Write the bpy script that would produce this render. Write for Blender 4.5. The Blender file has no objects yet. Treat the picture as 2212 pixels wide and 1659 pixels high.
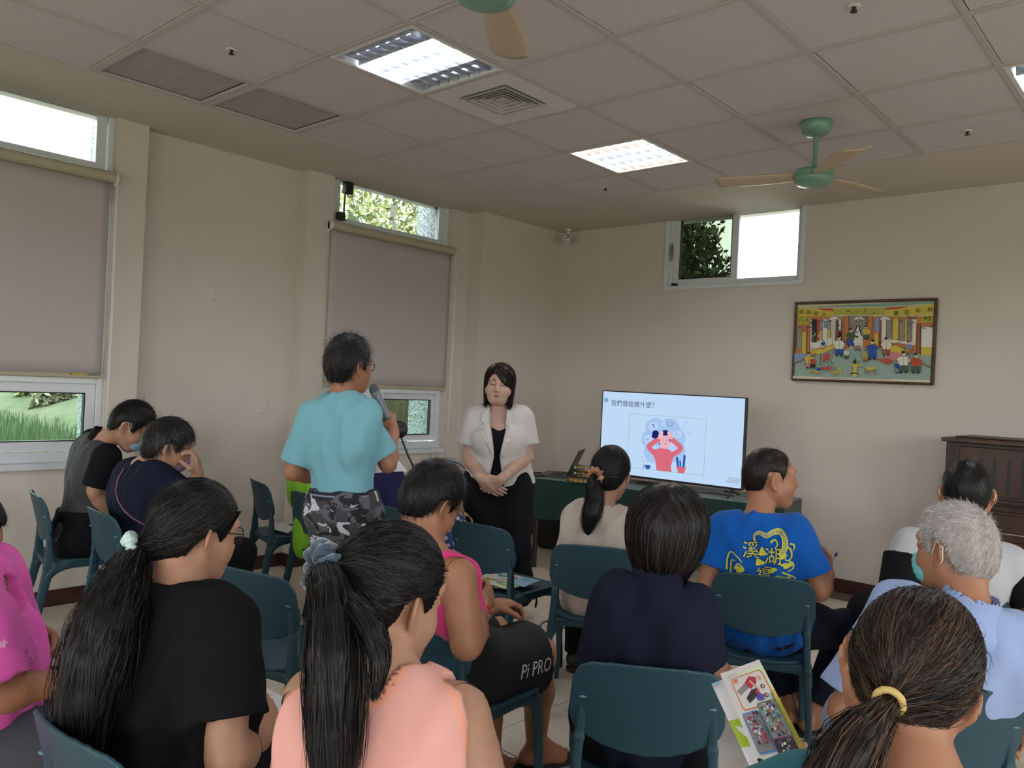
import bpy, math, random
import numpy as np
from mathutils import Vector, Matrix
from mathutils.bvhtree import BVHTree
random.seed(7); rng = np.random.default_rng(7)
scene = bpy.context.scene; COL = scene.collection

# ------------------------------------------------------------------ camera
YAW, PITCH, ROLL, FPX = -.7275, -.001, .049, 1726.
CAM = np.array([4.418, -5.199, 1.43])
_cy, _sy, _cp, _sp = math.cos(YAW), math.sin(YAW), math.cos(PITCH), math.sin(PITCH)
FW = np.array([_sy*_cp, _cy*_cp, _sp]); _r = np.array([_cy, -_sy, 0.]); _u = np.cross(_r, FW)
RT = math.cos(ROLL)*_r + math.sin(ROLL)*_u; UP = -math.sin(ROLL)*_r + math.cos(ROLL)*_u
cam = bpy.data.cameras.new('camera'); cam.sensor_width = 36; cam.lens = FPX*36/2212; cam.clip_start = .05; cam.clip_end = 200
camo = bpy.data.objects.new('camera', cam); COL.objects.link(camo)
M = Matrix.Identity(4)
for i in range(3):
    M[i][0], M[i][1], M[i][2], M[i][3] = RT[i], UP[i], -FW[i], CAM[i]
camo.matrix_world = M; scene.camera = camo
G0 = np.array([_sy, _cy, 0.]); R0 = np.array([_cy, -_sy, 0.])      # level forward / rightward directions of the view
def W(px, py, d):                                                     # the point of the place seen at a pixel, at a depth
    return CAM + (FW + RT*(px-1106)/FPX - UP*(py-829.5)/FPX)*d
def WZ(px, py, z):
    r = W(px, py, 1)-CAM; return CAM + r*(z-CAM[2])/r[2]
def head_dir(deg):
    a = math.radians(deg); return G0*math.cos(a)+R0*math.sin(a)

# ------------------------------------------------------------------ world, exposure
scene.view_settings.view_transform = 'Standard'; scene.view_settings.look = 'None'
scene.view_settings.exposure = 1.24
scene.view_settings.gamma = 1; scene.view_settings.use_curve_mapping = False
scene.cycles.max_bounces = 10; scene.cycles.diffuse_bounces = 6; scene.cycles.transparent_max_bounces = 12
scene.cycles.use_denoising = True; scene.cycles.caustics_reflective = False; scene.cycles.caustics_refractive = False
scene.cycles.sample_clamp_indirect = 4
SKY_STRENGTH, TUBE, TUBE_WARM, SCREEN = 4.2, 24.0, 26.0, 0.40
w = bpy.data.worlds.new('overcast_sky'); scene.world = w; w.use_nodes = True
nt = w.node_tree; bg = nt.nodes['Background']
tc = nt.nodes.new('ShaderNodeTexCoord'); sep = nt.nodes.new('ShaderNodeSeparateXYZ'); cr = nt.nodes.new('ShaderNodeValToRGB')
nt.links.new(tc.outputs['Generated'], sep.inputs[0]); nt.links.new(sep.outputs['Z'], cr.inputs[0])
cr.color_ramp.elements[0].position = -0.05; cr.color_ramp.elements[0].color = (.25, .27, .22, 1)
cr.color_ramp.elements[1].position = 0.06; cr.color_ramp.elements[1].color = (.93, .97, 1, 1)
nt.links.new(cr.outputs[0], bg.inputs[0]); bg.inputs[1].default_value = SKY_STRENGTH

# ------------------------------------------------------------------ materials
MATS = {}
def s2l(c): return tuple((x/12.92 if x <= .04045 else ((x+.055)/1.055)**2.4) for x in c)
def hexc(h): return s2l(tuple(int(h[i:i+2], 16)/255 for i in (0, 2, 4)))
def mat(name, col, rough=.6, spec=.4, metal=0., noise=0., nscale=8., bump=0., bscale=60., emit=0., stretch=None, sheen=0., col2=None, coat=0.):
    """plain procedural surface: base colour with a little mottling and relief"""
    if name in MATS: return MATS[name]
    m = bpy.data.materials.new(name); m.use_nodes = True; n = m.node_tree; b = n.nodes['Principled BSDF']
    if isinstance(col, str): col = hexc(col)
    b.inputs['Base Color'].default_value = (*col, 1); b.inputs['Roughness'].default_value = rough
    b.inputs['Specular IOR Level'].default_value = spec; b.inputs['Metallic'].default_value = metal
    if sheen: b.inputs['Sheen Weight'].default_value = sheen
    if coat: b.inputs['Coat Weight'].default_value = coat
    if noise or bump:
        t = n.nodes.new('ShaderNodeTexCoord'); mp = n.nodes.new('ShaderNodeMapping'); n.links.new(t.outputs['Object'], mp.inputs[0])
        if stretch: mp.inputs['Scale'].default_value = stretch
    if noise:
        nz = n.nodes.new('ShaderNodeTexNoise'); nz.inputs['Scale'].default_value = nscale; nz.inputs['Detail'].default_value = 4
        n.links.new(mp.outputs[0], nz.inputs['Vector'])
        mx = n.nodes.new('ShaderNodeMix'); mx.data_type = 'RGBA'
        c2 = hexc(col2) if isinstance(col2, str) else (col2 or tuple(x*(1-noise) for x in col))
        mx.inputs[6].default_value = (*[min(1, x*(1+noise*.5)) for x in col], 1) if not col2 else (*col, 1)
        mx.inputs[7].default_value = (*c2, 1)
        rp = n.nodes.new('ShaderNodeMapRange'); rp.inputs[1].default_value = .3; rp.inputs[2].default_value = .7
        n.links.new(nz.outputs['Fac'], rp.inputs[0]); n.links.new(rp.outputs[0], mx.inputs[0]); n.links.new(mx.outputs[2], b.inputs['Base Color'])
    if bump:
        nb = n.nodes.new('ShaderNodeTexNoise'); nb.inputs['Scale'].default_value = bscale; nb.inputs['Detail'].default_value = 3
        n.links.new(mp.outputs[0], nb.inputs['Vector']); bp = n.nodes.new('ShaderNodeBump'); bp.inputs['Strength'].default_value = bump
        bp.inputs['Distance'].default_value = .01
        n.links.new(nb.outputs['Fac'], bp.inputs['Height']); n.links.new(bp.outputs[0], b.inputs['Normal'])
    if emit:
        b.inputs['Emission Color'].default_value = (*col, 1); b.inputs['Emission Strength'].default_value = emit
    MATS[name] = m; return m
def glow(name, col, strength):
    if name in MATS: return MATS[name]
    m = bpy.data.materials.new(name); m.use_nodes = True; n = m.node_tree; n.nodes.clear()
    e = n.nodes.new('ShaderNodeEmission'); o = n.nodes.new('ShaderNodeOutputMaterial')
    if isinstance(col, str): col = hexc(col)
    e.inputs[0].default_value = (*col, 1); e.inputs[1].default_value = strength; n.links.new(e.outputs[0], o.inputs[0]); MATS[name] = m; return m
def glass(name, tint=(1, 1, 1), refl=1.0):
    if name in MATS: return MATS[name]
    m = bpy.data.materials.new(name); m.use_nodes = True; n = m.node_tree; n.nodes.clear()
    t = n.nodes.new('ShaderNodeBsdfTransparent'); t.inputs[0].default_value = (*tint, 1)
    g = n.nodes.new('ShaderNodeBsdfGlossy'); g.inputs['Roughness'].default_value = .02
    f = n.nodes.new('ShaderNodeFresnel'); f.inputs[0].default_value = 1.45
    mu = n.nodes.new('ShaderNodeMath'); mu.operation = 'MULTIPLY'; mu.inputs[1].default_value = refl; n.links.new(f.outputs[0], mu.inputs[0])
    mx = n.nodes.new('ShaderNodeMixShader'); o = n.nodes.new('ShaderNodeOutputMaterial')
    n.links.new(mu.outputs[0], mx.inputs[0]); n.links.new(t.outputs[0], mx.inputs[1]); n.links.new(g.outputs[0], mx.inputs[2]); n.links.new(mx.outputs[0], o.inputs[0])
    MATS[name] = m; return m

# ------------------------------------------------------------------ objects
def newmesh(name, V, Fq, smooth=False):
    me = bpy.data.meshes.new(name)
    V = np.asarray(V, np.float32)
    if isinstance(Fq, np.ndarray) and len(Fq):
        nf, k = Fq.shape
        me.vertices.add(len(V)); me.vertices.foreach_set('co', V.ravel())
        me.loops.add(nf*k); me.loops.foreach_set('vertex_index', Fq.astype(np.int32).ravel())
        me.polygons.add(nf); me.polygons.foreach_set('loop_start', np.arange(0, nf*k, k, dtype=np.int32))
        me.update(calc_edges=True)
    else:
        me.from_pydata(V.tolist(), [], [list(map(int, f)) for f in Fq]); me.update()
    if smooth and len(me.polygons): me.polygons.foreach_set('use_smooth', np.ones(len(me.polygons), bool))
    return me
def link(name, me, m=None, parent=None, loc=None):
    o = bpy.data.objects.new(name, me); COL.objects.link(o)
    if m is not None and me is not None and not me.materials:
        for x in (m if isinstance(m, (list, tuple)) else [m]): me.materials.append(x)
    if parent is not None: o.parent = parent
    if loc is not None: o.location = loc
    return o
def tag(o, label=None, cat=None, group=None, kind=None):
    if label: o['label'] = label
    if cat: o['category'] = cat
    if group: o['group'] = group
    if kind: o['kind'] = kind
    return o
def empty(name, loc, label=None, cat=None, group=None, rz=0., kind=None):
    o = bpy.data.objects.new(name, None); COL.objects.link(o); o.location = loc; o.rotation_euler = (0, 0, rz); o.empty_display_size = .1
    return tag(o, label, cat, group, kind)
class MB:
    """collects polygons with material slots"""
    def __init__(s): s.V = []; s.F = []; s.mi = []; s.sm = []; s.mats = []
    def mid(s, m):
        if m is None: return 0
        if m not in s.mats: s.mats.append(m)
        return s.mats.index(m)
    def add(s, V, F, m=None, smooth=False):
        o = len(s.V); s.V += [tuple(v) for v in V]; k = s.mid(m)
        for f in F: s.F.append([i+o for i in f]); s.mi.append(k); s.sm.append(smooth)
    def box(s, lo, hi, m=None, T=None):
        x0, y0, z0 = lo; x1, y1, z1 = hi
        V = [(x0,y0,z0),(x1,y0,z0),(x1,y1,z0),(x0,y1,z0),(x0,y0,z1),(x1,y0,z1),(x1,y1,z1),(x0,y1,z1)]
        if T is not None: V = [tuple(T @ Vector(v)) for v in V]
        s.add(V, [(3,2,1,0),(4,5,6,7),(0,1,5,4),(1,2,6,5),(2,3,7,6),(3,0,4,7)], m)
    def bbox(s, lo, hi, b=.004, m=None, T=None):
        """box with chamfered edges"""
        x0, y0, z0 = lo; x1, y1, z1 = hi; b = min(b, (x1-x0)/2.01, (y1-y0)/2.01, (z1-z0)/2.01)
        V = []; 
        for z, i in ((z0, b), (z0+b, 0), (z1-b, 0), (z1, b)):
            V += [(x0+i+b*(i==0),y0+i,z),(x1-i-b*(i==0),y0+i,z),(x1-i,y0+i+b*(i==0),z),(x1-i,y1-i-b*(i==0),z),(x1-i-b*(i==0),y1-i,z),(x0+i+b*(i==0),y1-i,z),(x0+i,y1-i-b*(i==0),z),(x0+i,y0+i+b*(i==0),z)]
        if T is not None: V = [tuple(T @ Vector(v)) for v in V]
        F = [tuple(range(7,-1,-1)), tuple(range(24,32))]
        for L in range(3):
            for i in range(8): F.append((L*8+i, L*8+(i+1)%8, L*8+8+(i+1)%8, L*8+8+i))
        s.add(V, F, m)
    def tube(s, P, r, n=8, m=None, caps=True):
        P = [np.array(p, float) for p in P]; R = r if hasattr(r, '__len__') else [r]*len(P); V = []; prev = None
        for i, p in enumerate(P):
            t = P[min(i+1, len(P)-1)]-P[max(i-1, 0)]; t = t/(np.linalg.norm(t)+1e-9)
            if prev is None:
                a = np.array([0, 0, 1.]) if abs(t[2]) < .9 else np.array([1., 0, 0]); u = np.cross(t, a)
            else: u = prev - t*(prev @ t)
            u = u/(np.linalg.norm(u)+1e-9); prev = u; v = np.cross(t, u)
            for k in range(n):
                a = 2*math.pi*k/n; V.append(p+(u*math.cos(a)+v*math.sin(a))*R[i])
        F = []
        for i in range(len(P)-1):
            for k in range(n): F.append((i*n+k, i*n+(k+1)%n, (i+1)*n+(k+1)%n, (i+1)*n+k))
        s.add(V, F, m, True)
        if caps:
            s.add(V[:n], [tuple(range(n-1,-1,-1))], m); s.add(V[-n:], [tuple(range(n))], m)
    def lathe(s, prof, c=(0,0,0), n=24, m=None, ax=None):
        """profile of (radius, height) about a vertical axis, or about ax"""
        A = np.array(ax if ax is not None else (0,0,1.), float); A /= np.linalg.norm(A)
        a = np.array([1.,0,0]) if abs(A[0]) < .9 else np.array([0,1.,0]); u = np.cross(A, a); u /= np.linalg.norm(u); v = np.cross(A, u); c = np.array(c, float)
        V = []
        for r, h in prof:
            for k in range(n):
                t = 2*math.pi*k/n; V.append(c+A*h+(u*math.cos(t)+v*math.sin(t))*max(r, 1e-5))
        F = []
        for i in range(len(prof)-1):
            for k in range(n): F.append((i*n+k, i*n+(k+1)%n, (i+1)*n+(k+1)%n, (i+1)*n+k))
        s.add(V, F, m, True)
    def poly(s, P, m=None): s.add(P, [tuple(range(len(P)))], m)
    def grid(s, f, nu, nv, m=None, smooth=True):
        V = [f(i/nu, j/nv) for i in range(nu+1) for j in range(nv+1)]
        F = [(i*(nv+1)+j, (i+1)*(nv+1)+j, (i+1)*(nv+1)+j+1, i*(nv+1)+j+1) for i in range(nu) for j in range(nv)]
        s.add(V, F, m, smooth)
    def mesh(s, name):
        me = bpy.data.meshes.new(name); me.from_pydata([tuple(map(float, v)) for v in s.V], [], s.F)
        for m in s.mats: me.materials.append(m)
        me.polygons.foreach_set('material_index', s.mi); me.polygons.foreach_set('use_smooth', s.sm); me.update(); return me
    def build(s, name, m=None, parent=None, loc=None):
        return link(name, s.mesh(name), m, parent, loc)
def text_mesh(body, size=1.0, res=2):
    c = bpy.data.curves.new('print', 'FONT'); c.body = body; c.size = size; c.resolution_u = res; c.align_x = 'LEFT'
    o = bpy.data.objects.new('print', c); COL.objects.link(o)
    dg = bpy.context.evaluated_depsgraph_get(); me = bpy.data.meshes.new_from_object(o.evaluated_get(dg))
    V = np.array([v.co[:] for v in me.vertices]); F = [tuple(p.vertices) for p in me.polygons]
    bpy.data.objects.remove(o); bpy.data.curves.remove(c); bpy.data.meshes.remove(me)
    return V, F

# ------------------------------------------------------------------ rounded forms from distance fields
class SDF:
    def __init__(s): s.P = []
    def rc(s, a, b, ra, rb=None, k=.02, op='u', sc=None):
        """tapered limb from a to b"""
        a = np.array(a, float); b = np.array(b, float); rb = ra if rb is None else rb; ba = b-a; L = max(ba@ba, 1e-9)
        def f(X, Y, Z):
            px, py, pz = X-a[0], Y-a[1], Z-a[2]; t = np.clip((px*ba[0]+py*ba[1]+pz*ba[2])/L, 0, 1)
            return np.sqrt((px-t*ba[0])**2+(py-t*ba[1])**2+(pz-t*ba[2])**2)-(ra+(rb-ra)*t)
        r = max(ra, rb); s.P.append((f, np.minimum(a, b)-r, np.maximum(a, b)+r, k, op)); return s
    def el(s, c, r, R=None, k=.02, op='u'):
        c = np.array(c, float); r = np.array(r, float); R = np.eye(3) if R is None else R
        def f(X, Y, Z):
            p = (X-c[0], Y-c[1], Z-c[2]); q = [p[0]*R[0,i]+p[1]*R[1,i]+p[2]*R[2,i] for i in range(3)]
            k0 = np.sqrt(sum((q[i]/r[i])**2 for i in range(3)))+1e-9; k1 = np.sqrt(sum((q[i]/r[i]**2)**2 for i in range(3)))+1e-9
            return k0*(k0-1)/k1
        e = np.sqrt((R**2) @ (r**2)); s.P.append((f, c-e, c+e, k, op)); return s
    def bx(s, c, h, R=None, r=.01, k=.01, op='u'):
        c = np.array(c, float); h = np.array(h, float)-r; R = np.eye(3) if R is None else R
        def f(X, Y, Z):
            p = (X-c[0], Y-c[1], Z-c[2]); q = [np.abs(p[0]*R[0,i]+p[1]*R[1,i]+p[2]*R[2,i])-h[i] for i in range(3)]
            return np.sqrt(sum(np.maximum(x, 0)**2 for x in q))+np.minimum(np.maximum(q[0], np.maximum(q[1], q[2])), 0)-r
        e = np.abs(R) @ (h+r); s.P.append((f, c-e, c+e, k, op)); return s
    def fn(s, f, lo, hi, k=.0, op='u'): s.P.append((f, np.array(lo, float), np.array(hi, float), k, op)); return s
    def cut(s, p, n, k=0.0, lo=(-99,)*3, hi=(99,)*3):
        """remove what lies on the side of the plane that n points to"""
        p = np.array(p, float); n = np.array(n, float); n = n/np.linalg.norm(n)
        return s.fn(lambda X, Y, Z: (X-p[0])*n[0]+(Y-p[1])*n[1]+(Z-p[2])*n[2], lo, hi, k, 'i')
    def bounds(s):
        u = [p for p in s.P if p[4] == 'u']; return np.min([p[1] for p in u], 0), np.max([p[2] for p in u], 0)
    def field(s, lo, h, n): return s.field_from(np.full(n, .08, np.float32), lo, h)
    def field_from(s, F, lo, h):
        n = F.shape; ax = [lo[i]+h*np.arange(n[i]) for i in range(3)]
        for f, a, b, k, op in s.P:
            mg = k+2.5*h
            i0 = [int(np.clip(np.floor((a[i]-mg-lo[i])/h), 0, n[i])) for i in range(3)]; i1 = [int(np.clip(np.ceil((b[i]+mg-lo[i])/h)+1, 0, n[i])) for i in range(3)]
            if any(i1[i] <= i0[i] for i in range(3)): continue
            sl = tuple(slice(i0[i], i1[i]) for i in range(3))
            d = f(ax[0][sl[0]][:, None, None], ax[1][sl[1]][None, :, None], ax[2][sl[2]][None, None, :]).astype(np.float32)
            c = F[sl]; d = np.broadcast_to(d, c.shape)
            if op == 'd': F[sl] = c+d; continue
            if op == 'u':
                if k > 0: hh = np.maximum(k-np.abs(c-d), 0)/k; F[sl] = np.minimum(c, d)-hh*hh*k*.25
                else: F[sl] = np.minimum(c, d)
            else:
                d = -d if op == 's' else d
                if k > 0: hh = np.maximum(k-np.abs(c-d), 0)/k; F[sl] = np.maximum(c, d)+hh*hh*k*.25
                else: F[sl] = np.maximum(c, d)
        return F
    def mesh(s, h, lo=None, hi=None, pad=2):
        a, b = s.bounds()
        lo = a-pad*h-.012 if lo is None else np.array(lo, float); hi = b+pad*h+.012 if hi is None else np.array(hi, float)
        n = [int(math.ceil((hi[i]-lo[i])/h))+1 for i in range(3)]
        return surfnet(s.field(lo, h, n), lo, h)
_CO = np.array([(i, j, k) for i in (0,1) for j in (0,1) for k in (0,1)])
_ED = [(a, b) for a in range(8) for b in range(a+1, 8) if np.abs(_CO[a]-_CO[b]).sum() == 1]
def surfnet(F, lo, h):
    n = F.shape; S = F < 0
    cnt = sum(S[i:n[0]-1+i, j:n[1]-1+j, k:n[2]-1+k].astype(np.int8) for i, j, k in _CO)
    act = np.argwhere((cnt > 0) & (cnt < 8))
    if len(act) == 0: return np.zeros((0, 3)), np.zeros((0, 4), int)
    idx = np.full([x-1 for x in n], -1, np.int64); idx[act[:, 0], act[:, 1], act[:, 2]] = np.arange(len(act))
    cv = [F[act[:, 0]+c[0], act[:, 1]+c[1], act[:, 2]+c[2]] for c in _CO]
    acc = np.zeros((len(act), 3)); num = np.zeros(len(act))
    for a, b in _ED:
        va, vb = cv[a], cv[b]; m = (va < 0) != (vb < 0); t = np.where(m, va/np.where(m, va-vb, 1), 0)
        acc += np.where(m[:, None], _CO[a]+(_CO[b]-_CO[a])*t[:, None], 0); num += m
    V = (act+acc/num[:, None])*h+lo; Q = []
    for ax in range(3):
        o1, o2 = [(1, 2), (2, 0), (0, 1)][ax]
        sl0 = [slice(None)]*3; sl1 = [slice(None)]*3; sl0[ax] = slice(0, -1); sl1[ax] = slice(1, None)
        A, B = S[tuple(sl0)], S[tuple(sl1)]; e = np.argwhere(A != B)
        ok = (e[:, o1] > 0) & (e[:, o2] > 0) & (e[:, o1] < n[o1]-1) & (e[:, o2] < n[o2]-1); e = e[ok]
        if not len(e): continue
        ins = A[e[:, 0], e[:, 1], e[:, 2]]
        def g(d1, d2):
            q = e.copy(); q[:, o1] -= d1; q[:, o2] -= d2; return idx[q[:, 0], q[:, 1], q[:, 2]]
        q = np.stack([g(1, 1), g(0, 1), g(0, 0), g(1, 0)], 1); q[~ins] = q[~ins][:, ::-1]; Q.append(q)
    Q = np.concatenate(Q); Q = Q[(Q >= 0).all(1)]
    return V, Q
def strands_mesh(P, r, N=None):
    """P (n, s, 3) strand points, r (s,) or (n, s) half widths -> flat tapering hairs lying on the surface with normals N, else three-sided ones"""
    n, s, _ = P.shape; r = np.broadcast_to(r, (n, s))
    t = np.gradient(P, axis=1); t /= np.linalg.norm(t, axis=2, keepdims=True)+1e-9
    if N is not None:
        u = np.cross(t, N+rng.normal(size=(n, 1, 3))*.30); u /= np.linalg.norm(u, axis=2, keepdims=True)+1e-9
        V = np.stack([P+u*r[..., None], P-u*r[..., None]], 2).reshape(-1, 3); base = (np.arange(n)[:, None]*s+np.arange(s-1)[None])*2
        return V, np.stack([base, base+1, base+3, base+2], -1).reshape(-1, 4)
    ref = rng.normal(size=(n, 1, 3)); u = np.cross(t, ref); u /= np.linalg.norm(u, axis=2, keepdims=True)+1e-9; v = np.cross(t, u)
    V = np.stack([P+(u*math.cos(a)+v*math.sin(a))*r[..., None] for a in (0, 2.0944, 4.1888)], 2).reshape(-1, 3)
    base = (np.arange(n)[:, None]*s+np.arange(s-1)[None])*3; Q = []
    for k in range(3):
        k2 = (k+1) % 3; Q.append(np.stack([base+k, base+k2, base+3+k2, base+3+k], -1).reshape(-1, 4))
    return V, np.concatenate(Q)
def join(parts):
    V = []; Q = []; o = 0
    for v, q in parts:
        if len(v) == 0: continue
        V.append(v); Q.append(q+o); o += len(v)
    return np.concatenate(V), np.concatenate(Q)
# ================================================================== THE ROOM
H = 2.92
m_wall = mat('wall_paint', (.60, .55, .485), .85, .2, noise=.03, nscale=3, bump=.05, bscale=180)
m_wall_low = m_wall
m_tile = mat('ceiling_tile_board', (.61, .565, .57), .9, .1, noise=.05, nscale=90, bump=.10, bscale=220)
_nt = m_tile.node_tree; _b = _nt.nodes['Principled BSDF']; _src = _b.inputs['Base Color'].links[0].from_socket            # pinholes of the mineral board
_t = _nt.nodes.new('ShaderNodeTexCoord'); _v = _nt.nodes.new('ShaderNodeTexNoise'); _v.inputs['Scale'].default_value = 105; _v.inputs['Detail'].default_value = 1; _nt.links.new(_t.outputs['Object'], _v.inputs['Vector'])
_r = _nt.nodes.new('ShaderNodeMapRange'); _r.inputs[1].default_value = .72; _r.inputs[2].default_value = .76; _nt.links.new(_v.outputs['Fac'], _r.inputs[0])
_m = _nt.nodes.new('ShaderNodeMix'); _m.data_type = 'RGBA'; _m.inputs[7].default_value = (.34, .30, .29, 1); _nt.links.new(_r.outputs[0], _m.inputs[0]); _nt.links.new(_src, _m.inputs[6]); _nt.links.new(_m.outputs[2], _b.inputs['Base Color'])
m_tee = mat('ceiling_tee_paint', (.50, .46, .455), .85, .15)
m_soffit = m_wall
m_floor = mat('floor_tile_ceramic', (.70, .61, .51), .25, .45, noise=.10, nscale=3.0, stretch=(1, 6, 1))
m_grout = mat('floor_grout', (.13, .11, .09), .9)
m_base = mat('baseboard_tile', (.055, .022, .016), .3, .4, noise=.3, nscale=10)
m_alu = mat('white_window_frame', (.62, .65, .68), .4, .5)
m_gasket = mat('black_gasket', (.01, .01, .01), .6)
m_glass = glass('window_glass', (.93, .98, .95)); m_glass_g = glass('green_tinted_glass', (.74, .86, .78))
m_glass_d = glass('dark_tinted_glass', (.30, .33, .28))
m_black = mat('black_plastic', (.012, .012, .013), .45)
m_white = mat('white_plastic', (.72, .71, .68), .4)
m_chrome = mat('bright_metal', (.75, .75, .76), .25, metal=1)
def struct(mb, name, m, parent=None):
    o = mb.build(name, m, parent)
    if parent is None: o['kind'] = 'structure'
    return o
# floor with separate tiles
mb = MB(); mb.box((-.95, -9.2, -.12), (8.2, 1.1, -.006), m_grout); floor = struct(mb, 'floor', m_grout)
mb = MB(); mb.bbox((0, 0, -.004), (.4965, .4965, 0), .0012); tme = mb.mesh('tile'); tme.materials.append(m_floor)
for i in range(-2, 11):
    for j in range(-1, 8):
        x = .2385+.5015*i; y = -1.345-.5015*j+.5015*2
        if y+.5 > 1.0: continue
        o = bpy.data.objects.new('tile', tme); COL.objects.link(o); o.parent = floor; o.location = (x+.0025, y+.0025, random.uniform(-.0004, .0004))
mb = MB(); mb.box((-.95, -9.2, -.01), (8.2, -4.86, 0), m_floor); mb.box((5.25, -4.86, -.01), (8.2, 1.1, 0), m_floor); mb.box((-.95, -4.86, -.01), (-.76, .93, 0), m_floor)
o = struct(mb, 'floor_border', m_floor, floor)
# left wall: piers, niche and two window openings
def wl(mb, y0, y1, x, z0=0, z1=H, xb=-.82): mb.box((xb, y0, z0), (x, y1, z1), m_wall)
XS, XN, XC = -.64, -.745, -.47
Y1a, Y1b, Y2a, Y2b = -4.45, -3.215, -1.635, -.40
mb = MB(); wl(mb, -9.2, Y1a, XS); wl(mb, Y1a, Y1b, XS, 0, .835); wl(mb, Y1b, -3.03, XS); wl(mb, -3.03, -1.865, XN); wl(mb, -1.865, Y2a, XS)
wl(mb, Y2a, Y2b, XS, 0, .835); wl(mb, Y2b, -.185, XS); wl(mb, -.185, 1.1, XC)
struct(mb, 'wall_left', m_wall)
# back wall with one high opening
YB = .925; XA, XB_, ZA = .695, 1.945, 2.31
mb = MB(); mb.box((-.82, YB, 0), (XA, YB+.15, H), m_wall); mb.box((XA, YB, 0), (XB_, YB+.15, ZA), m_wall); mb.box((XB_, YB, 0), (8.2, YB+.15, H), m_wall)
struct(mb, 'wall_back', m_wall)
# the rest of the hall, behind and beside the camera: plain walls, each with its windows
mb = MB(); xs = [-.82, .2, 1.8, 2.8, 4.4, 5.4, 7.0, 8.2]
for i in range(7):
    if i % 2: mb.box((xs[i], -9.2, 0), (xs[i+1], -9.05, .9), m_wall); mb.box((xs[i], -9.2, 2.6), (xs[i+1], -9.05, H), m_wall)
    else: mb.box((xs[i], -9.2, 0), (xs[i+1], -9.05, H), m_wall)
struct(mb, 'wall_rear', m_wall)
mb = MB(); ys = [-9.2, -8.2, -6.4, -5.2, -3.4, -2.2, -.6, 1.1]
for i in range(7):
    if i % 2: mb.box((8.05, ys[i], 0), (8.2, ys[i+1], .9), m_wall); mb.box((8.05, ys[i], 2.6), (8.2, ys[i+1], H), m_wall)
    else: mb.box((8.05, ys[i], 0), (8.2, ys[i+1], H), m_wall)
struct(mb, 'wall_right', m_wall)
# ceiling: plaster border, void slab, tees and tiles
GX, GY, T = .036, -.042, .605
mb = MB(); mb.box((-.82, GY, H), (8.2, 1.1, H+.12), m_soffit); mb.box((-.82, -9.2, H), (GX, GY, H+.12), m_soffit); mb.box((GX, -9.2, H+.10), (8.2, GY, H+.14), m_tile)
mb.box((GX, -9.2, H), (8.2, -10.02*T, H+.031), m_tile); mb.box((10.02*T, -10.02*T, H), (8.2, GY, H+.031), m_tile)
ceil = struct(mb, 'ceiling', m_soffit)
mb = MB()
for j in range(0, 11):
    x = j*T if j else GX+.008; mb.box((x-.012, -10*T, H-.002), (x+.012, GY, H+.012), m_tee)
for i in range(0, 11):
    y = -i*T if i else GY-.008; mb.box((GX, y-.012, H-.0025), (10*T, y+.012, H+.0115), m_tee)
o = struct(mb, 'ceiling_grid', m_tee, ceil)
mb = MB(); mb.bbox((-.2885, -.2885, 0), (.2885, .2885, .012), .003); cme = mb.mesh('ceiling_tile'); cme.materials.append(m_tile)
SPECIAL = {(1, 2), (4, 2), (1, 6), (4, 6), (7, 2), (7, 6), (3, 2), (4, 0), (5, 0)}
for i in range(10):
    for j in range(10):
        if (i, j) in SPECIAL: continue
        x0 = j*T if j else GX; y1 = -i*T if i else GY; x1 = (j+1)*T; y0 = -(i+1)*T
        o = bpy.data.objects.new('ceiling_tile', cme); COL.objects.link(o); o.parent = ceil
        o.location = ((x0+x1)/2+random.choice((-.0022, 0, .002)), (y0+y1)/2+random.choice((-.0025, 0, 0)), H+.0035+random.uniform(-.0012, .0012)); o.scale = ((x1-x0-.028)/.577, (y1-y0-.028)/.577, 1)
# baseboards
mb = MB()
mb.bbox((XN, -3.03, 0), (XN+.012, -1.865, .095), .002); mb.bbox((XS, -1.865, 0), (XS+.012, -.185, .095), .002); mb.bbox((XC, -.185, 0), (XC+.012, YB, .095), .002); mb.bbox((XS, -9, 0), (XS+.012, -3.03, .095), .002)
mb.box((XS, -.197, 0), (XC+.012, -.185, .095)); mb.box((XN, -1.877, 0), (XS+.012, -1.865, .095))
struct(mb, 'baseboard_left', m_base)
mb = MB(); mb.bbox((XC, YB-.012, 0), (8.05, YB, .095), .002); struct(mb, 'baseboard_back', m_base)

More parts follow.
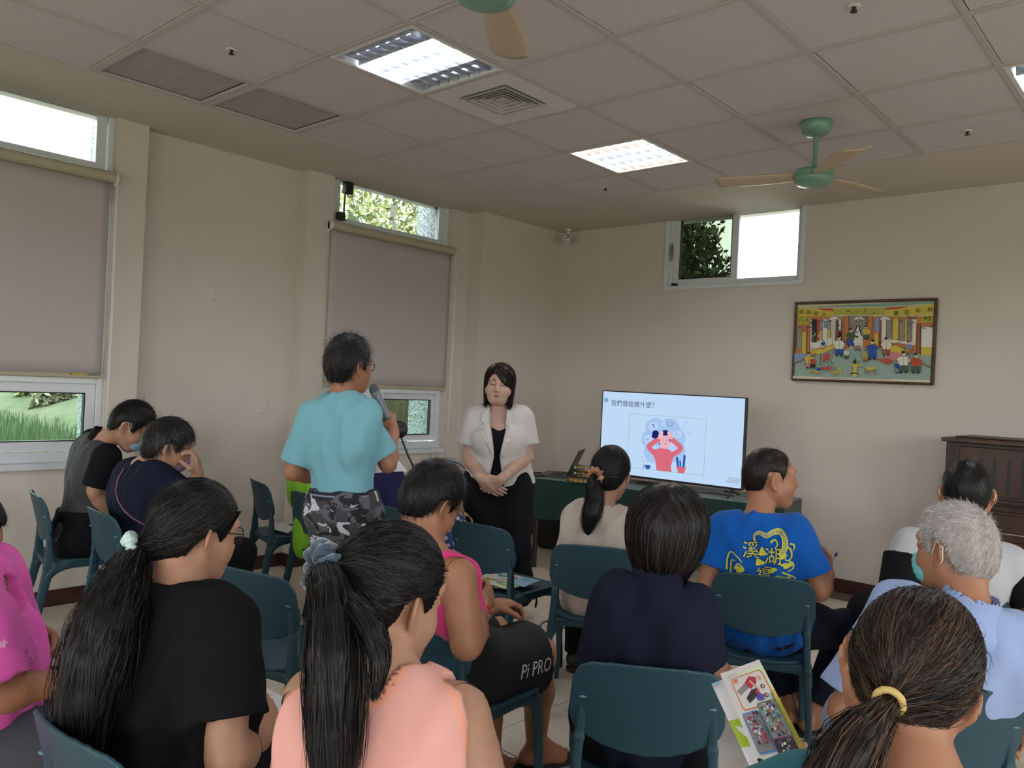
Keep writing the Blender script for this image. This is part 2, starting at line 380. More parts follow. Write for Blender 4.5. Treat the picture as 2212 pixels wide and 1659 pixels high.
# ---------------------------------------------------------------- windows of the left wall
XF = -.70
def frame_rect(mb, x0, x1, y0, y1, z0, z1, wd, m):
    mb.bbox((x0, y0, z0), (x1, y0+wd, z1), .003, m); mb.bbox((x0, y1-wd, z0), (x1, y1, z1), .003, m)
    mb.bbox((x0, y0+wd, z0), (x1, y1-wd, z0+wd), .003, m); mb.bbox((x0, y0+wd, z1-wd), (x1, y1-wd, z1), .003, m)
def left_window(n, ya, yb, opener):
    root = empty('window_%d' % n, ((XF), (ya+yb)/2, .835), kind='structure')
    def P(mb, name, m): o = mb.build(name, m, None); o.parent = root; o.location = Vector((0, 0, 0))-Vector(root.location); return o
    mb = MB(); frame_rect(mb, XF-.08, XF+.012, ya, yb, .835, 3.0, .035, m_alu); P(mb, 'window_frame', m_alu)
    mb = MB(); mb.bbox((XF-.07, ya+.035, 2.47), (XF+.006, yb-.035, 2.575), .003); mb.bbox((XF-.07, ya+.035, 1.30), (XF+.006, yb-.035, 1.345), .003); P(mb, 'transom', m_alu)
    mb = MB(); frame_rect(mb, XF-.045, XF-.002, ya+.041, yb-.041, 2.58, 2.99, .058, m_alu); P(mb, 'upper_sash', m_alu)
    mb = MB(); mb.box((XF-.03, ya+.095, 2.63), (XF-.024, yb-.095, 2.94)); P(mb, 'pane', m_glass)
    mb = MB(); mb.box((XF-.03, ya+.04, 1.36), (XF-.024, yb-.04, 2.46)); P(mb, 'pane', m_glass)
    if n == 1:
        mb = MB(); frame_rect(mb, XF-.05, XF, ya+.036, yb-.036, .90, 1.30, .055, m_alu); P(mb, 'lower_sash', m_alu)
        mb = MB(); frame_rect(mb, XF-.04, XF-.003, ya+.09, yb-.09, .954, 1.247, .008, m_gasket); P(mb, 'gasket', m_gasket)
        mb = MB(); mb.box((XF-.03, ya+.095, .958), (XF-.024, yb-.095, 1.243)); P(mb, 'pane', m_glass_g)
    else:
        ym = ya+.60
        mb = MB(); frame_rect(mb, XF-.05, XF-.012, ym-.03, yb-.036, .90, 1.30, .05, m_alu); P(mb, 'lower_sash', m_alu)
        mb = MB(); frame_rect(mb, XF-.045, XF-.009, ym+.018, yb-.084, .949, 1.251, .007, m_gasket); P(mb, 'gasket', m_gasket)
        mb = MB(); mb.box((XF-.03, ym+.02, .953), (XF-.024, yb-.09, 1.248)); P(mb, 'pane', m_glass_g)
        mb = MB(); frame_rect(mb, XF-.012, XF+.004, ya+.036, ym+.02, .90, 1.30, .042, m_alu); P(mb, 'lower_sash', m_alu)
        mb = MB(); mb.box((XF-.006, ya+.08, .945), (XF-.002, ym-.025, 1.258)); P(mb, 'pane', m_glass)
    mb = MB(); mb.bbox((XF+.01, ya-.0, .80), (XS+.03, yb+.0, .838), .004); mb.bbox((XF, ya, .838), (XF+.03, yb, .895), .003); P(mb, 'window_sill', m_alu)
    if opener:                                                       # stay arm of the tilted upper light
        mb = MB(); mb.tube([(XF+.05, ya+.10, 2.65), (XF-.02, ya+.155, 2.90)], .008, 8); P(mb, 'stay_arm', mat('grey_metal', (.18, .18, .19), .4, metal=.6))
        mb = MB(); mb.bbox((XF-.03, ya+.13, 2.83), (XF+.03, ya+.20, 2.925), .006); mb.bbox((XF+.01, ya+.055, 2.61), (XF+.055, ya+.12, 2.67), .006); P(mb, 'stay_bracket', m_black)
left_window(1, Y1a, Y1b, False); left_window(2, Y2a, Y2b, True)
# exterior piers faced with washed pebbles
m_peb = bpy.data.materials.new('washed_pebbles'); m_peb.use_nodes = True; n_ = m_peb.node_tree; b_ = n_.nodes['Principled BSDF']
t_ = n_.nodes.new('ShaderNodeTexCoord'); vo = n_.nodes.new('ShaderNodeTexVoronoi'); vo.inputs['Scale'].default_value = 105; n_.links.new(t_.outputs['Object'], vo.inputs['Vector'])
c_ = n_.nodes.new('ShaderNodeValToRGB'); c_.color_ramp.elements[0].position = .25; c_.color_ramp.elements[0].color = (.07, .08, .09, 1); c_.color_ramp.elements[1].position = .7; c_.color_ramp.elements[1].color = (.34, .37, .39, 1)
n_.links.new(vo.outputs['Color'], c_.inputs[0]); n_.links.new(c_.outputs[0], b_.inputs['Base Color']); b_.inputs['Roughness'].default_value = .9
mb = MB(); mb.box((-1.12, Y1b+.02, -.3), (-.825, Y2a-.02, 3.4)); struct(mb, 'trim_1', m_peb)
mb = MB(); mb.box((-1.12, Y2b+.02, -.3), (-.825, 1.2, 3.4)); struct(mb, 'trim_2', m_peb)
mb = MB(); mb.box((-1.12, Y1a-2, -.3), (-.825, Y1a-.02, 3.4)); struct(mb, 'trim_3', m_peb)
# window of the back wall: two sliding lights
root = empty('window_3', ((XA+XB_)/2, YB, ZA), kind='structure')
def P3(mb, name, m): o = mb.build(name, m, None); o.parent = root; o.location = -Vector(root.location); return o
def frame_xz(mb, y0, y1, x0, x1, z0, z1, wd, m):
    mb.bbox((x0, y0, z0), (x0+wd, y1, z1), .003, m); mb.bbox((x1-wd, y0, z0), (x1, y1, z1), .003, m)
    mb.bbox((x0+wd, y0, z0), (x1-wd, y1, z0+wd), .003, m); mb.bbox((x0+wd, y0, z1-wd), (x1-wd, y1, z1), .003, m)
mb = MB(); frame_xz(mb, YB-.012, YB+.10, XA, XB_, ZA, 3.0, .036, m_alu); P3(mb, 'window_frame', m_alu)
mb = MB(); mb.bbox((XA+.036, YB+.022, ZA+.037), (XA+.078, YB+.048, 2.99), .003); frame_xz(mb, YB+.02, YB+.05, XA+.08, XA+.68, ZA+.037, 2.99, .06, m_alu); P3(mb, 'sliding_sash', m_alu)
mb = MB(); frame_xz(mb, YB+.015, YB+.052, XA+.137, XA+.623, ZA+.094, 2.96, .006, m_gasket); P3(mb, 'gasket', m_gasket)
mb = MB(); mb.box((XA+.14, YB+.032, ZA+.097), (XA+.62, YB+.038, 2.95)); P3(mb, 'pane', m_glass_d)
mb = MB(); frame_xz(mb, YB+.055, YB+.085, XA+.60, XB_-.037, ZA+.037, 2.99, .045, m_alu); P3(mb, 'fixed_sash', m_alu)
mb = MB(); mb.box((XA+.645, YB+.067, ZA+.08), (XB_-.08, YB+.073, 2.95)); P3(mb, 'pane', m_glass)
mb = MB(); mb.tube([(XA+.06, YB+.012, ZA+.26+.16*i/8) for i in range(9)], [.004+.008*math.sin(math.pi*i/8) for i in range(9)], 8); P3(mb, 'latch', mat('grey_metal', (.18, .18, .19), .4, metal=.6))
mb = MB(); mb.bbox((XA+.075, YB-.0, ZA+.036), (XA+.13, YB+.03, ZA+.062), .004); P3(mb, 'sash_stop', m_black)
# daylight portals: ports that only steer the sampling of the real sky
for loc, rot, sx, sy in (((-.86, (Y1a+Y1b)/2, 1.9), (0, math.radians(-90), 0), 2.1, 1.2), ((-.86, (Y2a+Y2b)/2, 1.9), (0, math.radians(-90), 0), 2.1, 1.2), (((XA+XB_)/2, YB+.13, 2.62), (math.radians(-90), 0, 0), 1.25, .62)):
    l = bpy.data.lights.new('daylight_portal', 'AREA'); l.shape = 'RECTANGLE'; l.size = sx; l.size_y = sy; l.cycles.is_portal = True
    o = bpy.data.objects.new('daylight_portal', l); COL.objects.link(o); o.location = loc; o.rotation_euler = rot
for cx in (1.0, 3.6, 6.2):
    l = bpy.data.lights.new('daylight_portal', 'AREA'); l.shape = 'RECTANGLE'; l.size = 1.6; l.size_y = 1.7; l.cycles.is_portal = True
    o = bpy.data.objects.new('daylight_portal', l); COL.objects.link(o); o.location = (cx, -9.15, 1.75); o.rotation_euler = (math.radians(90), 0, 0)
for cy in (-7.3, -4.3, -1.4):
    l = bpy.data.lights.new('daylight_portal', 'AREA'); l.shape = 'RECTANGLE'; l.size = 1.7; l.size_y = 1.7; l.cycles.is_portal = True
    o = bpy.data.objects.new('daylight_portal', l); COL.objects.link(o); o.location = (8.15, cy, 1.75); o.rotation_euler = (0, math.radians(90), 0)

# ---------------------------------------------------------------- roller blinds
m_blind = mat('blind_cloth', (.47, .42, .405), .9, .1, bump=.06, bscale=400); m_valance = mat('blind_tube_cover', (.42, .38, .27), .5)
def roller_blind(ya, yb, label, sticker):
    root = empty('roller_blind', (XS+.04, (ya+yb)/2, 2.53), label, 'blind', 'roller blinds on the window wall')
    def P(mb, name, m): o = mb.build(name, m, None); o.parent = root; o.location = -Vector(root.location); return o
    mb = MB(); mb.tube([(XS+.040, ya, 2.545), (XS+.040, yb, 2.545)], .034, 20); P(mb, 'roller', m_valance)
    for y in (ya-.012, yb+.002):
        mb = MB(); mb.lathe([(0, 0), (.036, 0), (.036, .008), (.03, .010), (0, .010)], (XS+.040, y, 2.545), 20, None, (0, 1, 0)); mb.bbox((XS, y, 2.50), (XS+.03, y+.008, 2.57), .002); P(mb, 'bracket', m_white)
    mb = MB(); mb.grid(lambda u, v: (XS+.022+.003*math.sin(u*7)*v, ya+.012+(yb-ya-.03)*u, 2.535-1.18*v), 24, 12); o = P(mb, 'shade_cloth', m_blind); md = o.modifiers.new('thickness', 'SOLIDIFY'); md.thickness = .002
    mb = MB(); mb.bbox((XS+.012, ya+.012, 1.335), (XS+.034, yb-.018, 1.362), .006); P(mb, 'hem_bar', m_valance)
    mb = MB()
    for dx in (0, .018): mb.tube([(XS+.05+dx, yb+.006, 2.53), (XS+.05+dx+.004, yb+.012, 1.7), (XS+.052+dx*.5, yb+.01, .98)], .0022, 6)
    P(mb, 'bead_chain', m_white)
    if sticker:
        mb = MB(); mb.box((XS+.034, yb-.20, 1.352), (XS+.0352, yb-.03, 1.366), mat('yellow_sticker', (.45, .33, .06), .5)); mb.box((XS+.0345, yb-.10, 1.352), (XS+.0356, yb-.03, 1.366), mat('grey_print', (.2, .18, .15), .5))
        V, F_ = text_mesh('▲', .012); mb.add([(XS+.0357, yb-.195+v[0], 1.354+v[1]) for v in V], F_, m_black); P(mb, 'sticker', None)
roller_blind(-4.47, -3.237, 'beige roller blind on the window beside the two masked people', True)
roller_blind(-1.672, -.395, 'beige roller blind behind the standing man in the turquoise shirt', False)
# ================================================================== CEILING FITTINGS
m_steel_w = mat('white_enamel', (.66, .66, .66), .35, .5); m_alum = mat('louvre_aluminium', (.62, .64, .68), .22, metal=.9)
m_cool = glow('cool_tube', (.80, .88, 1.0), TUBE); m_warm = glow('warm_tube', (1.0, .72, .52), TUBE_WARM); m_off = mat('unlit_tube', (.55, .62, .66), .25)
def fixture(i, j, lit, label):
    cx, cy = (j+.5)*T, -(i+.5)*T
    root = empty('ceiling_light', (cx, cy, H), label, 'ceiling light', 'recessed louvre lights in the ceiling'); s = .285
    mb = MB(); mb.box((-s, -s, .085), (s, s, .09))
    for a in (-1, 1): mb.box((min(a*s, a*(s-.006)), -s, 0), (max(a*s, a*(s-.006)), s, .085)); mb.box((-s, min(a*s, a*(s-.006)), 0), (s, max(a*s, a*(s-.006)), .085))
    mb.build('housing', m_steel_w, root)
    mb = MB(); q = .290
    for a in (-1, 1): mb.bbox((min(a*q, a*(q-.02)), -q, -.004), (max(a*q, a*(q-.02)), q, .004), .001); mb.bbox((-q+.02, min(a*q, a*(q-.02)), -.004), (q-.02, max(a*q, a*(q-.02)), .004), .001)
    mb.build('frame', m_steel_w, root)
    for k in range(4):
        y = .205-.1367*k
        mb = MB(); mb.tube([(-.262, y, .036), (.262, y, .036)], .013, 12); mb.build('fluorescent_tube', (m_off, m_cool, m_warm)[lit[k]], root)
    mb = MB()                                                         # long reflector blades between the tubes
    for k in range(5):
        y = .2735-.1367*k
        mb.add([(-.268, y-.010, .055), (.268, y-.010, .055), (.268, y, .004), (-.268, y, .004), (.268, y+.010, .055), (-.268, y+.010, .055)], [(0, 1, 2, 3), (3, 2, 4, 5)])
    o = mb.build('reflector_blade', m_alum, root)
    mb = MB(); mb.add([(-.004, -.268, .026), (.004, -.268, .026), (.0012, -.268, .003), (-.0012, -.268, .003), (-.004, .268, .026), (.004, .268, .026), (.0012, .268, .003), (-.0012, .268, .003)], [(0, 1, 5, 4), (1, 2, 6, 5), (2, 3, 7, 6), (3, 0, 4, 7)]); me = mb.mesh('louvre_blade')
    for k in range(7): link('louvre_blade', me, m_alum, root, (-.2145+.0715*k, 0, 0))
fixture(4, 2, (0, 1, 1, 0), 'square louvre ceiling light with two lit tubes between two dark ones, beside the air vent')
fixture(1, 2, (2, 1, 1, 2), 'square louvre ceiling light with warm outer and cool inner tubes over the television side')
fixture(1, 6, (0, 1, 1, 0), 'square louvre ceiling light cut by the right edge of the picture')
for i, j, lab in ((4, 6, 'square louvre ceiling light above the white-haired man'), (7, 2, 'square louvre ceiling light behind the viewer beside the window wall'), (7, 6, 'square louvre ceiling light over the rear of the hall')): fixture(i, j, (0, 1, 1, 0), lab)
# air diffuser
cx, cy = 2.5*T, -3.5*T
root = empty('air_vent', (cx, cy, H), 'white square ceiling air diffuser with nested louvre rings', 'air vent')
mb = MB(); q = .289
for a in (-1, 1): mb.bbox((min(a*q, a*.165), -q, .0), (max(a*q, a*.165), q, .012), .002); mb.bbox((-.165, min(a*q, a*.165), .0), (.165, max(a*q, a*.165), .012), .002)
mb.build('face_plate', m_steel_w, root)
mb = MB(); mb.box((-.17, -.17, .07), (.17, .17, .08)); 
for a in (-1, 1): mb.box((min(a*.165, a*.17), -.17, .012), (max(a*.165, a*.17), .17, .07)); mb.box((-.17, min(a*.165, a*.17), .012), (.17, max(a*.165, a*.17), .07))
mb.build('duct_box', m_black, root)
m_vent = mat('diffuser_grey', (.46, .45, .45), .5)
for k in range(5):
    a = .162-.032*k; b = a-.022; mb = MB(); z0, z1 = -.012+.004*k, .022+.004*k
    for (x, y) in ((1, 0), (-1, 0), (0, 1), (0, -1)):
        if x: mb.add([(x*a, -a, z0), (x*a, a, z0), (x*b, b, z1), (x*b, -b, z1)], [(0, 1, 2, 3)])
        else: mb.add([(-a, y*a, z0), (a, y*a, z0), (b, y*b, z1), (-b, y*b, z1)], [(0, 1, 2, 3)])
    o = mb.build('louvre_ring', m_vent, root); md = o.modifiers.new('thickness', 'SOLIDIFY'); md.thickness = .003
mb = MB(); mb.bbox((-.03, -.03, .0), (.03, .03, .02), .003); mb.build('centre_plate', m_vent, root)
for a in (45, 135):
    mb = MB(); T2 = Matrix.Rotation(math.radians(a), 4, 'Z'); mb.box((-.20, -.0025, .028), (.20, .0025, .06), None, T2); mb.build('diagonal_vane', m_vent, root)
# two return grilles at the edge of the grid
m_grille = mat('grille_mesh', (.40, .38, .36), .7, bump=.5, bscale=260)
for i, lab in ((4, 'long grey return air grille nearest the far window'), (5, 'long grey return air grille over the near blind')):
    cy = -(i+.5)*T; x0, x1 = GX+.012, T-.012
    root = empty('return_grille', ((x0+x1)/2, cy, H), lab, 'air grille', 'return air grilles beside the plaster border'); sx = (x1-x0)/2
    mb = MB(); q = .289
    sx += .002; q = .2925
    for a in (-1, 1): mb.bbox((min(a*sx, a*(sx-.022)), -q, -.0035), (max(a*sx, a*(sx-.022)), q, .010), .001); mb.bbox((-sx+.022, min(a*q, a*(q-.022)), -.0035), (sx-.022, max(a*q, a*(q-.022)), .010), .001)
    mb.build('frame', m_tee, root)
    mb = MB(); mb.box((-sx+.03, -q+.03, .010), (sx-.03, q-.03, .012)); mb.build('mesh_panel', m_grille, root)
    mb = MB(); mb.bbox((-sx+.03, -.0011, .0090), (sx-.03, .0011, .0106), .0003); me = mb.mesh('grille_bar')
    for k in range(7): link('grille_bar', me, m_vent, root, (0, -.225+.075*k, 0))
# sprinklers
def sprinkler(p, label):
    root = empty('sprinkler', (p[0], p[1], H), label, 'sprinkler', 'fire sprinklers in the ceiling')
    mb = MB(); mb.lathe([(0, .006), (.029, .006), (.030, .001), (.024, -.004), (.016, -.003), (0, -.002)]); mb.build('rosette', m_steel_w, root)
    mb = MB(); mb.lathe([(0, 0), (.010, -.002), (.009, -.016), (.004, -.02), (.004, -.03), (.016, -.031), (.016, -.033), (0, -.034)], n=12)
    for s in (-1, 1): mb.tube([(s*.009, 0, -.012), (s*.012, 0, -.022), (s*.003, 0, -.031)], .0015, 6)
    mb.build('nozzle', mat('bronze', (.06, .035, .025), .4, metal=.6), root); root.scale = (.85, .85, .6)
sprinkler((.901, -3.332), 'fire sprinkler between the return grille and the lit ceiling light'); sprinkler((3.316, -2.117), 'fire sprinkler at the top edge of the picture')
sprinkler((3.324, -.348), 'fire sprinkler near the wall beyond the right ceiling fan'); sprinkler((.918, -.327), 'fire sprinkler below the warm ceiling light')
# ceiling fans
m_fang = mat('fan_green', (.15, .31, .225), .3, .5, coat=.3); m_blade = mat('fan_blade', (.50, .40, .28), .45)
def fan(x, y, ang, label):
    root = empty('ceiling_fan', (x, y, H), label, 'ceiling fan', 'green ceiling fans')
    mb = MB(); mb.lathe([(0, 0), (.083, 0), (.086, -.012), (.074, -.05), (.05, -.072), (.02, -.075), (0, -.075)], n=32); mb.build('canopy', m_fang, root)
    mb = MB(); mb.tube([(0, 0, -.07), (0, 0, -.26)], .0125, 14); mb.build('downrod', m_fang, root)
    mb = MB(); mb.lathe([(0, -.245), (.03, -.247), (.06, -.255), (.100, -.262), (.104, -.270), (.104, -.290), (.101, -.292), (.104, -.294), (.102, -.318), (.085, -.336), (.055, -.343), (0, -.345)], n=40); mb.build('motor_housing', m_fang, root)
    mb = MB(); mb.grid(lambda u, v: ((.09+.43*u), (v-.5)*(.085+.06*math.sin(min(u*1.25, 1)*math.pi/2))*(1 if u < .9 else 1-(u-.9)*1.2)+.035*u*u, -.012*math.sin(math.pi*v)+.02*(v-.5)), 16, 6); bme = mb.mesh('blade')
    mb = MB(); mb.bbox((.07, -.025, -.006), (.15, .025, .002), .002); ime = mb.mesh('blade_iron')
    for a in ang:
        d = head_dir(a); rz = math.atan2(d[1], d[0])
        o = link('blade', bme, m_blade, root, (0, 0, -.283)); o.rotation_euler = (0, 0, rz)
        if not o.modifiers: md = o.modifiers.new('thickness', 'SOLIDIFY'); md.thickness = .006
        o2 = link('blade_iron', ime, m_fang, o)
p = WZ(1764, 265, H); fan(p[0], p[1], (62, 182, 302), 'green ceiling fan hanging before the high back window')
p = W(1050, -14, 2.42); fan(p[0], p[1], (12, 132, 252), 'green ceiling fan at the top edge with one blade in view')
# security camera in the corner
p = onx_cam = np.array([-.40, .83, H])
root = empty('security_camera', (-.30, .80, H), 'white bullet security camera hanging from the ceiling in the corner', 'camera')
mb = MB(); mb.lathe([(0, 0), (.03, 0), (.03, -.008), (.012, -.012), (.009, -.05), (0, -.052)], n=16); mb.build('mount', m_white, root)
mb = MB(); mb.tube([(0, 0, -.045), (.004, -.01, -.075), (.01, -.03, -.09)], .008, 8); mb.build('bracket_arm', m_black, root)
dv = CAM-np.array([-.30, .80, 2.81]); dv[2] = -.8; dv /= np.linalg.norm(dv)
c0 = np.array([.01, -.03, -.105])
mb = MB(); mb.lathe([(0, -.07), (.030, -.07), (.034, -.06), (.034, .04), (.030, .045), (0.026, .040)], c0, 24, None, dv); mb.build('body', m_white, root)
mb = MB(); mb.lathe([(.028, .036), (.028, .039), (0, .039)], c0, 20, None, dv); mb.lathe([(.010, .039), (.010, .044), (0, .046)], c0, 16, None, dv)
a1 = np.cross(dv, (0, 0, 1.)); a1 /= np.linalg.norm(a1); a2 = np.cross(dv, a1)
for k in range(6): mb.lathe([(.0035, .039), (.0035, .0415), (0, .0415)], c0+(a1*math.cos(k*1.047)+a2*math.sin(k*1.047))*.019, 8, m_chrome, dv)
mb.build('lens_face', m_black, root)
# small things on the walls
mb = MB(); x = XN; y, z = -2.515, 1.93
mb.grid(lambda u, v: (x+.004, y+(.017*math.cos(2*math.pi*u))*(.9), z+.0+ (.028 if math.sin(2*math.pi*u) > 0 else -.028)+.017*math.sin(2*math.pi*u)), 24, 1)
root = empty('wall_hook', (x, y, z), 'clear plastic adhesive hook on the niche wall', 'hook')
hk = mat('clear_plastic', (.66, .62, .56), .15, .6)
mb = MB(); mb.bbox((0, -.016, -.045), (.004, .016, .045), .0018); mb.build('plate', hk, root)
mb = MB(); mb.tube([(.004, 0, -.02), (.010, 0, -.034), (.018, 0, -.038), (.024, 0, -.03), (.024, 0, -.02)], .004, 8); mb.build('hook', hk, root)
for y, z, lab in ((-2.09, 1.18, 'blank wall plate on the niche wall beside the standing man'), (-2.905, 1.185, 'blank wall plate above the masked man')):
    root = empty('wall_plate', (XN, y, z), lab, 'wall plate', 'blank wall plates in the niche')
    mb = MB(); mb.bbox((0, -.035, -.058), (.008, .035, .058), .003); mb.build('cover', m_wall, root)
    mb = MB(); mb.bbox((.008, -.026, -.048), (.010, .026, .048), .001); mb.build('rocker', m_wall, root)
mb = MB(); mb.tube([(0, 0, .02), (0, -.008, .018), (0, -.01, -.015), (0, -.018, -.02), (0, -.02, -.012)], .0022, 6)
p = (XC, .46, 1.97)
o = mb.build('nail_hook', m_white, None, (XC+.004, .30, 1.94)); tag(o, 'tiny white nail hook on the corner column', 'hook')

# ================================================================== CHAIRS
m_chair = mat('teal_polypropylene', (.0175, .054, .073), .48, .35, noise=.06, nscale=5, bump=.03, bscale=500)
m_mark = mat('painted_highlight', (.10, .20, .25), .35, .5)  # paler teal that paints the highlight at the strut tops
def poly2d(Pp):
    P_ = [np.array(p, float) for p in Pp]
    def f(x, z):
        d = np.full(np.broadcast(x, z).shape, 1e9); s = np.ones_like(d)
        for i in range(len(P_)):
            a, b = P_[i], P_[i-1]; ex, ez = b-a; wx, wz = x-a[0], z-a[1]; t = np.clip((wx*ex+wz*ez)/(ex*ex+ez*ez), 0, 1)
            d = np.minimum(d, (wx-ex*t)**2+(wz-ez*t)**2)
            c1, c2, c3 = z >= a[1], z < b[1], ex*wz > ez*wx
            s = np.where((c1 & c2 & c3) | (~c1 & ~c2 & ~c3), -s, s)
        return s*np.sqrt(d)
    return f
def chair_meshes():
    h = .005; out = {}
    # backrest: a bent shell, rounded above, bowed below
    ou = [(-.195, .60), (-.192, .66), (-.188, .70), (-.172, .733), (-.145, .748), (-.09, .754), (0, .757), (.09, .754), (.145, .748), (.172, .733), (.188, .70), (.192, .66), (.195, .60), (.185, .57), (.165, .552), (.11, .528), (.05, .515), (0, .511), (-.05, .515), (-.11, .528), (-.165, .552), (-.185, .57)]
    p2 = poly2d(ou); s = SDF()
    yb = lambda X, Z: -.222-.20*(Z-.55)+.9*X**2-.15*(Z-.55)**2
    s.fn(lambda X, Y, Z: np.maximum(p2(X+0*Y, Z+0*Y), np.abs(Y-yb(X, Z))*.96-.0055), (-.20, -.30, .50), (.20, -.14, .765)); out['backrest'] = s.mesh(h)
    # seat: shallow dish with a rounded outline and turned down front edge
    o2 = poly2d([(-.165, -.19), (-.185, -.12), (-.20, 0), (-.205, .10), (-.20, .16), (-.17, .195), (-.10, .208), (0, .212), (.10, .208), (.17, .195), (.20, .16), (.205, .10), (.20, 0), (.185, -.12), (.165, -.19), (.10, -.215), (0, -.222), (-.10, -.215)])
    zs = lambda X, Y: .425+.10*np.maximum(np.abs(X)-.05, 0)**1.5-.55*np.maximum(Y-.10, 0)**2-.03*np.exp(-((Y+.06)**2+X**2)/.03)*.5
    s = SDF(); s.fn(lambda X, Y, Z: np.maximum(o2(X+0*Z, Y+0*Z)*1.0, np.abs(Z-zs(X, Y))-.007), (-.215, -.23, .39), (.215, .22, .47)); out['seat'] = s.mesh(h)
    s = SDF()                                                          # rails under the seat, arched into the legs
    for a in (-1, 1):
        s.bx((a*.172, 0, .405), (.013, .175, .018), r=.006, k=.02)
        s.rc((a*.172, .165, .40), (a*.175, .185, .34), .016, .013, k=.03); s.rc((a*.168, -.185, .41), (a*.176, -.205, .34), .018, .014, k=.03)
        s.rc((a*.172, .10, .405), (a*.174, .175, .37), .012, k=.03); s.rc((a*.17, -.12, .405), (a*.174, -.20, .36), .012, k=.03)
    s.bx((0, .178, .395), (.165, .010, .016), r=.006, k=.02); s.bx((0, -.20, .40), (.16, .010, .018), r=.006, k=.02); out['seat_rail'] = s.mesh(h)
    def leg(a, front):
        s = SDF()
        def seg(p, q, w0, w1):
            p, q = np.array(p), np.array(q); L = q-p; ll = L@L
            def f(X, Y, Z):
                t = np.clip(((X-p[0])*L[0]+(Y-p[1])*L[1]+(Z-p[2])*L[2])/ll, 0, 1); dx = np.abs(X-p[0]-t*L[0]); dy = np.abs(Y-p[1]-t*L[1]); dz = np.abs(Z-p[2]-t*L[2])
                wx = w0[0]+(w1[0]-w0[0])*t-.005; wy = w0[1]+(w1[1]-w0[1])*t-.005
                return np.sqrt(np.maximum(dx-wx, 0)**2+np.maximum(dy-wy, 0)**2+np.maximum(dz-.0, 0)**2)-.005
            s.fn(f, np.minimum(p, q)-.03, np.maximum(p, q)+.03, .012)
        if front: seg((a*.192, .215, .004), (a*.176, .185, .40), (.011, .013), (.014, .020))
        else:
            seg((a*.196, -.275, .004), (a*.174, -.200, .40), (.012, .014), (.014, .026)); seg((a*.174, -.200, .40), (a*.166, -.203, .54), (.013, .024), (.013, .012)); seg((a*.166, -.203, .54), (a*.160, -.2165, .645), (.013, .010), (.011, .0058))
        s.cut((0, 0, 0), (0, 0, -1)); return s.mesh(h)
    for a in (-1, 1): out['rear', a] = leg(a, False); out['front', a] = leg(a, True)
    return {k: newmesh('chair_part', *v, smooth=True) for k, v in out.items()}
CM = chair_meshes()
CHAIR0 = None; CHAIRS = []
def chair(pos, heading, label, dz=0.):
    """one chair; heading in degrees from the view direction towards picture right"""
    global CHAIR0
    d = head_dir(heading); rz = math.atan2(-d[0], d[1])
    if CHAIR0 is None:
        root = empty('chair', (0, 0, 0)); 
        for nm in ('seat', 'backrest', 'seat_rail'): link(nm, CM[nm], m_chair, root)
        for k in ('rear', 'front'):
            for a in (-1, 1): link('leg', CM[k, a], m_chair, root)
        for a in (-1, 1):  # painted highlight where each strut ends on the backrest
            mb = MB(); mb.lathe([(0, -.004), (.010, -.003), (.011, 0), (.006, .003), (0, .004)], (a*.160, -.2235, .650), 12, None, (0, .3, 1)); mb.build('strut_highlight', m_mark, root)
        CHAIR0 = root
    else:
        root = CHAIR0.copy(); COL.objects.link(root)
        for ch in list(CHAIR0.children):
            c = ch.copy(); COL.objects.link(c); c.parent = root
    root.location = (pos[0], pos[1], 0); root.rotation_euler = (0, 0, rz)
    tag(root, label, 'chair', 'teal plastic chairs'); CHAIRS.append(root); return root
def chair_at(px, py, d, heading, label):
    """px,py,d: the middle of the top edge of the backrest (0.75 m up)"""
    p = W(px, py, d); f = head_dir(heading); return chair((p+f*.268)[:2], heading, label), p+f*.268
# ================================================================== TABLE, SCREEN, PIANO, PICTURE
def placed(name, loc, rz, label, cat, group=None): return empty(name, loc, label, cat, group, rz)
TA = math.radians(11); TL_, TD, TZ = 1.92, .60, .70
FLc = np.array([.385, -.425]); tu = np.array([math.cos(TA), math.sin(TA)]); tv = np.array([-math.sin(TA), math.cos(TA)])
tab = placed('folding_table', (*FLc, 0), TA, 'long table under a dark green cloth carrying the television', 'table')
mb = MB(); mb.bbox((.01, .01, TZ-.035), (TL_-.01, TD-.01, TZ-.006), .006); mb.build('tabletop', mat('grey_laminate', (.25, .24, .22), .5), tab)
m_leg = mat('brown_steel', (.045, .035, .03), .4, metal=.4)
mb = MB(); mb.bbox((-.016, -.016, 0), (.016, .016, TZ-.035), .004); me = mb.mesh('leg'); me.materials.append(m_leg)
for x in (.06, TL_-.06):
    for y in (.05, TD-.05): link('leg', me, None, tab, (x, y, 0))
m_green = mat('dark_green_cloth', (.006, .032, .024), .85, .2, noise=.15, nscale=12, bump=.15, bscale=9, sheen=.2)
mb = MB(); dz = .305
def cl(u, v):                                                        # u round three sides, v down from the top edge
    per = [(-.012, TD), (-.012, -.012), (TL_+.012, -.012), (TL_+.012, TD)]; L = [TD, TL_, TD]; s_ = u*sum(L); k = 0
    while k < 2 and s_ > L[k]: s_ -= L[k]; k += 1
    a, b = np.array(per[k]), np.array(per[k+1]); p = a+(b-a)*s_/L[k]; n_ = np.array([(b-a)[1], -(b-a)[0]]); n_ = n_/np.linalg.norm(n_)
    wv = .012*math.sin(u*60)+.008*math.sin(u*23+1); p = p+n_*(max(v-.05, 0)*(wv+.016)+.004*min(v*20, 1)); return (p[0], p[1], TZ+.003-dz*max(v-.02, 0)/.98*(1+.04*math.sin(u*14))-(.002 if v > .01 else 0))
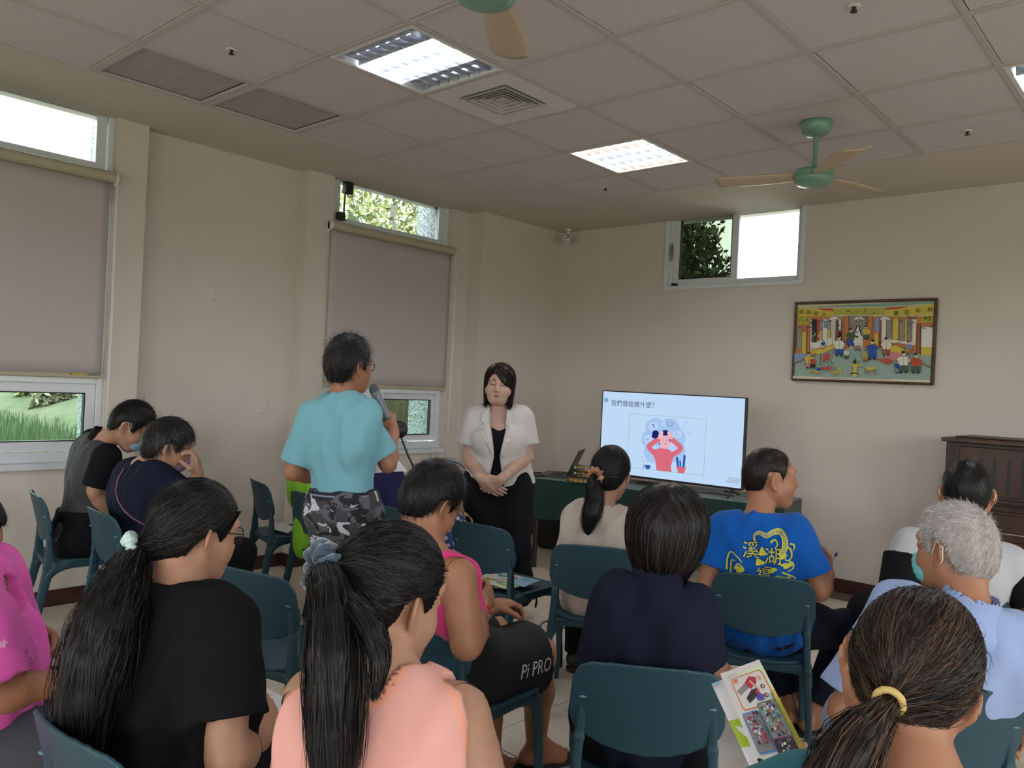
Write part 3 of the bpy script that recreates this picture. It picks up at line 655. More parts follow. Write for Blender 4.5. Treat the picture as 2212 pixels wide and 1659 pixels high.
mb.grid(cl, 120, 14, m_green); mb.poly([(-.012, -.012, TZ+.003), (TL_+.012, -.012, TZ+.003), (TL_+.012, TD, TZ+.003), (-.012, TD, TZ+.003)], m_green)
o = mb.build('tablecloth', m_green, None, (*FLc, 0)); o.rotation_euler = (0, 0, TA); tag(o, 'dark green tablecloth draped over the long table by the back wall', 'tablecloth')
# television
tvA = math.radians(4.5); TW, TH = 1.165, .655; tvc = np.array([1.345, .030])
tv_ = placed('television', (*tvc, TZ+.003), tvA, 'wide flat television on the green table showing a pale blue slide', 'television')
z0 = .052
mb = MB(); mb.bbox((-TW/2, -.002, z0), (TW/2, .045, z0+TH), .006); mb.bbox((-.35, .045, z0+.05), (.35, .075, z0+.40), .01); mb.build('casing', m_black, tv_)
mb = MB(); fr = .008
for lo, hi in (((-TW/2, -.006, z0), (-TW/2+fr, -.002, z0+TH)), ((TW/2-fr, -.006, z0), (TW/2, -.002, z0+TH)), ((-TW/2, -.006, z0+TH-fr), (TW/2, -.002, z0+TH)), ((-TW/2, -.008, z0), (TW/2, -.002, z0+.016))): mb.bbox(lo, hi, .0015)
mb.build('bezel', m_black, tv_)
for x in (-TW/2+.12, TW/2-.07):
    mb = MB(); mb.tube([(x-.02, .02, z0+.005), (x, -.03, z0-.012), (x+.012, -.10, .012), (x+.012, -.115, .0)], .007, 8); mb.tube([(x-.02, .02, z0+.005), (x-.01, .06, z0-.02), (x, .13, .007)], .007, 8); mb.tube([(x-.05, -.02, z0-.012), (x, -.03, z0-.012), (x+.03, -.03, z0-.010)], .008, 8); mb.build('foot', m_black, tv_)
SW, SH = TW-2*fr, TH-fr-.016
def sc(cx, cy):
    v = .5
    for _ in range(4):
        xl, xr = 105-55*v, 2090-60*v; yt = 125+(cx-105)*100/1985; yb = 1235+(cx-50)*210/1980; v = (cy-yt)/(yb-yt)
    return ((cx-xl)/(xr-xl)-.5)*SW, z0+.016+(1-v)*SH
E_ = lambda n, c: glow('screen_'+n, c, SCREEN)
e_bg, e_ink, e_cloud, e_cl2, e_red, e_red2, e_sk, e_nv, e_bl, e_line, e_gr = E_('pale', 'C3DEFC'), E_('ink', '3A3F55'), E_('cloud', 'A9C9F3'), E_('cloud_light', 'BBD6FA'), E_('coral', 'DE6E80'), E_('coral_dark', 'C25A70'), E_('skin', 'F0B9C4'), E_('navy', '1B2468'), E_('blue', '2E62B5'), E_('line', '96AAB4'), E_('grey', '8FB0DC')
mb = MB(); mb.box((-SW/2, -.0035, z0+.016), (SW/2, -.002, z0+.016+SH), e_bg); mb.build('screen', None, tv_)
class Flat:
    """flat drawing on a local plane, each layer a hair in front of the last"""
    def __init__(s, m, y0=-.0037, st=-.00004): s.mb = MB(); s.m = m; s.y = y0; s.st = st
    def up(s): s.y += s.st
    def poly(s, P, mt): s.up(); s.mb.poly([(x, s.y, z) for x, z in (s.m(*p) for p in P)], mt)
    def ell(s, c, rx, ry, mt, n=28, rot=0.): cr_, sr_ = math.cos(rot), math.sin(rot); s.poly([(c[0]+rx*math.cos(a)*cr_-ry*math.sin(a)*sr_, c[1]+rx*math.cos(a)*sr_+ry*math.sin(a)*cr_) for a in np.linspace(0, 2*math.pi, n, endpoint=False)], mt)
    def line(s, P, wd, mt, caps=False):
        s.up(); P = np.array(P, float); t = np.gradient(P, axis=0) if len(P) > 1 else P; t /= np.linalg.norm(t, axis=1, keepdims=True)+1e-9; n_ = np.stack([-t[:, 1], t[:, 0]], 1); Wd = np.broadcast_to(np.array(wd, float), (len(P),))[:, None]; A_, B_ = P+n_*Wd, P-n_*Wd
        V = [(x, s.y, z) for x, z in (s.m(*p) for p in list(A_)+list(B_))]; k = len(P); s.mb.add(V, [(i, i+1, k+i+1, k+i) for i in range(k-1)], mt)
        if caps:
            for q in (P[0], P[-1]): s.ell(q, Wd[0, 0], Wd[0, 0], mt, 16)
    def text(s, body, at, size, mt, sx=1.):
        s.up(); V, F_ = text_mesh(body, size); x, z = s.m(*at); s.mb.add([(x+v[0]*sx, s.y, z+v[1]) for v in V], F_, mt)
F = Flat(sc); C_ = lambda pts, n=24: curve(pts, n)
def curve(pts, n=40):
    pts = np.array(pts, float); u = np.linspace(0, len(pts)-1, n); i = np.clip(u.astype(int), 0, len(pts)-2); t = (u-i)[:, None]
    p0 = pts[np.maximum(i-1, 0)]; p1, p2 = pts[i], pts[i+1]; p3 = pts[np.minimum(i+2, len(pts)-1)]
    return .5*((2*p1)+(-p0+p2)*t+(2*p0-5*p1+4*p2-p3)*t*t+(-p0+3*p1-3*p2+p3)*t**3)
F.text('我們曾經做什麼？', (222, 318), .0505, e_ink); F.ell((150, 247), 29, 31, e_ink); F.ell((150, 247), 23, 25, E_('aqua', '6FC3E8'))
R4 = [(508, 438), (1590, 512), (1552, 1282), (470, 1172)]
for i in range(4): F.line([R4[i], R4[(i+1) % 4]], 2.2, e_line)
for c, a, b in (((890, 650), 150, 155), ((1085, 650), 150, 150), ((815, 790), 128, 130), ((1180, 770), 130, 135), ((880, 960), 160, 160), ((1160, 940), 150, 160), ((1030, 860), 200, 200)): F.ell(c, a, b, e_cloud)
for c, a, b in (((860, 610), 75, 60), ((1000, 580), 40, 35), ((790, 790), 70, 60), ((1200, 720), 70, 50), ((1130, 900), 60, 80), ((860, 930), 70, 60)): F.ell(c, a, b, e_cl2)
sp = np.linspace(0, 16, 70); F.line([(1092+(18+32*abs(math.sin(t*.37)))*math.cos(t), 578+(14+28*abs(math.cos(t*.29)))*math.sin(t)) for t in sp], 1.3, e_ink)
F.line(C_([(740, 700), (770, 715), (790, 690), (780, 680), (790, 715), (815, 700), (805, 690), (830, 715)]), 1.6, e_gr)
F.ell((890, 712), 48, 46, e_nv); F.ell((862, 750), 28, 24, e_nv); F.ell((905, 765), 24, 30, e_nv); F.line([(890, 770), (880, 790)], 14, e_nv)
F.ell((1030, 820), 78, 98, e_sk); F.line([(1010, 880), (1010, 930)], 46, e_sk); F.ell((1030, 700), 62, 38, e_nv); F.ell((1096, 800), 8, 30, e_nv)
F.poly([(940, 915), (1058, 925), (1110, 945), (1140, 1045), (1108, 1160), (1120, 1236), (903, 1216), (890, 1080), (868, 1040), (880, 930)], e_red)
F.line(C_([(930, 795), (870, 830), (800, 880), (820, 930), (880, 985), (915, 1050)]), 34, e_red, True); F.line(C_([(1130, 795), (1180, 840), (1245, 905), (1200, 960), (1130, 1000), (1100, 1030)]), 34, e_red, True); F.poly([(945, 912), (1055, 920), (1055, 950), (943, 945)], e_red)
F.line([(835, 918), (862, 880)], 2, e_red2); F.line(C_([(1110, 960), (1130, 1000), (1140, 1045)]), 2, e_red2); F.line([(1000, 1115), (1035, 1085)], 2, e_red2)
F.ell((962, 735), 26, 64, e_sk, rot=.5); F.ell((1096, 735), 26, 62, e_sk, rot=-.5); F.line([(978, 720), (990, 685)], 7, E_('pale_hand', 'F8D5DC'), True); F.line([(1078, 715), (1066, 685)], 7, E_('pale_hand', 'F8D5DC'), True)
for p in ([(990, 768), (1015, 772)], [(1055, 768), (1078, 772)], [(998, 798), (1018, 806)], [(1058, 800), (1080, 800)], [(1042, 790), (1058, 832), (1042, 836)]): F.line(p, 2, e_nv)
F.ell((1025, 852), 10, 8, e_red2); F.ell((946, 850), 11, 11, e_nv)
F.line([(852, 580), (866, 612)], 6, e_nv); F.ell((873, 627), 7, 7, e_nv); F.line([(1320, 540), (1298, 600)], 8, e_cloud); F.ell((1278, 628), 10, 10, e_cloud); F.line([(1330, 630), (1318, 645)], 4, e_cloud); F.line(C_([(1335, 715), (1350, 690), (1380, 700), (1375, 730), (1350, 745)]), 6, e_cloud); F.line(C_([(700, 1010), (700, 1080), (725, 1105), (740, 1075)]), 6, e_cloud)
for x, y in ((752, 787), (771, 788), (790, 789), (1174, 712), (1192, 714), (1210, 716)): F.ell((x, y), 5.5, 5.5, e_nv, 10)
for o_ in (0, 14): F.line(C_([(775+o_, 1110), (770+o_, 1085), (785+o_, 1070), (790+o_, 1045)]), 1.6, e_gr)
F.poly([(737, 1142), (826, 1148), (815, 1185), (795, 1203), (762, 1200), (743, 1175)], e_bl); F.line([(728+14*math.cos(a), 1163+20*math.sin(a)) for a in np.linspace(1.0, 5.3, 14)], 4, e_bl); 
for k in range(4): F.line([(755+k*16, 1155), (752+k*16, 1185)], 1.5, e_nv)
F.line([(1195, 1045), (1210, 1160)], 17, e_bl, True); F.line([(1239, 1088), (1243, 1165)], 12, e_bl, True); F.line([(1298, 1018), (1284, 1165)], 17, e_bl, True)
F.poly([(1180, 1158), (1320, 1172), (1318, 1196), (1182, 1180)], e_red); F.poly([(1194, 1180), (1310, 1194), (1292, 1255), (1206, 1247)], e_red)
for k in range(5): F.line([(1842+k*33, 1366+k*4), (1900+k*33, 1288+k*4)], 2.6, e_ink)
F.mb.build('slide', None, tv_)
# things on the table
p = WZ(1160, 1029, TZ+.004); ms = placed('computer_mouse', (*p[:2], TZ+.004), TA+.5, 'black computer mouse beside the laptop', 'mouse')
S = SDF(); S.el((0, 0, .006), (.052, .030, .030), None); S.cut((0, 0, 0), (0, 0, -1)); V, Q = S.mesh(.004); link('shell', newmesh('shell', V, Q, True), mat('dark_grey_plastic', (.03, .03, .032), .4), ms)
mb = MB(); mb.bbox((.012, -.003, .024), (.035, .003, .036), .002); mb.build('wheel', m_black, ms)
h1, h2 = WZ(1222, 1033, TZ+.006), WZ(1256, 1013, TZ+.006); e1 = nrm(h2-h1) if 'nrm' in globals() else (h2-h1)/np.linalg.norm(h2-h1); lw = min(max(np.linalg.norm(h2-h1), .28), .33); b1 = np.array([-e1[1], e1[0], 0]); b1 = b1 if b1 @ R0 < 0 else -b1
lp = placed('laptop', h1, 0, 'open dark laptop on the green table with its screen turned to the wall side', 'laptop')
def LP(a, b, c): return tuple(e1*a+b1*b+np.array([0, 0, c]))
mb = MB(); V = [LP(a, b, c) for c in (0, .014) for a, b in ((0, 0), (lw, 0), (lw, .215), (0, .215))]; FB = [(3, 2, 1, 0), (4, 5, 6, 7), (0, 1, 5, 4), (1, 2, 6, 5), (2, 3, 7, 6), (3, 0, 4, 7)]; mb.add(V, FB); mb.build('base', mat('laptop_grey', (.10, .095, .09), .4, metal=.4), lp)
mb = MB()
for i in range(10):
    for j in range(5): a, b = .02+i*(lw-.04)/10, .03+j*.022; mb.add([LP(a+x, b+y, z) for z in (.014, .0165) for x, y in ((0, 0), ((lw-.04)/10-.004, 0), ((lw-.04)/10-.004, .018), (0, .018))], FB)
mb.build('keyboard', m_black, lp)
mb = MB(); tl = math.radians(24); up_ = lambda h, t: (-math.sin(tl)*h-math.cos(tl)*t, math.cos(tl)*h-math.sin(tl)*t)
V = [LP(a, up_(h, t)[0], .014+up_(h, t)[1]) for t in (0, .007) for a, h in ((0, 0), (lw, 0), (lw, .225), (0, .225))]; mb.add(V, FB); mb.build('lid', mat('laptop_black', (.012, .011, .010), .35), lp)
mb = MB(); V = [LP(a, up_(h, -.001)[0], .014+up_(h, -.001)[1]) for a, h in ((.012, .016), (lw-.012, .016), (lw-.012, .215), (.012, .215))]; mb.poly(V); mb.build('display', mat('dark_display', (.01, .01, .011), .15), lp)
m_clear = glass('clear_plastic_box', (.86, .84, .86), 1.6); m_gold = mat('golden_pastry', (.52, .31, .045), .5, noise=.5, nscale=60, col2=(.75, .55, .12)); m_dk = mat('dark_wrapper', (.05, .04, .07), .4)
p = WZ(1262, 1043, TZ+.006)
fb = placed('snack_box', (*p[:2], TZ+.005), TA+.15, 'flat clear plastic box of golden pastries at the table edge', 'food box', 'boxes of pastries on the green table')
mb = MB(); mb.bbox((-.12, -.06, 0), (.12, .06, .042), .006); mb.build('box', m_clear, fb)
for i in range(6):
    for j in range(2): mb = MB(); mb.lathe([(0, .002), (.017, .003), (.019, .014), (.014, .028), (0, .030)], (-.095+.038*i, -.028+.056*j, 0), 12); mb.build('pastry', m_gold, fb)
for k in range(2):
    fb = placed('snack_box', (*(p+R0*-.012+G0*.02)[:2], TZ+.048+.044*k), .2*k, ('round clear tub of golden pastries, lower of the two stacked tubs', 'round clear tub of golden pastries, topmost of the stack')[k], 'food box', 'boxes of pastries on the green table')
    mb = MB(); mb.lathe([(0, 0), (.070, 0), (.074, .004), (.074, .036), (.070, .041), (0, .041)], n=32); mb.build('tub', m_clear, fb)
    mb = MB(); mb.lathe([(.0755, .016), (.0755, .027)], n=32); mb.build('label_band', m_dk, fb)
    for i in range(8): mb = MB(); a = i*math.pi/4; mb.lathe([(0, .003), (.017, .004), (.019, .016), (.012, .033), (0, .035)], (.046*math.cos(a), .046*math.sin(a), 0), 10); mb.build('pastry', m_gold, fb)
def cable(label, pts, r=.0035, m=None, name='cable', cat='cable'):
    P_ = curve(pts, 12*len(pts)); o_ = P_[0].copy(); mb = MB(); mb.tube(P_-o_, r, 6); o = mb.build(name, m or m_black, None, tuple(o_)); tag(o, label, cat); return o
bp = lambda px, py, z=TZ+.012: WZ(px, py, z)
th = np.linspace(0, 30, 90); c0 = bp(1400, 1047); cable('tangle of black cables on the tablecloth under the television', [c0+np.array([.09*math.cos(t)*(1-.004*t)*tu[0]-.03*math.sin(t*1.13)*tu[1], .09*math.cos(t)*tu[1]+.03*math.sin(t*1.13), .006+.010*abs(math.sin(t*.7))]) for t in th[::2]], .004)
cable('black television cable trailing along the green cloth', [bp(1440, 1052, TZ+.009), bp(1490, 1062, TZ+.009), bp(1540, 1066, TZ+.009), bp(1585, 1072, TZ+.009)], .0035)
fl = lambda px, py, z=.005: WZ(px, py, z)
cable('black cable on the floor passing under the chair with brochures', [fl(1098, 1300), fl(1097, 1345), fl(1100, 1385), fl(1140, 1388), fl(1185, 1392), fl(1168, 1355), fl(1180, 1342), fl(1215, 1342)], .004)
cable('looped black cable on the floor behind the chair of the beige-shirted woman', [fl(1190, 1345), fl(1222, 1336), fl(1210, 1352), fl(1232, 1358), fl(1250, 1352), fl(1215, 1345), fl(1240, 1338), fl(1300, 1350)], .004)
cable('pale tangled cord on the floor beside the man in blue', [fl(1506, 1215), fl(1522, 1222), fl(1508, 1228), fl(1524, 1234), fl(1512, 1240), fl(1528, 1246), fl(1540, 1240)], .004, m_white)
# black bag under the table
p = WZ(1178, 1186, 0); bg_ = placed('duffel_bag', (p[0]+.05, p[1]+.10, 0), TA, 'black bag on the floor under the green table', 'bag')
S = SDF(); S.bx((0, 0, .15), (.17, .10, .15), None, .05); S.fn(lambda X, Y, Z: .006*np.sin(X*40)*np.sin(Z*30+Y*20), (-.2, -.2, 0), (.2, .2, .35), 0, 'd'); S.cut((0, 0, .002), (0, 0, -1)); V, Q = S.mesh(.01); link('bag_body', newmesh('bag_body', V, Q, True), mat('black_nylon', (.01, .01, .011), .7), bg_)
mb = MB(); mb.tube([(-.08, -.02, .29), (-.06, -.02, .36), (.06, -.02, .36), (.08, -.02, .29)], .008, 8); mb.build('handle', m_black, bg_)
# upright piano by the right of the back wall
m_pi = mat('piano_wood', (.060, .024, .011), .38, .4, noise=.45, nscale=9, stretch=(1, 1, .12), col2=(.028, .011, .006)); m_pid = mat('piano_dark', (.018, .009, .006), .4)
pn = placed('upright_piano', (3.13, .36, 0), 0, 'dark brown upright piano with a slotted upper panel against the back wall', 'piano'); PW = 1.48
for nm, lo, hi, mm in (('side_panel', (0, .02, 0), (.04, .52, 1.20), m_pi), ('side_panel', (PW-.04, .02, 0), (PW, .52, 1.20), m_pi), ('lid', (-.025, -.015, 1.20), (PW+.025, .54, 1.225), m_pi), ('lid_rail', (.03, .09, 1.225), (PW, .52, 1.236), m_pid), ('upper_panel', (.04, .03, .80), (PW-.04, .05, 1.20), m_pi), ('lower_panel', (.04, .10, .12), (PW-.04, .12, .62), m_pi), ('key_bed', (0, -.24, .60), (PW, .12, .66), m_pi), ('fallboard', (.05, -.03, .66), (PW-.05, .04, .80), m_pi), ('key_slip', (.05, -.235, .66), (PW-.05, -.21, .70), m_pi), ('plinth', (0, .08, 0), (PW, .52, .12), m_pid), ('top_moulding', (.0, .015, 1.175), (PW, .032, 1.20), m_pid), ('moulding', (.04, .012, .835), (PW-.04, .032, .85), m_pid), ('moulding', (.04, -.045, .79), (PW-.04, .032, .805), m_pi), ('back_board', (.04, .50, .05), (PW-.04, .52, 1.20), m_pid), ('stile', (0, .012, .80), (.07, .032, 1.20), m_pid), ('stile', (PW-.07, .012, .80), (PW, .032, 1.20), m_pid)):
    mb = MB(); mb.bbox(lo, hi, .004); mb.build(nm, mm, pn)
for x in (.03, PW-.09): mb = MB(); mb.lathe([(.02, 0), (.03, .01), (.022, .05), (.035, .40), (.042, .56), (.03, .60)], (x+.03, -.18, 0), 16); mb.build('leg', m_pi, pn)
for xo in (.18, PW-.50):                                              # two groups of carved slots
    for k in range(5): mb = MB(); mb.bbox((xo+.004+.075*k, .0285, .895), (xo+.020+.075*k, .031, 1.115), .001); mb.build('slot', m_black, pn)
    mb = MB(); mb.bbox((xo-.01, .020, .87), (xo+.34, .034, .888), .004); mb.build('slot_sill', m_pi, pn)
mb = MB()
for k in range(52): mb.bbox((.06+k*.0258, -.21, .665), (.06+k*.0258+.0248, -.06, .685), .001)
mb.build('keys', m_white, pn)
# framed print
def pc(cx, cy):
    v = .5
    for _ in range(4):
        xl, xr = 185-45*v, 2050-30*v; yt = 235-(cx-185)*95/1865; yb = 1245+(cx-140)*30/1880; v = (cy-yt)/(yb-yt)
    return (cx-xl)/(xr-xl)*1.012, (1-v)*.612
pic = placed('framed_picture', (1.898, YB-.028, 1.558), math.radians(-.0), 'framed festive New Year print with yellow banners on the back wall', 'picture')
m_gilt = mat('carved_gilt_wood', (.085, .045, .018), .4, .5, noise=.6, nscale=90, bump=.5, bscale=120, metal=.2)
for lo, hi in (((0, -.006, 0), (.022, .026, .612)), ((.99, -.006, 0), (1.012, .026, .612)), ((.022, -.006, 0), (.99, .026, .022)), ((.022, -.006, .59), (.99, .026, .612))): mb = MB(); mb.bbox(lo, hi, .006); mb.build('frame', m_gilt, pic)
K = lambda n, h: mat('ink_'+n, h, .55)
k_pa, k_fl, k_ce, k_ye, k_yg, k_or, k_bk, k_gr, k_wh, k_bl, k_rd, k_pk, k_gn, k_br, k_sk, k_lb = (K(n, h) for n, h in (('paper', 'CFC6B0'), ('floor', '8FA79B'), ('ceiling', 'BEBB94'), ('yellow', 'C7B345'), ('olive', 'A8A83E'), ('orange', 'B9763F'), ('black', '1D1D22'), ('grey', '8C8578'), ('white', 'D8D6CB'), ('blue', '1F4C9C'), ('red', 'B4482F'), ('pink', 'C07C78'), ('green', '3C5A45'), ('brown', '8A5A33'), ('flesh', 'DCC9AE'), ('pale_blue', '7C92AE')))
mb = MB(); mb.box((.02, .004, .02), (.992, .01, .592), k_pa); 
F = Flat(pc, .0038, -.00003); F.mb = mb
F.poly([(215, 265), (2010, 180), (1988, 1210), (175, 1190)], k_fl); F.poly([(215, 265), (2010, 180), (2000, 800), (195, 830)], k_ce); F.poly([(290, 300), (1400, 270), (2005, 215), (2008, 182), (1500, 215)], K('teal_shade', '7D9C8D'))
F.poly([(213, 420), (2003, 390), (2000, 700), (1850, 860), (1340, 815), (870, 815), (420, 900), (198, 900)], k_or); F.poly([(410, 460), (760, 440), (755, 760), (410, 850)], k_wh); F.poly([(1370, 440), (1800, 420), (1790, 760), (1370, 720)], k_wh)
F.poly([(213, 310), (740, 345), (775, 425), (213, 425)], k_ye); F.poly([(720, 312), (1418, 283), (1380, 378), (770, 388)], k_yg); F.poly([(1418, 310), (2006, 222), (2003, 355), (1395, 405)], k_ye); F.poly([(213, 425), (400, 425), (400, 520), (211, 525)], k_yg); F.poly([(1860, 385), (2003, 370), (2001, 455), (1860, 470)], k_yg)
F.poly([(480, 310), (720, 305), (735, 340), (600, 335)], k_rd); F.poly([(1430, 280), (1720, 255), (1600, 290), (1420, 310)], k_rd); F.line([(720, 312), (775, 425)], 3, k_br); F.line([(1418, 283), (1385, 385)], 3, k_br); F.line([(213, 425), (2003, 390)], 3, k_br)
for x0, x1, yt, yb, c in ((430, 500, 450, 750, k_bk), (500, 540, 455, 730, k_rd), (540, 580, 450, 720, k_gr), (535, 575, 600, 715, k_ye), (580, 650, 455, 710, k_wh), (600, 640, 470, 560, k_lb), (650, 700, 460, 690, k_gr), (650, 695, 580, 690, k_ye), (720, 750, 460, 760, k_wh), (770, 790, 420, 820, k_br), (795, 850, 430, 590, k_lb), (800, 840, 450, 570, k_wh), (800, 850, 600, 760, k_bk), (880, 940, 400, 690, k_or), (950, 1180, 395, 700, k_gr), (1190, 1250, 390, 700, k_or), (1275, 1345, 420, 590, k_lb), (1280, 1335, 620, 760, k_ye), (1345, 1365, 420, 800, k_br), (1430, 1500, 430, 690, k_gr), (1510, 1585, 425, 700, k_ye), (1590, 1660, 420, 710, k_gr), (1660, 1690, 420, 710, k_ye), (1690, 1750, 420, 720, k_gr), (1810, 1850, 480, 870, k_br), (290, 350, 620, 910, k_ye), (215, 290, 580, 840, k_gr), (370, 405, 540, 900, k_or), (1860, 2000, 520, 780, k_wh), (1860, 2000, 780, 890, k_ye)):
    F.poly([(x0, yt), (x1, yt), (x1, yb), (x0, yb)], c)
    for xx in (x0, x1): F.line([(xx, yt), (xx, yb)], 2.5, k_bk)
F.poly([(1000, 640), (1060, 520), (1130, 640), (1130, 810), (960, 810)], k_wh); F.line([(1005, 650), (1055, 520)], 8, k_bk); F.line([(1120, 660), (1072, 520)], 8, k_bk)
for c in ((745, 428), (1075, 425), (1415, 420)):
    F.poly([(c[0]-75, c[1]+28), (c[0]-45, c[1]-12), (c[0], c[1]-25), (c[0]+45, c[1]-12), (c[0]+80, c[1]+24), (c[0], c[1]+12)], k_wh); F.line(C_([(c[0]-75, c[1]+28), (c[0]-45, c[1]-12), (c[0], c[1]-25), (c[0]+45, c[1]-12), (c[0]+80, c[1]+24)]), 2.5, k_bl)
rs = np.random.default_rng(4)
for x0, x1, y0, y1, n, c in ((430, 540, 600, 740, 14, k_wh), (430, 720, 450, 480, 14, k_bk), (790, 860, 430, 640, 16, k_bk), (950, 1180, 400, 620, 24, k_bk), (1700, 1800, 380, 520, 20, k_bk), (1430, 1760, 440, 700, 20, k_bk), (380, 480, 470, 560, 16, k_bk), (870, 960, 700, 800, 12, k_bk), (880, 1350, 300, 365, 20, k_bk), (1870, 2000, 390, 440, 12, k_bk), (230, 380, 440, 490, 14, k_gn), (215, 380, 545, 575, 12, k_bl), (1860, 2000, 515, 545, 12, k_bl), (1520, 1640, 730, 820, 18, k_br), (1550, 1700, 850, 1000, 16, k_bk)):
    for _ in range(n):
        x, y = rs.uniform(x0, x1), rs.uniform(y0, y1); F.line(C_([(x, y), (x+rs.uniform(-14, 14), y+rs.uniform(-10, 10)), (x+rs.uniform(-22, 22), y+rs.uniform(-14, 14))], 5), rs.uniform(1.5, 4), c)
F.poly([(190, 890), (370, 900), (380, 930), (190, 1020)], k_lb); F.line([(185, 1025), (395, 945)], 7, k_br); F.line([(1860, 985), (1990, 1045)], 7, k_br)
F.poly([(440, 860), (770, 770), (770, 815), (560, 900), (500, 900)], k_ye); F.line([(565, 900), (565, 1045)], 6, k_br); F.line([(725, 860), (722, 960)], 4, k_br); F.poly([(600, 910), (690, 880), (690, 970), (610, 990)], k_rd)
F.poly([(1425, 830), (1640, 860), (1620, 985), (1425, 930)], k_pk); F.poly([(1430, 800), (1560, 770), (1690, 830), (1650, 870), (1430, 840)], k_ye); F.poly([(1310, 945), (1450, 940), (1540, 985), (1450, 1020)], k_rd)
def fig(x, y, h, robe, hem, facing=1):
    w_ = h*.20; F.poly([(x-w_*.55, y-h*.72), (x+w_*.55, y-h*.72), (x+w_*.95, y-h*.40), (x+w_, y-h*.10), (x-w_, y-h*.10), (x-w_*.95, y-h*.40)], robe); F.poly([(x-w_*.95, y-h*.34), (x+w_*.95, y-h*.34), (x+w_, y-h*.08), (x-w_, y-h*.08)], hem)
    for a in (-1, 1): F.line([(x+a*w_*.45, y-h*.10), (x+a*w_*.55, y)], h*.045, k_bk); F.line(C_([(x+a*w_*.6, y-h*.68), (x+a*w_*1.1, y-h*.55), (x+facing*w_*.9, y-h*.48)], 8), h*.05, robe)
    F.ell((x, y-h*.84), h*.085, h*.10, k_sk, 14); F.ell((x-facing*h*.02, y-h*.90), h*.085, h*.065, k_bk, 14); F.line([(x, y-h*.70), (x+facing*w_*.1, y-h*.12)], 2, k_bk)
    F.line([(x-w_*.95, y-h*.40), (x-w_, y-h*.10), (x+w_, y-h*.10), (x+w_*.95, y-h*.40)], 2, k_bk)
for a in ((975, 795, 250, k_gn, k_bl), (820, 925, 285, k_flesh if 'k_flesh' in globals() else k_wh, k_bl), (920, 960, 150, k_wh, k_gn), (1065, 850, 205, k_wh, k_gr), (1170, 990, 160, k_yg, k_or, -1), (1262, 965, 280, k_bl, k_bl, -1), (1180, 700, 190, k_ye, k_gn), (1440, 905, 250, k_wh, k_brown if 'k_brown' in globals() else k_br), (455, 945, 130, k_ye, k_or), (600, 830, 120, k_bl, k_wh, -1), (400, 1090, 220, k_ye, k_pk), (460, 1085, 170, k_rd, k_bk), (1590, 1130, 180, k_bl, k_lb), (1660, 1125, 300, k_wh, k_gn), (1740, 1000, 160, k_gr, k_wh), (1720, 880, 180, k_lb, k_or), (1810, 1130, 280, k_rd, k_gn)): fig(*a)
F.poly([(970, 1045), (1000, 1020), (1110, 1020), (1120, 1045)], k_ye); F.poly([(1020, 1045), (1065, 1045), (1060, 1100), (1075, 1145), (1010, 1145), (1025, 1100)], k_ye); F.poly([(970, 1150), (1100, 1150), (1060, 1130), (1010, 1130)], k_bk); F.ell((1040, 1165), 36, 22, k_ye); F.ell((1038, 990), 20, 26, k_bk); F.ell((1075, 995), 16, 24, k_gr); F.line([(1045, 975), (1045, 935)], 5, k_bk)
F.poly([(1172, 1060), (1290, 1050), (1318, 1080), (1215, 1100)], k_ye); 
for x, y0, y1 in ((1178, 1065, 1145), (1222, 1100, 1160), (1302, 1085, 1160), (1285, 1075, 1125)): F.line([(x, y0), (x, y1)], 5, k_br)
F.poly([(580, 1065), (725, 1065), (705, 1105), (600, 1100)], k_rd)
for _ in range(40): x, y = rs.uniform(600, 760), rs.uniform(985, 1060); F.line([(x, y), (x+rs.uniform(-14, 14), y-rs.uniform(4, 16))], 3.5, (k_gn, k_wh, k_bk)[rs.integers(3)])
for x, y in ((440, 1120), (500, 1130), (550, 1130), (740, 1135), (790, 1135), (840, 1130)): F.ell((x, y), 28, 16, k_ye); F.line([(x-22, y+8), (x+15, y-8)], 3, k_bk)
F.ell((760, 1075), 14, 22, k_or); F.ell((843, 1085), 16, 24, k_ye); F.ell((548, 1095), 34, 22, k_bl)
F.poly([(175, 1188), (1988, 1210), (1985, 1240), (172, 1218)], k_pa); F.line([(600, 1208), (1500, 1218)], 3, k_gr)
for ch, at in (('源', (247, 388)), ('財', (365, 390)), ('發', (462, 402)), ('大', (575, 415)), ('慶', (1525, 378)), ('吉', (1655, 362)), ('年', (1790, 342)), ('新', (1935, 325))): F.text(ch, at, .037, k_bk)
F.mb.build('print', None, pic)
# grey drum fan and the round black microphone on its stand, behind the audience
p = W(966, 1042, 5.35); m_sil = mat('silver_plastic', (.33, .34, .36), .3, .5, metal=.3)
fn = placed('floor_fan', (p[0], p[1], 0), 0, 'silver grey floor fan half hidden behind the person in pink', 'fan'); ax = nrm2((CAM-p)*np.array([1, 1, 0])) if 'nrm2' in globals() else (CAM-p)*np.array([1, 1, 0])/np.linalg.norm((CAM-p)[:2]); z_ = p[2]
mb = MB(); mb.lathe([(.150, -.06), (.165, -.05), (.168, .04), (.160, .055), (.145, .05), (.140, -.05), (.150, -.06)], (0, 0, z_), 40, None, ax); mb.build('drum', m_sil, fn)
for k in range(4): mb = MB(); mb.lathe([(.03+.028*k, .050), (.034+.028*k, .054), (.038+.028*k, .050)], (0, 0, z_), 32, None, ax); mb.build('grille_ring', m_chrome, fn)
mb = MB(); mb.lathe([(0, .04), (.03, .045), (.03, -.05), (0, -.06)], (0, 0, z_), 20, None, ax); mb.build('hub', m_sil, fn)
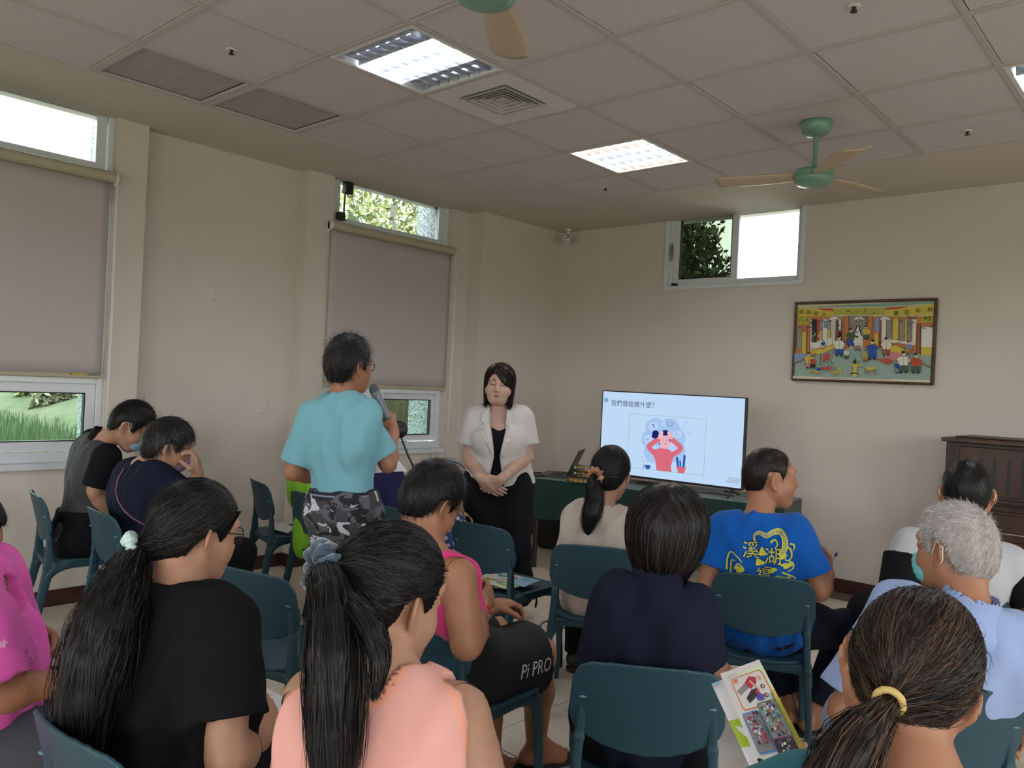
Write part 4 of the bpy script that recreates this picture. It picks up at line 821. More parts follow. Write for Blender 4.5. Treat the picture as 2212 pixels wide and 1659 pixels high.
mb = MB(); mb.bbox((-.045, -.045, .03), (.045, .045, z_-.15), .015); mb.build('column', m_sil, fn); mb = MB(); mb.lathe([(0, 0), (.15, 0), (.155, .01), (.14, .03), (0, .035)], n=32); mb.build('base', m_sil, fn)
p = W(862, 928, 4.95); q_ = W(905, 1030, 4.95)
mk = placed('microphone_stand', (q_[0], q_[1], 0), 0, 'black stand with a round black head on a thin gooseneck beside the window', 'microphone stand'); o_ = np.array([q_[0], q_[1], 0])
mb = MB(); mb.lathe([(0, -.018), (.035, -.016), (.052, -.006), (.054, .004), (.045, .016), (0, .02)], p-o_, 24, None, CAM-p); mb.build('round_head', m_black, mk)
mb = MB(); mb.tube([p-o_+np.array([0, 0, -.03])*0, W(870, 955, 4.95)-o_, W(882, 985, 4.95)-o_, W(893, 1008, 4.95)-o_, W(905, 1040, 4.95)-o_], .006, 8); mb.tube([(0, 0, W(905, 1040, 4.95)[2]), (0, 0, .02)], .010, 10); mb.build('gooseneck', m_black, mk)
mb = MB(); mb.lathe([(0, 0), (.13, 0), (.13, .015), (.03, .03), (0, .03)], n=28); mb.build('base', m_black, mk)
# ================================================================== PEOPLE
def nrm(v): v = np.array(v, float); return v/(np.linalg.norm(v)+1e-12)
def frame(heading, pitch=0, roll=0):
    """columns right, forward, up; pitch>0 looks up, roll>0 tips towards the right shoulder"""
    f = head_dir(heading); r = np.array([f[1], -f[0], 0]); u = np.array([0, 0, 1.])
    a = math.radians(pitch); f2 = f*math.cos(a)+u*math.sin(a); u2 = u*math.cos(a)-f*math.sin(a)
    b = math.radians(roll); r3 = r*math.cos(b)-u2*math.sin(b); u3 = u2*math.cos(b)+r*math.sin(b)
    return np.stack([r3, f2, u3], 1)
def ik(a, b, l1, l2, pole):
    a, b = np.array(a, float), np.array(b, float); v = b-a; L = np.linalg.norm(v); u = v/L
    if L > (l1+l2)*.995: k = L/((l1+l2)*.995); l1 *= k; l2 *= k
    x = (l1*l1-l2*l2+L*L)/(2*L); y = math.sqrt(max(l1*l1-x*x, 0)); p = np.array(pole, float); p = nrm(p-u*(p @ u)); return a+u*x+p*y
def hand(S, wr, d, n, side, curl=(30, 35, 20), s=1., tcurl=.35, spread=.0):
    d = nrm(d); n = np.array(n, float); n = nrm(n-d*(n @ d)); th = np.cross(d, n)*(1 if side == 'R' else -1); wr = np.array(wr)
    S.rc(wr-d*.03, wr+d*.02, .025*s, .026*s, k=.02)
    for i in range(4):
        ba = wr+d*(.086, .089, .085, .077)[i]*s+th*(.030, .010, -.0105, -.030)[i]*s
        S.rc(wr+d*.022*s+th*(.014, .005, -.005, -.014)[i]*s, ba, .0165*s, .0108*s, k=.012)
        p = ba; a = 0; di = nrm(d+th*spread*(1.5-i)*.3)
        for j, L in enumerate(((.042, .026, .020), (.046, .030, .021), (.043, .028, .020), (.034, .021, .018))[i]):
            a += math.radians(curl[j]); q = p+(di*math.cos(a)+n*math.sin(a))*L*s
            S.rc(p, q, (.0096-.0009*j)*s, (.0090-.0010*j)*s, k=.0025); p = q
    p = wr+d*.022*s+th*.02*s
    for v, L, r0, r1 in ((d*.62+th*.68+n*tcurl, .044, .0145, .0115), (d*.85+th*.15+n*(tcurl+.25), .034, .0112, .0100), (d*.9-th*.1+n*(tcurl+.35), .026, .0100, .0078)):
        q = p+nrm(v)*L*s; S.rc(p, q, r0*s, r1*s, k=.008); p = q
def head_prims(S, Hc, R, s=1., detail=False, jaw=1., nose=1.):
    L = lambda x, y, z: Hc+R @ (np.array([x, y, z])*s)
    S.el(L(0, -.012, .034), np.array([.0755, .095, .088])*s, R, .02); S.el(L(0, -.040, -.005), np.array([.064, .062, .075])*s, R, .03)
    S.el(L(0, .030, -.030), np.array([.0605*jaw, .066, .080])*s, R, .03); S.el(L(0, .052, -.088), np.array([.034*jaw, .030, .026])*s, R, .035)
    for a in (-1, 1):
        S.el(L(a*.040*jaw, .048, -.036), np.array([.024, .028, .026])*s, R, .03); S.rc(L(a*.055*jaw, -.002, -.045), L(a*.026*jaw, .050, -.092), .020*s, .016*s, k=.03)
    S.rc(L(-.035, .074, .034), L(.035, .074, .034), .013*s, k=.022)
    for a in (-1, 1): S.el(L(a*.031, .092, .010), np.array([.021, .016, .013])*s, R, .014, 's')
    for a in (-1, 1): S.el(L(a*.031, .074, .008), np.array([.017, .0135, .012])*s, R, .006)
    S.rc(L(0, .084, .016), L(0, .104*nose, -.024), .0075*s, .0115*s, k=.014); S.el(L(0, .099*nose, -.030), np.array([.012, .011, .009])*s, R, .01)
    for a in (-1, 1): S.el(L(a*.013, .090, -.031), np.array([.0085, .010, .008])*s, R, .008)
    S.el(L(0, .085, -.0565), np.array([.025, .011, .0065])*s, R, .006); S.el(L(0, .083, -.068), np.array([.021, .011, .0075])*s, R, .006)
    S.bx(L(0, .097, -.0615), np.array([.023, .008, .0012])*s, R, .001, .003, 's')
    for a in (-1, 1):                                                 # ears
        Re = R @ np.array([[math.cos(a*.8), -math.sin(a*.8), 0], [math.sin(a*.8), math.cos(a*.8), 0], [0, 0, 1]])
        S.el(L(a*.083, -.016, -.004), np.array([.0070, .0195, .031])*s, Re, .008); S.el(L(a*.080, -.006, -.030), np.array([.006, .009, .012])*s, Re, .008)
        S.el(L(a*.090, -.010, -.001), np.array([.0060, .0115, .020])*s, Re, .006, 's')
HAIRLINE = {
 'man': [(-.14, -.075), (-.075, -.072), (-.050, -.055), (-.040, -.02), (-.034, .022), (.006, .034), (.014, .028), (.018, -.012), (.036, -.014), (.044, .022), (.058, .052), (.074, .070), (.11, .078)],
 'high': [(-.14, -.055), (-.075, -.05), (-.050, -.035), (-.040, -.0), (-.034, .03), (.006, .036), (.014, .03), (.018, -.012), (.034, -.012), (.040, .03), (.052, .062), (.066, .085), (.11, .10)],
 'tie': [(-.14, -.075), (-.09, -.085), (-.055, -.062), (-.042, -.02), (-.034, .018), (.006, .030), (.016, .024), (.024, -.012), (.036, .0), (.050, .045), (.066, .066), (.11, .072)],
}
def hair(Hc, R, st, s=1.):
    """cap that follows the skull and a coat of fine strands; returns mesh data in world coordinates and a value per strand"""
    t = st.get('t', .010); line = np.array(HAIRLINE[st.get('line', 'man')]); kind = st['kind']; c = np.array([0, -.012, .034]); r = np.array([.0755, .095, .088])+t
    topx = st.get('top', 0.)
    S = SDF(); L = lambda v: Hc+R @ (np.array(v, float)*s)
    S.el(L(c+np.array([0, 0, topx*.4])), (r+np.array([0, 0, topx]))*s, R, .02); S.el(L((0, -.042, -.006)), np.array([.064+t, .062+t, .076+t])*s, R, .03)
    b = .20*s; lo, hi = Hc-b, Hc+b
    def loc(X, Y, Z):
        p = (X-Hc[0], Y-Hc[1], Z-Hc[2]); return [(p[0]*R[0, i]+p[1]*R[1, i]+p[2]*R[2, i])/s for i in range(3)]
    if kind == 'bob':
        zb = st.get('zb', -.12); wv = st.get('w', .098); cx = st.get('part', 0.); bell = st.get('bell', .22)
        def bobf(x, y, z):
            yr = .098+t; q0 = np.sqrt((x/wv)**2+((y+.013)/yr)**2+((z-.030)/(.094+t+topx))**2)+1e-9; top = (q0-1)*.095
            tz = np.clip((.03-z)/(.03-zb), 0, 1.1); k = 1-bell*tz**2.5; rr = np.sqrt((x/(wv*k))**2+((y+.013)/(yr*k))**2); low = np.maximum((rr-1)*.095, np.maximum(zb-z, z-.030)); return np.minimum(top, low)
        zt_ = lambda x: np.where(x < cx, st.get('fz', .07)-1.15*(cx-x), st.get('fz', .07)-6*np.maximum(x-cx, 0)**1.7)
        S.fn(lambda X, Y, Z: bobf(*loc(X, Y, Z))*s, lo, hi, .006)
        if st.get('fz', .062) > 0: S.fn(lambda X, Y, Z: (lambda x, y, z: np.maximum(np.maximum(.008-y, np.abs(x)-.063), z-zt_(x)))(*loc(X, Y, Z))*s, lo, hi, .006, 's')
        S.rc(L((0, -.01, -.16)), L((0, -.015, -.05)), .050*s, .048*s, .01, 's')
    else:
        S.fn(lambda X, Y, Z: (np.interp(loc(X, Y, Z)[1], line[:, 0], line[:, 1])-loc(X, Y, Z)[2])*.7*s, lo, hi, .008, 'i')
    amp = st.get('clump', .0015)
    S.fn(lambda X, Y, Z: amp*(np.sin(loc(X, Y, Z)[0]*210+np.sin(loc(X, Y, Z)[2]*60)*1.5)*np.sin(loc(X, Y, Z)[1]*90+1)), lo, hi, 0, 'd')
    V, Q = S.mesh(max(st.get('h', .007), .0055)*s)
    P = (V-Hc) @ R/s; n = int(st.get('n', 2600)*.72); parts = [(V, Q)]
    keep = np.abs(P[:, 2]) < .3
    ids = rng.choice(np.where(keep)[0], n); p = P[ids]+rng.normal(size=(n, 3))*.0015; steps = st.get('steps', 4); Lh = st.get('L', .03)*(.6+.7*rng.random((n, 1))); lift = st.get('lift', .25); whorl = np.array(st.get('whorl', (.01, -.078, .085)))
    pts = [p]; jit = rng.normal(size=(n, 3))*st.get('mess', .25)
    out = lambda p: nrm2((p-c)/r**2*np.array([1, 1, 1]))
    c2, r2 = np.array([0, -.042, -.006]), np.array([.064+t, .062+t, .076+t]); r1 = r+np.array([0, 0, topx])
    def e_(p, c_, r_): q = (p-c_)/r_; k0 = np.linalg.norm(q, axis=1)+1e-9; return k0*(k0-1)/(np.linalg.norm(q/r_, axis=1)+1e-9)
    if kind == 'bob': zb_ = st.get('zb', -.12); wv_ = st.get('w', .098); g_ = lambda p: bobf(p[:, 0], p[:, 1], p[:, 2])
    else:
        def g_(p): a_, b_ = e_(p, c+np.array([0, 0, topx*.4]), r1), e_(p, c2, r2); hh = np.maximum(.03-np.abs(a_-b_), 0)/.03; return np.minimum(a_, b_)-hh*hh*.03*.25
    def gn(p):
        e = 1.5e-3; G = np.stack([g_(p+np.eye(3)[i]*e)-g_(p-np.eye(3)[i]*e) for i in range(3)], 1); return nrm2(G)
    if kind == 'tie':
        Tt = np.array(st['tie']); off = .0014+rng.random((n, 1))*st.get('off', .003); fly = (rng.random((n, 1)) < .015)*.010*rng.random((n, 1)); steps = 7
        for i in range(steps):
            nn = gn(p); v = Tt-p; D = np.linalg.norm(v, axis=1, keepdims=True); d = v-nn*(v*nn).sum(1, keepdims=True)*np.clip((D-.012)/.02, 0, 1); d = nrm2(d+jit*.10*(1-i/steps))
            p = p+d*D/(steps-i)*(1.06 if i < steps-1 else 1.0); bump_ = math.sin(math.pi*min(1, (i+1)/steps))
            if i < steps-1:
                for _ in range(2): p = p-gn(p)*(g_(p)[:, None]-off*bump_-fly*bump_)*np.clip((np.linalg.norm(Tt-p, axis=1, keepdims=True)-.008)/.02, 0, 1)
                zmin = np.interp(p[:, 1], line[:, 0], line[:, 1])+.002; p[:, 2] = np.where((np.abs(p[:, 0]) > .045), np.maximum(p[:, 2], np.where(p[:, 1] > -.05, zmin, p[:, 2])), p[:, 2])
            pts.append(p.copy())
        rad = np.full(steps+1, st.get('r', .0008)); rad[0] = .0002
    elif kind == 'bob':
        steps = 8; tot = np.maximum(p[:, 2:3]-zb, .01)+.012+rng.normal(size=(n, 1))*.006; off = .0016+rng.random((n, 1))*.003
        for i in range(steps):
            nn = gn(p); lat = np.stack([np.sign(p[:, 0]-cx), -.35+0*p[:, 0], 0*p[:, 0]], 1)*np.clip((p[:, 2:3]-.02)/.08, 0, 1)*1.3
            d = np.array([0, 0, -1.])+lat; d = d-nn*(d*nn).sum(1, keepdims=True); d = nrm2(d+jit*.08); p = p+d*tot/steps*1.12; p = p-gn(p)*np.maximum(-.01, g_(p)[:, None]-off)*.8*(p[:, 2:3] > zb+.01); pts.append(p.copy())
        rad = np.full(steps+1, st.get('r', .0009)); rad[0] = .0003; rad[-1] = .0003
        if st.get('fz', .062) > 0:
            A_ = np.stack(pts, 1); bad = ((A_[..., 1] > .02) & (np.abs(A_[..., 0]) < .061) & (A_[..., 2] < zt_(A_[..., 0])-.002)).any(1); pts = [x[~bad] for x in pts]; n = int((~bad).sum())
    else:
        for i in range(steps):
            nn = out(p); d = (p-whorl); d = nrm2(d)+np.array(st.get('comb', (0, .0, -.35))); d = d-nn*(d*nn).sum(1, keepdims=True)
            d = nrm2(nrm2(d+jit)+nn*lift); p = p+d*Lh/steps; pts.append(p)
        rad = np.linspace(st.get('r', .0009), .0002, steps+1)
    root_ = pts[0]; SP = Hc+(np.stack(pts, 1)*s) @ R.T; AN = np.stack([(gn(x) if kind != 'short' else out(x)) for x in pts], 1) @ R.T; v_, q_ = strands_mesh(SP, rad*s, AN)
    tn = np.clip(.5+.28*np.sin(root_[:, 0]*95+2*np.sin(root_[:, 1]*30))+.35*rng.normal(size=len(root_))+st.get('grey', 0)*(np.clip(root_[:, 1]/.08, -.6, 1))+st.get('zdark', 0)*np.clip((root_[:, 2]-.04)/.06, -1, .6), 0, 1)
    parts = [(V, Q, np.full(len(V), .25)), (v_, q_, np.repeat(tn, len(v_)//len(tn)))]; return parts
def nrm2(a): return a/(np.linalg.norm(a, axis=-1, keepdims=True)+1e-9)
def tail(pts, rad, n=1500, wave=.004, r=.0011, flat=1., ends=.10, h=.009, core=.8):
    """ponytail along world points: a core and the strands around it"""
    n = int(n*.7); r *= 1.15; pts = np.array(pts, float); rad = np.array(rad, float); S = SDF()
    u = np.linspace(0, 1, len(pts)); uu = np.linspace(0, 1, 9)
    C = np.stack([np.interp(uu, u, pts[:, i]) for i in range(3)], 1); Rr = np.interp(uu, u, rad)
    for _ in range(2): C[1:-1] = (C[:-2]+2*C[1:-1]+C[2:])/4; 
    for i in range(len(C)-1): S.rc(C[i], C[i+1], Rr[i]*core, Rr[i+1]*core, k=.01)
    S.fn(lambda X, Y, Z: .0022*np.sin(X*170+Z*20)*np.sin(Y*190+Z*14), S.bounds()[0], S.bounds()[1], 0, 'd')
    V, Q = S.mesh(h)
    o = rng.normal(size=(n, 3)); o = nrm2(o)*np.sqrt(rng.random((n, 1)))*1.05; ph = rng.random((n, 1))*6.28; cut = 1-ends*rng.random((n, 1))
    t = uu[None]*cut; P = np.stack([np.interp(t, uu, C[:, i]) for i in range(3)], 2); rr = np.interp(t, uu, Rr)
    cl_ = np.floor((np.arctan2(o[:, 1:2], o[:, :1])+3.15)*5+o[:, 2:3]*2.5); ph = cl_*1.7+.5*ph
    P = P+o[:, None, :]*(rr*(1-.16*np.abs(np.sin(cl_*2.1+t*4))))[..., None]+(np.sin(t*8+ph)[..., None]*wave*(o[:, None, ::-1]))*t[..., None]+(np.sin(t*5+ph*.7)*wave*.8)[..., None]*np.array([1., .6, 0])
    rd = np.full(9, r); rd[-1] = .0003
    v_, q_ = strands_mesh(P, rd, np.broadcast_to(o[:, None, :], P.shape)); tn = np.clip(.5+.35*rng.normal(size=n)+.25*np.sin(o[:, 0]*9), 0, 1); return [(V, Q, np.full(len(V), .25)), (v_, q_, np.repeat(tn, len(v_)//n))]
def hair_mat(name, col, col2, rough=.42, lo=.55, hi=.95):
    """dark to light by the tone each strand carries"""
    m = bpy.data.materials.new(name); m.use_nodes = True; n = m.node_tree; b = n.nodes['Principled BSDF']; b.inputs['Roughness'].default_value = rough; b.inputs['Specular IOR Level'].default_value = .22
    a = n.nodes.new('ShaderNodeAttribute'); a.attribute_name = 'tone'; c = n.nodes.new('ShaderNodeValToRGB'); e = c.color_ramp.elements; e[0].position = lo; e[0].color = (*col, 1); e[1].position = hi; e[1].color = (*col2, 1)
    n.links.new(a.outputs['Fac'], c.inputs[0]); n.links.new(c.outputs[0], b.inputs['Base Color']); return m
def skin_mat(name, col):
    m = mat(name, col, .5, .35, noise=.10, nscale=18, bump=.04, bscale=260); b = m.node_tree.nodes['Principled BSDF']
    b.inputs['Subsurface Weight'].default_value = .12; b.inputs['Subsurface Radius'].default_value = (.012, .005, .003); b.inputs['Subsurface Scale'].default_value = 1.0; return m
def cloth(name, col, noise=.06, bump=.12, bscale=7, **k):
    m = mat(name, col, .9, .10, noise=noise, nscale=6, bump=bump, bscale=bscale, sheen=.12 if max(col) > .1 else 0, **k)
    nt = m.node_tree; bp = next((x for x in nt.nodes if x.type == 'BUMP'), None)
    if bp: bp.inputs['Distance'].default_value = .03
    return m
BODIES = {}
def mesh_obj(name, parts, m, root, org):
    V, Q = join(parts) if isinstance(parts, list) else parts
    o = link(name, newmesh(name, V-org, Q, True), m)
    if root is not None: o.parent = root
    else: o.location = org
    return o
class Person:
    def __init__(s, label, hips, neck, head, heading, hd, skin, sw=.165, girth=1., belly=0., bust=0., scale=1., jaw=1., hdet=.0062, legL=None, legR=None, armL=None, armR=None, stand=False, barefoot=True, hs=1., hands=True, neckr=.052, group=None, nohead=False):
        s.hips, s.neck, s.head = (np.array(x, float) for x in (hips, neck, head)); s.heading = heading; s.org = np.array([s.hips[0], s.hips[1], 0.]); s.scale = scale; s.hs = hs*scale; s.lowk = 1.9; s.stand = stand
        sp = s.neck-s.hips; s.L = np.linalg.norm(sp); s.up = sp/s.L; f = head_dir(heading); s.rt = np.array([f[1], -f[0], 0]); s.rt = nrm(s.rt-s.up*(s.rt @ s.up)); s.fw = np.cross(s.up, s.rt)
        s.R = np.stack([s.rt, s.fw, s.up], 1); s.sw = sw; s.g = girth; s.belly = belly; s.bust = bust; s.flat = f
        s.Rh = frame(*hd); s.skin = skin; s.arms = {}; s.legs = {}
        for side, a, arm in (('L', -1, armL), ('R', 1, armR)):
            sh = s.t(a*sw, 0, s.L*.865) if not (arm and 'sh' in arm) else np.array(arm['sh'])
            arm = dict(arm or {})
            if 'w' not in arm: arm['w'] = s.hips+f*.27+s.rt*a*.09+np.array([0, 0, .14]); arm.setdefault('d', f*.8-s.rt*a*.5-np.array([0, 0, .2])); arm.setdefault('n', (0, 0, -1))
            if 'e' not in arm: arm['e'] = ik(sh, arm['w'], .285*scale, .25*scale, arm.get('pole', s.rt*a*.22-f*.5-np.array([0, 0, .7])))
            arm.setdefault('d', nrm(np.array(arm['w'])-arm['e'])); arm.setdefault('n', (0, 0, -1)); arm['sh'] = sh; s.arms[side] = arm
        for side, a, leg in (('L', -1, legL), ('R', 1, legR)):
            leg = dict(leg or {}); hp = s.hips+s.rt*a*.088*girth-s.up*.02+s.flat*.02
            if stand: leg.setdefault('a', np.array([*(s.hips+s.rt*a*.10)[:2], .085])); leg.setdefault('pole', f)
            else: leg.setdefault('k', hp+f*.41*scale+s.rt*a*.035+np.array([0, 0, -.02])); leg.setdefault('a', np.array([*(leg['k']-f*.02)[:2], .085]))
            if 'k' not in leg: leg['k'] = ik(hp, leg['a'], .415*scale, .40*scale, leg.get('pole', f))
            leg.setdefault('f', f); leg['h'] = hp; s.legs[side] = leg
        S = SDF(); s.torso(S, 0.); s.limbs(S, neckr)
        if not nohead: head_prims(S, s.head, s.Rh, s.hs, jaw=jaw)
        h0 = .017; boxes = []
        if not nohead: boxes.append((s.head-.165, s.head+.165, hdet))
        for side in 'LR':
            a = s.arms[side]
            if a.get('hide'): continue
            if not a.get('fine', hands): continue
            c = np.array(a['w'])+nrm(a['d'])*.07; boxes.append((c-.115, c+.115, .0048))
        if barefoot:
            for side in 'LR':
                if s.legs[side].get('bare'): c = np.array(s.legs[side]['a'])+nrm(s.legs[side]['f'])*.08-np.array([0, 0, .03]); boxes.append((c-.16, c+.16, .007))
        V, Q = S.mesh(h0); C = V[Q].mean(1); keep = np.ones(len(Q), bool)
        for lo, hi, h in boxes: keep &= ~((C > lo+h0*2.0).all(1) & (C < hi-h0*2.0).all(1))
        parts = [(V, Q[keep])]
        done = []
        for lo, hi, h in boxes:
            v, q = S.mesh(h, lo, hi); c = v[q].mean(1) if len(q) else np.zeros((0, 3)); kp = np.ones(len(q), bool)
            for l2, h2 in done: kp &= ~((c > l2+.02).all(1) & (c < h2-.02).all(1))
            parts.append((v, q[kp])); done.append((lo, hi))
        V, Q = join(parts); used = np.unique(Q); rm = np.full(len(V), -1); rm[used] = np.arange(len(used)); V, Q = V[used], rm[Q]
        s.root = mesh_obj('person', (V, Q), skin, None, s.org); tag(s.root, label, 'person', group)
    def t(s, x, y, z): return s.hips+s.rt*x+s.fw*y+s.up*z
    def hl(s, x, y, z): return s.head+s.Rh @ (np.array([x, y, z])*s.hs)
    def torso(s, S, i, k=.05, lo=True):
        g, L, sw = s.g, s.L, s.sw
        q = L/.50
        j = i*s.lowk if i else 0
        if lo: S.el(s.t(0, 0, -.01), (.165*g+j, .115*g+j, .125+i), s.R, k)
        S.el(s.t(0, .005+s.belly*.4, L*.34), (.142*g+i, .100*g+i+s.belly, .19*q+i), s.R, k)
        S.el(s.t(0, .0, L*.62), ((.108+sw*.22)*g+i, .102*g+i, .165*q+i), s.R, k)
        for a in (-1, 1):
            S.rc(s.t(a*sw*.80, -.008, L*.85), s.t(a*sw*.25, -.014, L*.875), .050+i, .048+i, k=k)
            S.rc(s.t(a*sw*.60, -.014, L*.86), s.t(a*.022, -.010, L*.920), .036+i, .032+i, k=k)
            S.el(s.t(a*.075, -.052*g, L*.66), (.07+i, .05+i, .11*q+i), s.R, k)
            if s.bust: S.el(s.t(a*.075, .07*g+s.bust, L*.60), (.07+i, .05+i, .065+i), s.R, .04)
    def limbs(s, S, neckr):
        sc = s.scale
        S.rc(s.t(0, -.005, s.L*.96), s.hl(0, -.028, -.055), neckr+.006, neckr-.001, k=.03)
        for side in 'LR':
            A = s.arms[side]; sh, e, w_ = (np.array(A[q]) for q in ('sh', 'e', 'w')); f = A.get('fat', 1.)
            S.rc(sh, sh*.35+e*.65, .046*f, .040*f, k=.015); S.rc(sh*.4+e*.6, e, .041*f, .036*f, k=.015); S.rc(e, e*.7+w_*.3, .037*f, .040*f, k=.02); S.rc(e*.75+w_*.25, w_, .040*f, .0255*f, k=.02)
            if not A.get('hide'): hand(S, w_, A['d'], A['n'], side, A.get('curl', (30, 35, 20)), sc*.97, A.get('tc', .35))
            G = s.legs[side]; h, kn, a = (np.array(G[q]) for q in ('h', 'k', 'a')); f = G.get('fat', 1.)
            S.rc(h, kn, .086*f, .056*f, k=.04); S.rc(kn, kn*.6+a*.4, .055*f, .056*f, k=.03); S.rc(kn*.6+a*.4, a, .056*f, .036*f, k=.03)
            d = nrm(G['f']); S.rc(a+np.array([0, 0, -.035])-d*.035, a+d*.10-np.array([0, 0, .058]), .032, .030, k=.03); S.rc(a+d*.02, a+d*.10-np.array([0, 0, .055]), .036, .028, k=.03)
            sd = np.cross(d, (0, 0, 1.))*(1 if side == 'R' else -1)
            for q in range(5): b = a+d*(.115-.006*q*q*.35)-np.array([0, 0, .062])+sd*(-.028+.0145*q); S.rc(b, b+d*(.040 if q == 0 else .028), .0135 if q == 0 else .0095, k=.006)
    # ---- clothes
    def shirt(s, m, t=.014, sleeve=.60, hem=-.10, slw=1.0, neck=.064, nk=(0, .02, 1.0), h=.0095, armhole=None, name='shirt', fold=.003, open_front=None, seed=0, loose=0., tail=0., skirt=None):
        fr = np.random.default_rng(seed+3); ks = fr.normal(size=(5, 3))*np.array([26, 26, 15]); ph = fr.random(5)*6
        ff = lambda X, Y, Z: fold*sum(np.sin(X*k[0]+Y*k[1]+Z*k[2]+p+1.2*np.sin(Z*14+p)) for k, p in zip(ks, ph))*.55
        S = SDF(); s.torso(S, t+loose, .055); subs = []
        if skirt: S.el(s.t(0, .0, .10), skirt, s.R, .06)
        if tail: S.el(s.t(0, -.06, -.06), (.16*s.g, .07, .10), s.R, .06)
        for side, a in (('L', -1), ('R', 1)):
            A = s.arms[side]; sh, e, w_ = (np.array(A[q], float) for q in ('sh', 'e', 'w')); f = A.get('fat', 1.); sl = sleeve[side] if isinstance(sleeve, dict) else sleeve
            if sl > 0:
                B = SDF(); q = sh+(e-sh)*min(sl, 1.); B.rc(sh+s.rt*a*-.02, q, (.053*f+t)*slw, (.050*f+t)*slw, k=.03); p0, d, rr = q, nrm(e-sh), (.050*f+t)*slw
                if sl > 1: p0 = e+(w_-e)*(sl-1); d = nrm(w_-e); rr = (.034+t)*slw; B.rc(e, p0, (.044*f+t)*slw, rr, k=.03)
                c_, d_ = B.bounds(); B.fn(lambda X, Y, Z: .45*ff(X, Y, Z), c_-.03, d_+.03, 0, 'd'); B.cut(p0, d); B.rc(p0-d*.025, p0+d*.06, rr-.016, rr-.010, k=.003, op='s'); subs.append(B)
            else:
                ah = armhole or .058; s.holes = getattr(s, 'holes', [])+[(sh+s.rt*a*.018+s.up*.02, sh+(e-sh)*.55+s.rt*a*.03, ah)]; o_ = s.rt*a; S.rc(sh+o_*.018+s.up*.02, sh+(e-sh)*.55+o_*.03, ah, ah+.006, k=.012, op='s')
        a_, b_ = S.bounds(); S.fn(ff, a_-.03, b_+.03, 0, 'd'); S.cut(s.t(0, 0, hem), -s.up, .004)
        for B in subs: c_, d_ = B.bounds(); a_, b_ = np.minimum(a_, c_), np.maximum(b_, d_)
        if open_front: open_front(S)
        lo, hi = a_-2*h-.02, b_+2*h+.02; n = [int(math.ceil((hi[i]-lo[i])/h))+1 for i in range(3)]; F = S.field(lo, h, n)
        for B in subs:
            G = B.field(lo, h, n); k = .030; hh = np.maximum(k-np.abs(F-G), 0)/k; F = np.minimum(F, G)-hh*hh*k*.25
        E = SDF(); E.rc(s.t(0, -.006, s.L*.93), s.hl(0, -.02, -.02), neck, neck+.002, k=.008, op='s')
        if nk[1]: E.el(s.t(0, .075, s.L*.96), (neck*.95, .05, nk[1]*2.2), s.R, .01, 's')
        D = E.field_from(F, lo, h); s.shirt_mesh = surfnet(D, lo, h); return mesh_obj(name, s.shirt_mesh, m, s.root, s.org)
    def trim(s, o, m, neck=.0, w=.010):
        """bound edges of a sleeveless top"""
        me = o.data; me.materials.append(m); V, Q = s.shirt_mesh; C = V[Q].mean(1); sel = np.zeros(len(Q), bool)
        for a, b, ah in getattr(s, 'holes', []):
            ba = b-a; t = np.clip(((C-a) @ ba)/(ba @ ba), 0, 1); d = np.linalg.norm(C-a-t[:, None]*ba, axis=1)-ah; sel |= (d < w) & (d > .003)
        if neck:
            a, b = s.t(0, -.006, s.L*.93), s.hl(0, -.02, -.02); ba = b-a; t = np.clip(((C-a) @ ba)/(ba @ ba), 0, 1); d = np.linalg.norm(C-a-t[:, None]*ba, axis=1)-neck; sel |= d < w
        me.polygons.foreach_set('material_index', sel.astype(np.int32)); me.update()
    def collar_ring(s, m, r=.064, w=.010, z=.955, name='collar', tilt=.25):
        mb = MB(); c = s.t(0, -.004, s.L*z); ax = nrm(s.up*1.0+s.fw*tilt); u = s.rt; v = nrm(np.cross(ax, u)); P = []
        mb.tube([c+(u*math.cos(a)*r+v*math.sin(a)*r*1.02)+ax*.0-s.org for a in np.linspace(0, 2*math.pi, 33)], w*.5, 8, None, False); return mb.build(name, m, s.root)
    def pants(s, m, t=.012, end=1.0, waist=.03, h=.0125, name='trousers', slw=1.0, fold=.003, flare=0.):
        S = SDF(); S.el(s.t(0, 0, -.01), (.168*s.g+t, .120*s.g+t, .13+t), s.R, .05); S.el(s.t(0, .0, .10), (.152*s.g+t, .108*s.g+t, .12), s.R, .05); cuts = []
        for side in 'LR':
            G = s.legs[side]; hp, kn, a = (np.array(G[q]) for q in ('h', 'k', 'a')); f = G.get('fat', 1.)
            ki = kn if end >= 1 else hp+(kn-hp)*(end/.5) if end < .5 else kn
            S.rc(hp, ki, (.090*f+t)*slw, ((.062+ (.03 if end < .5 else 0))*f+t)*slw, k=.05)
            if end > .5: q = kn+(a-kn)*((end-.5)/.5); S.rc(kn, q, (.061*f+t)*slw, (.044*f+t+flare)*slw, k=.03); cuts.append((q, nrm(a-kn), (.044*f+t+flare)*slw))
            else: cuts.append((ki, nrm(kn-hp), (.062*f+.03*f+t)*slw))
        a_, b_ = S.bounds(); fr = np.random.default_rng(5); ks = fr.normal(size=(5, 3))*24; ph = fr.random(5)*6
        S.fn(lambda X, Y, Z: fold*sum(np.sin(X*k[0]+Y*k[1]+Z*k[2]+p) for k, p in zip(ks, ph))*.6, a_-.03, b_+.03, 0, 'd')
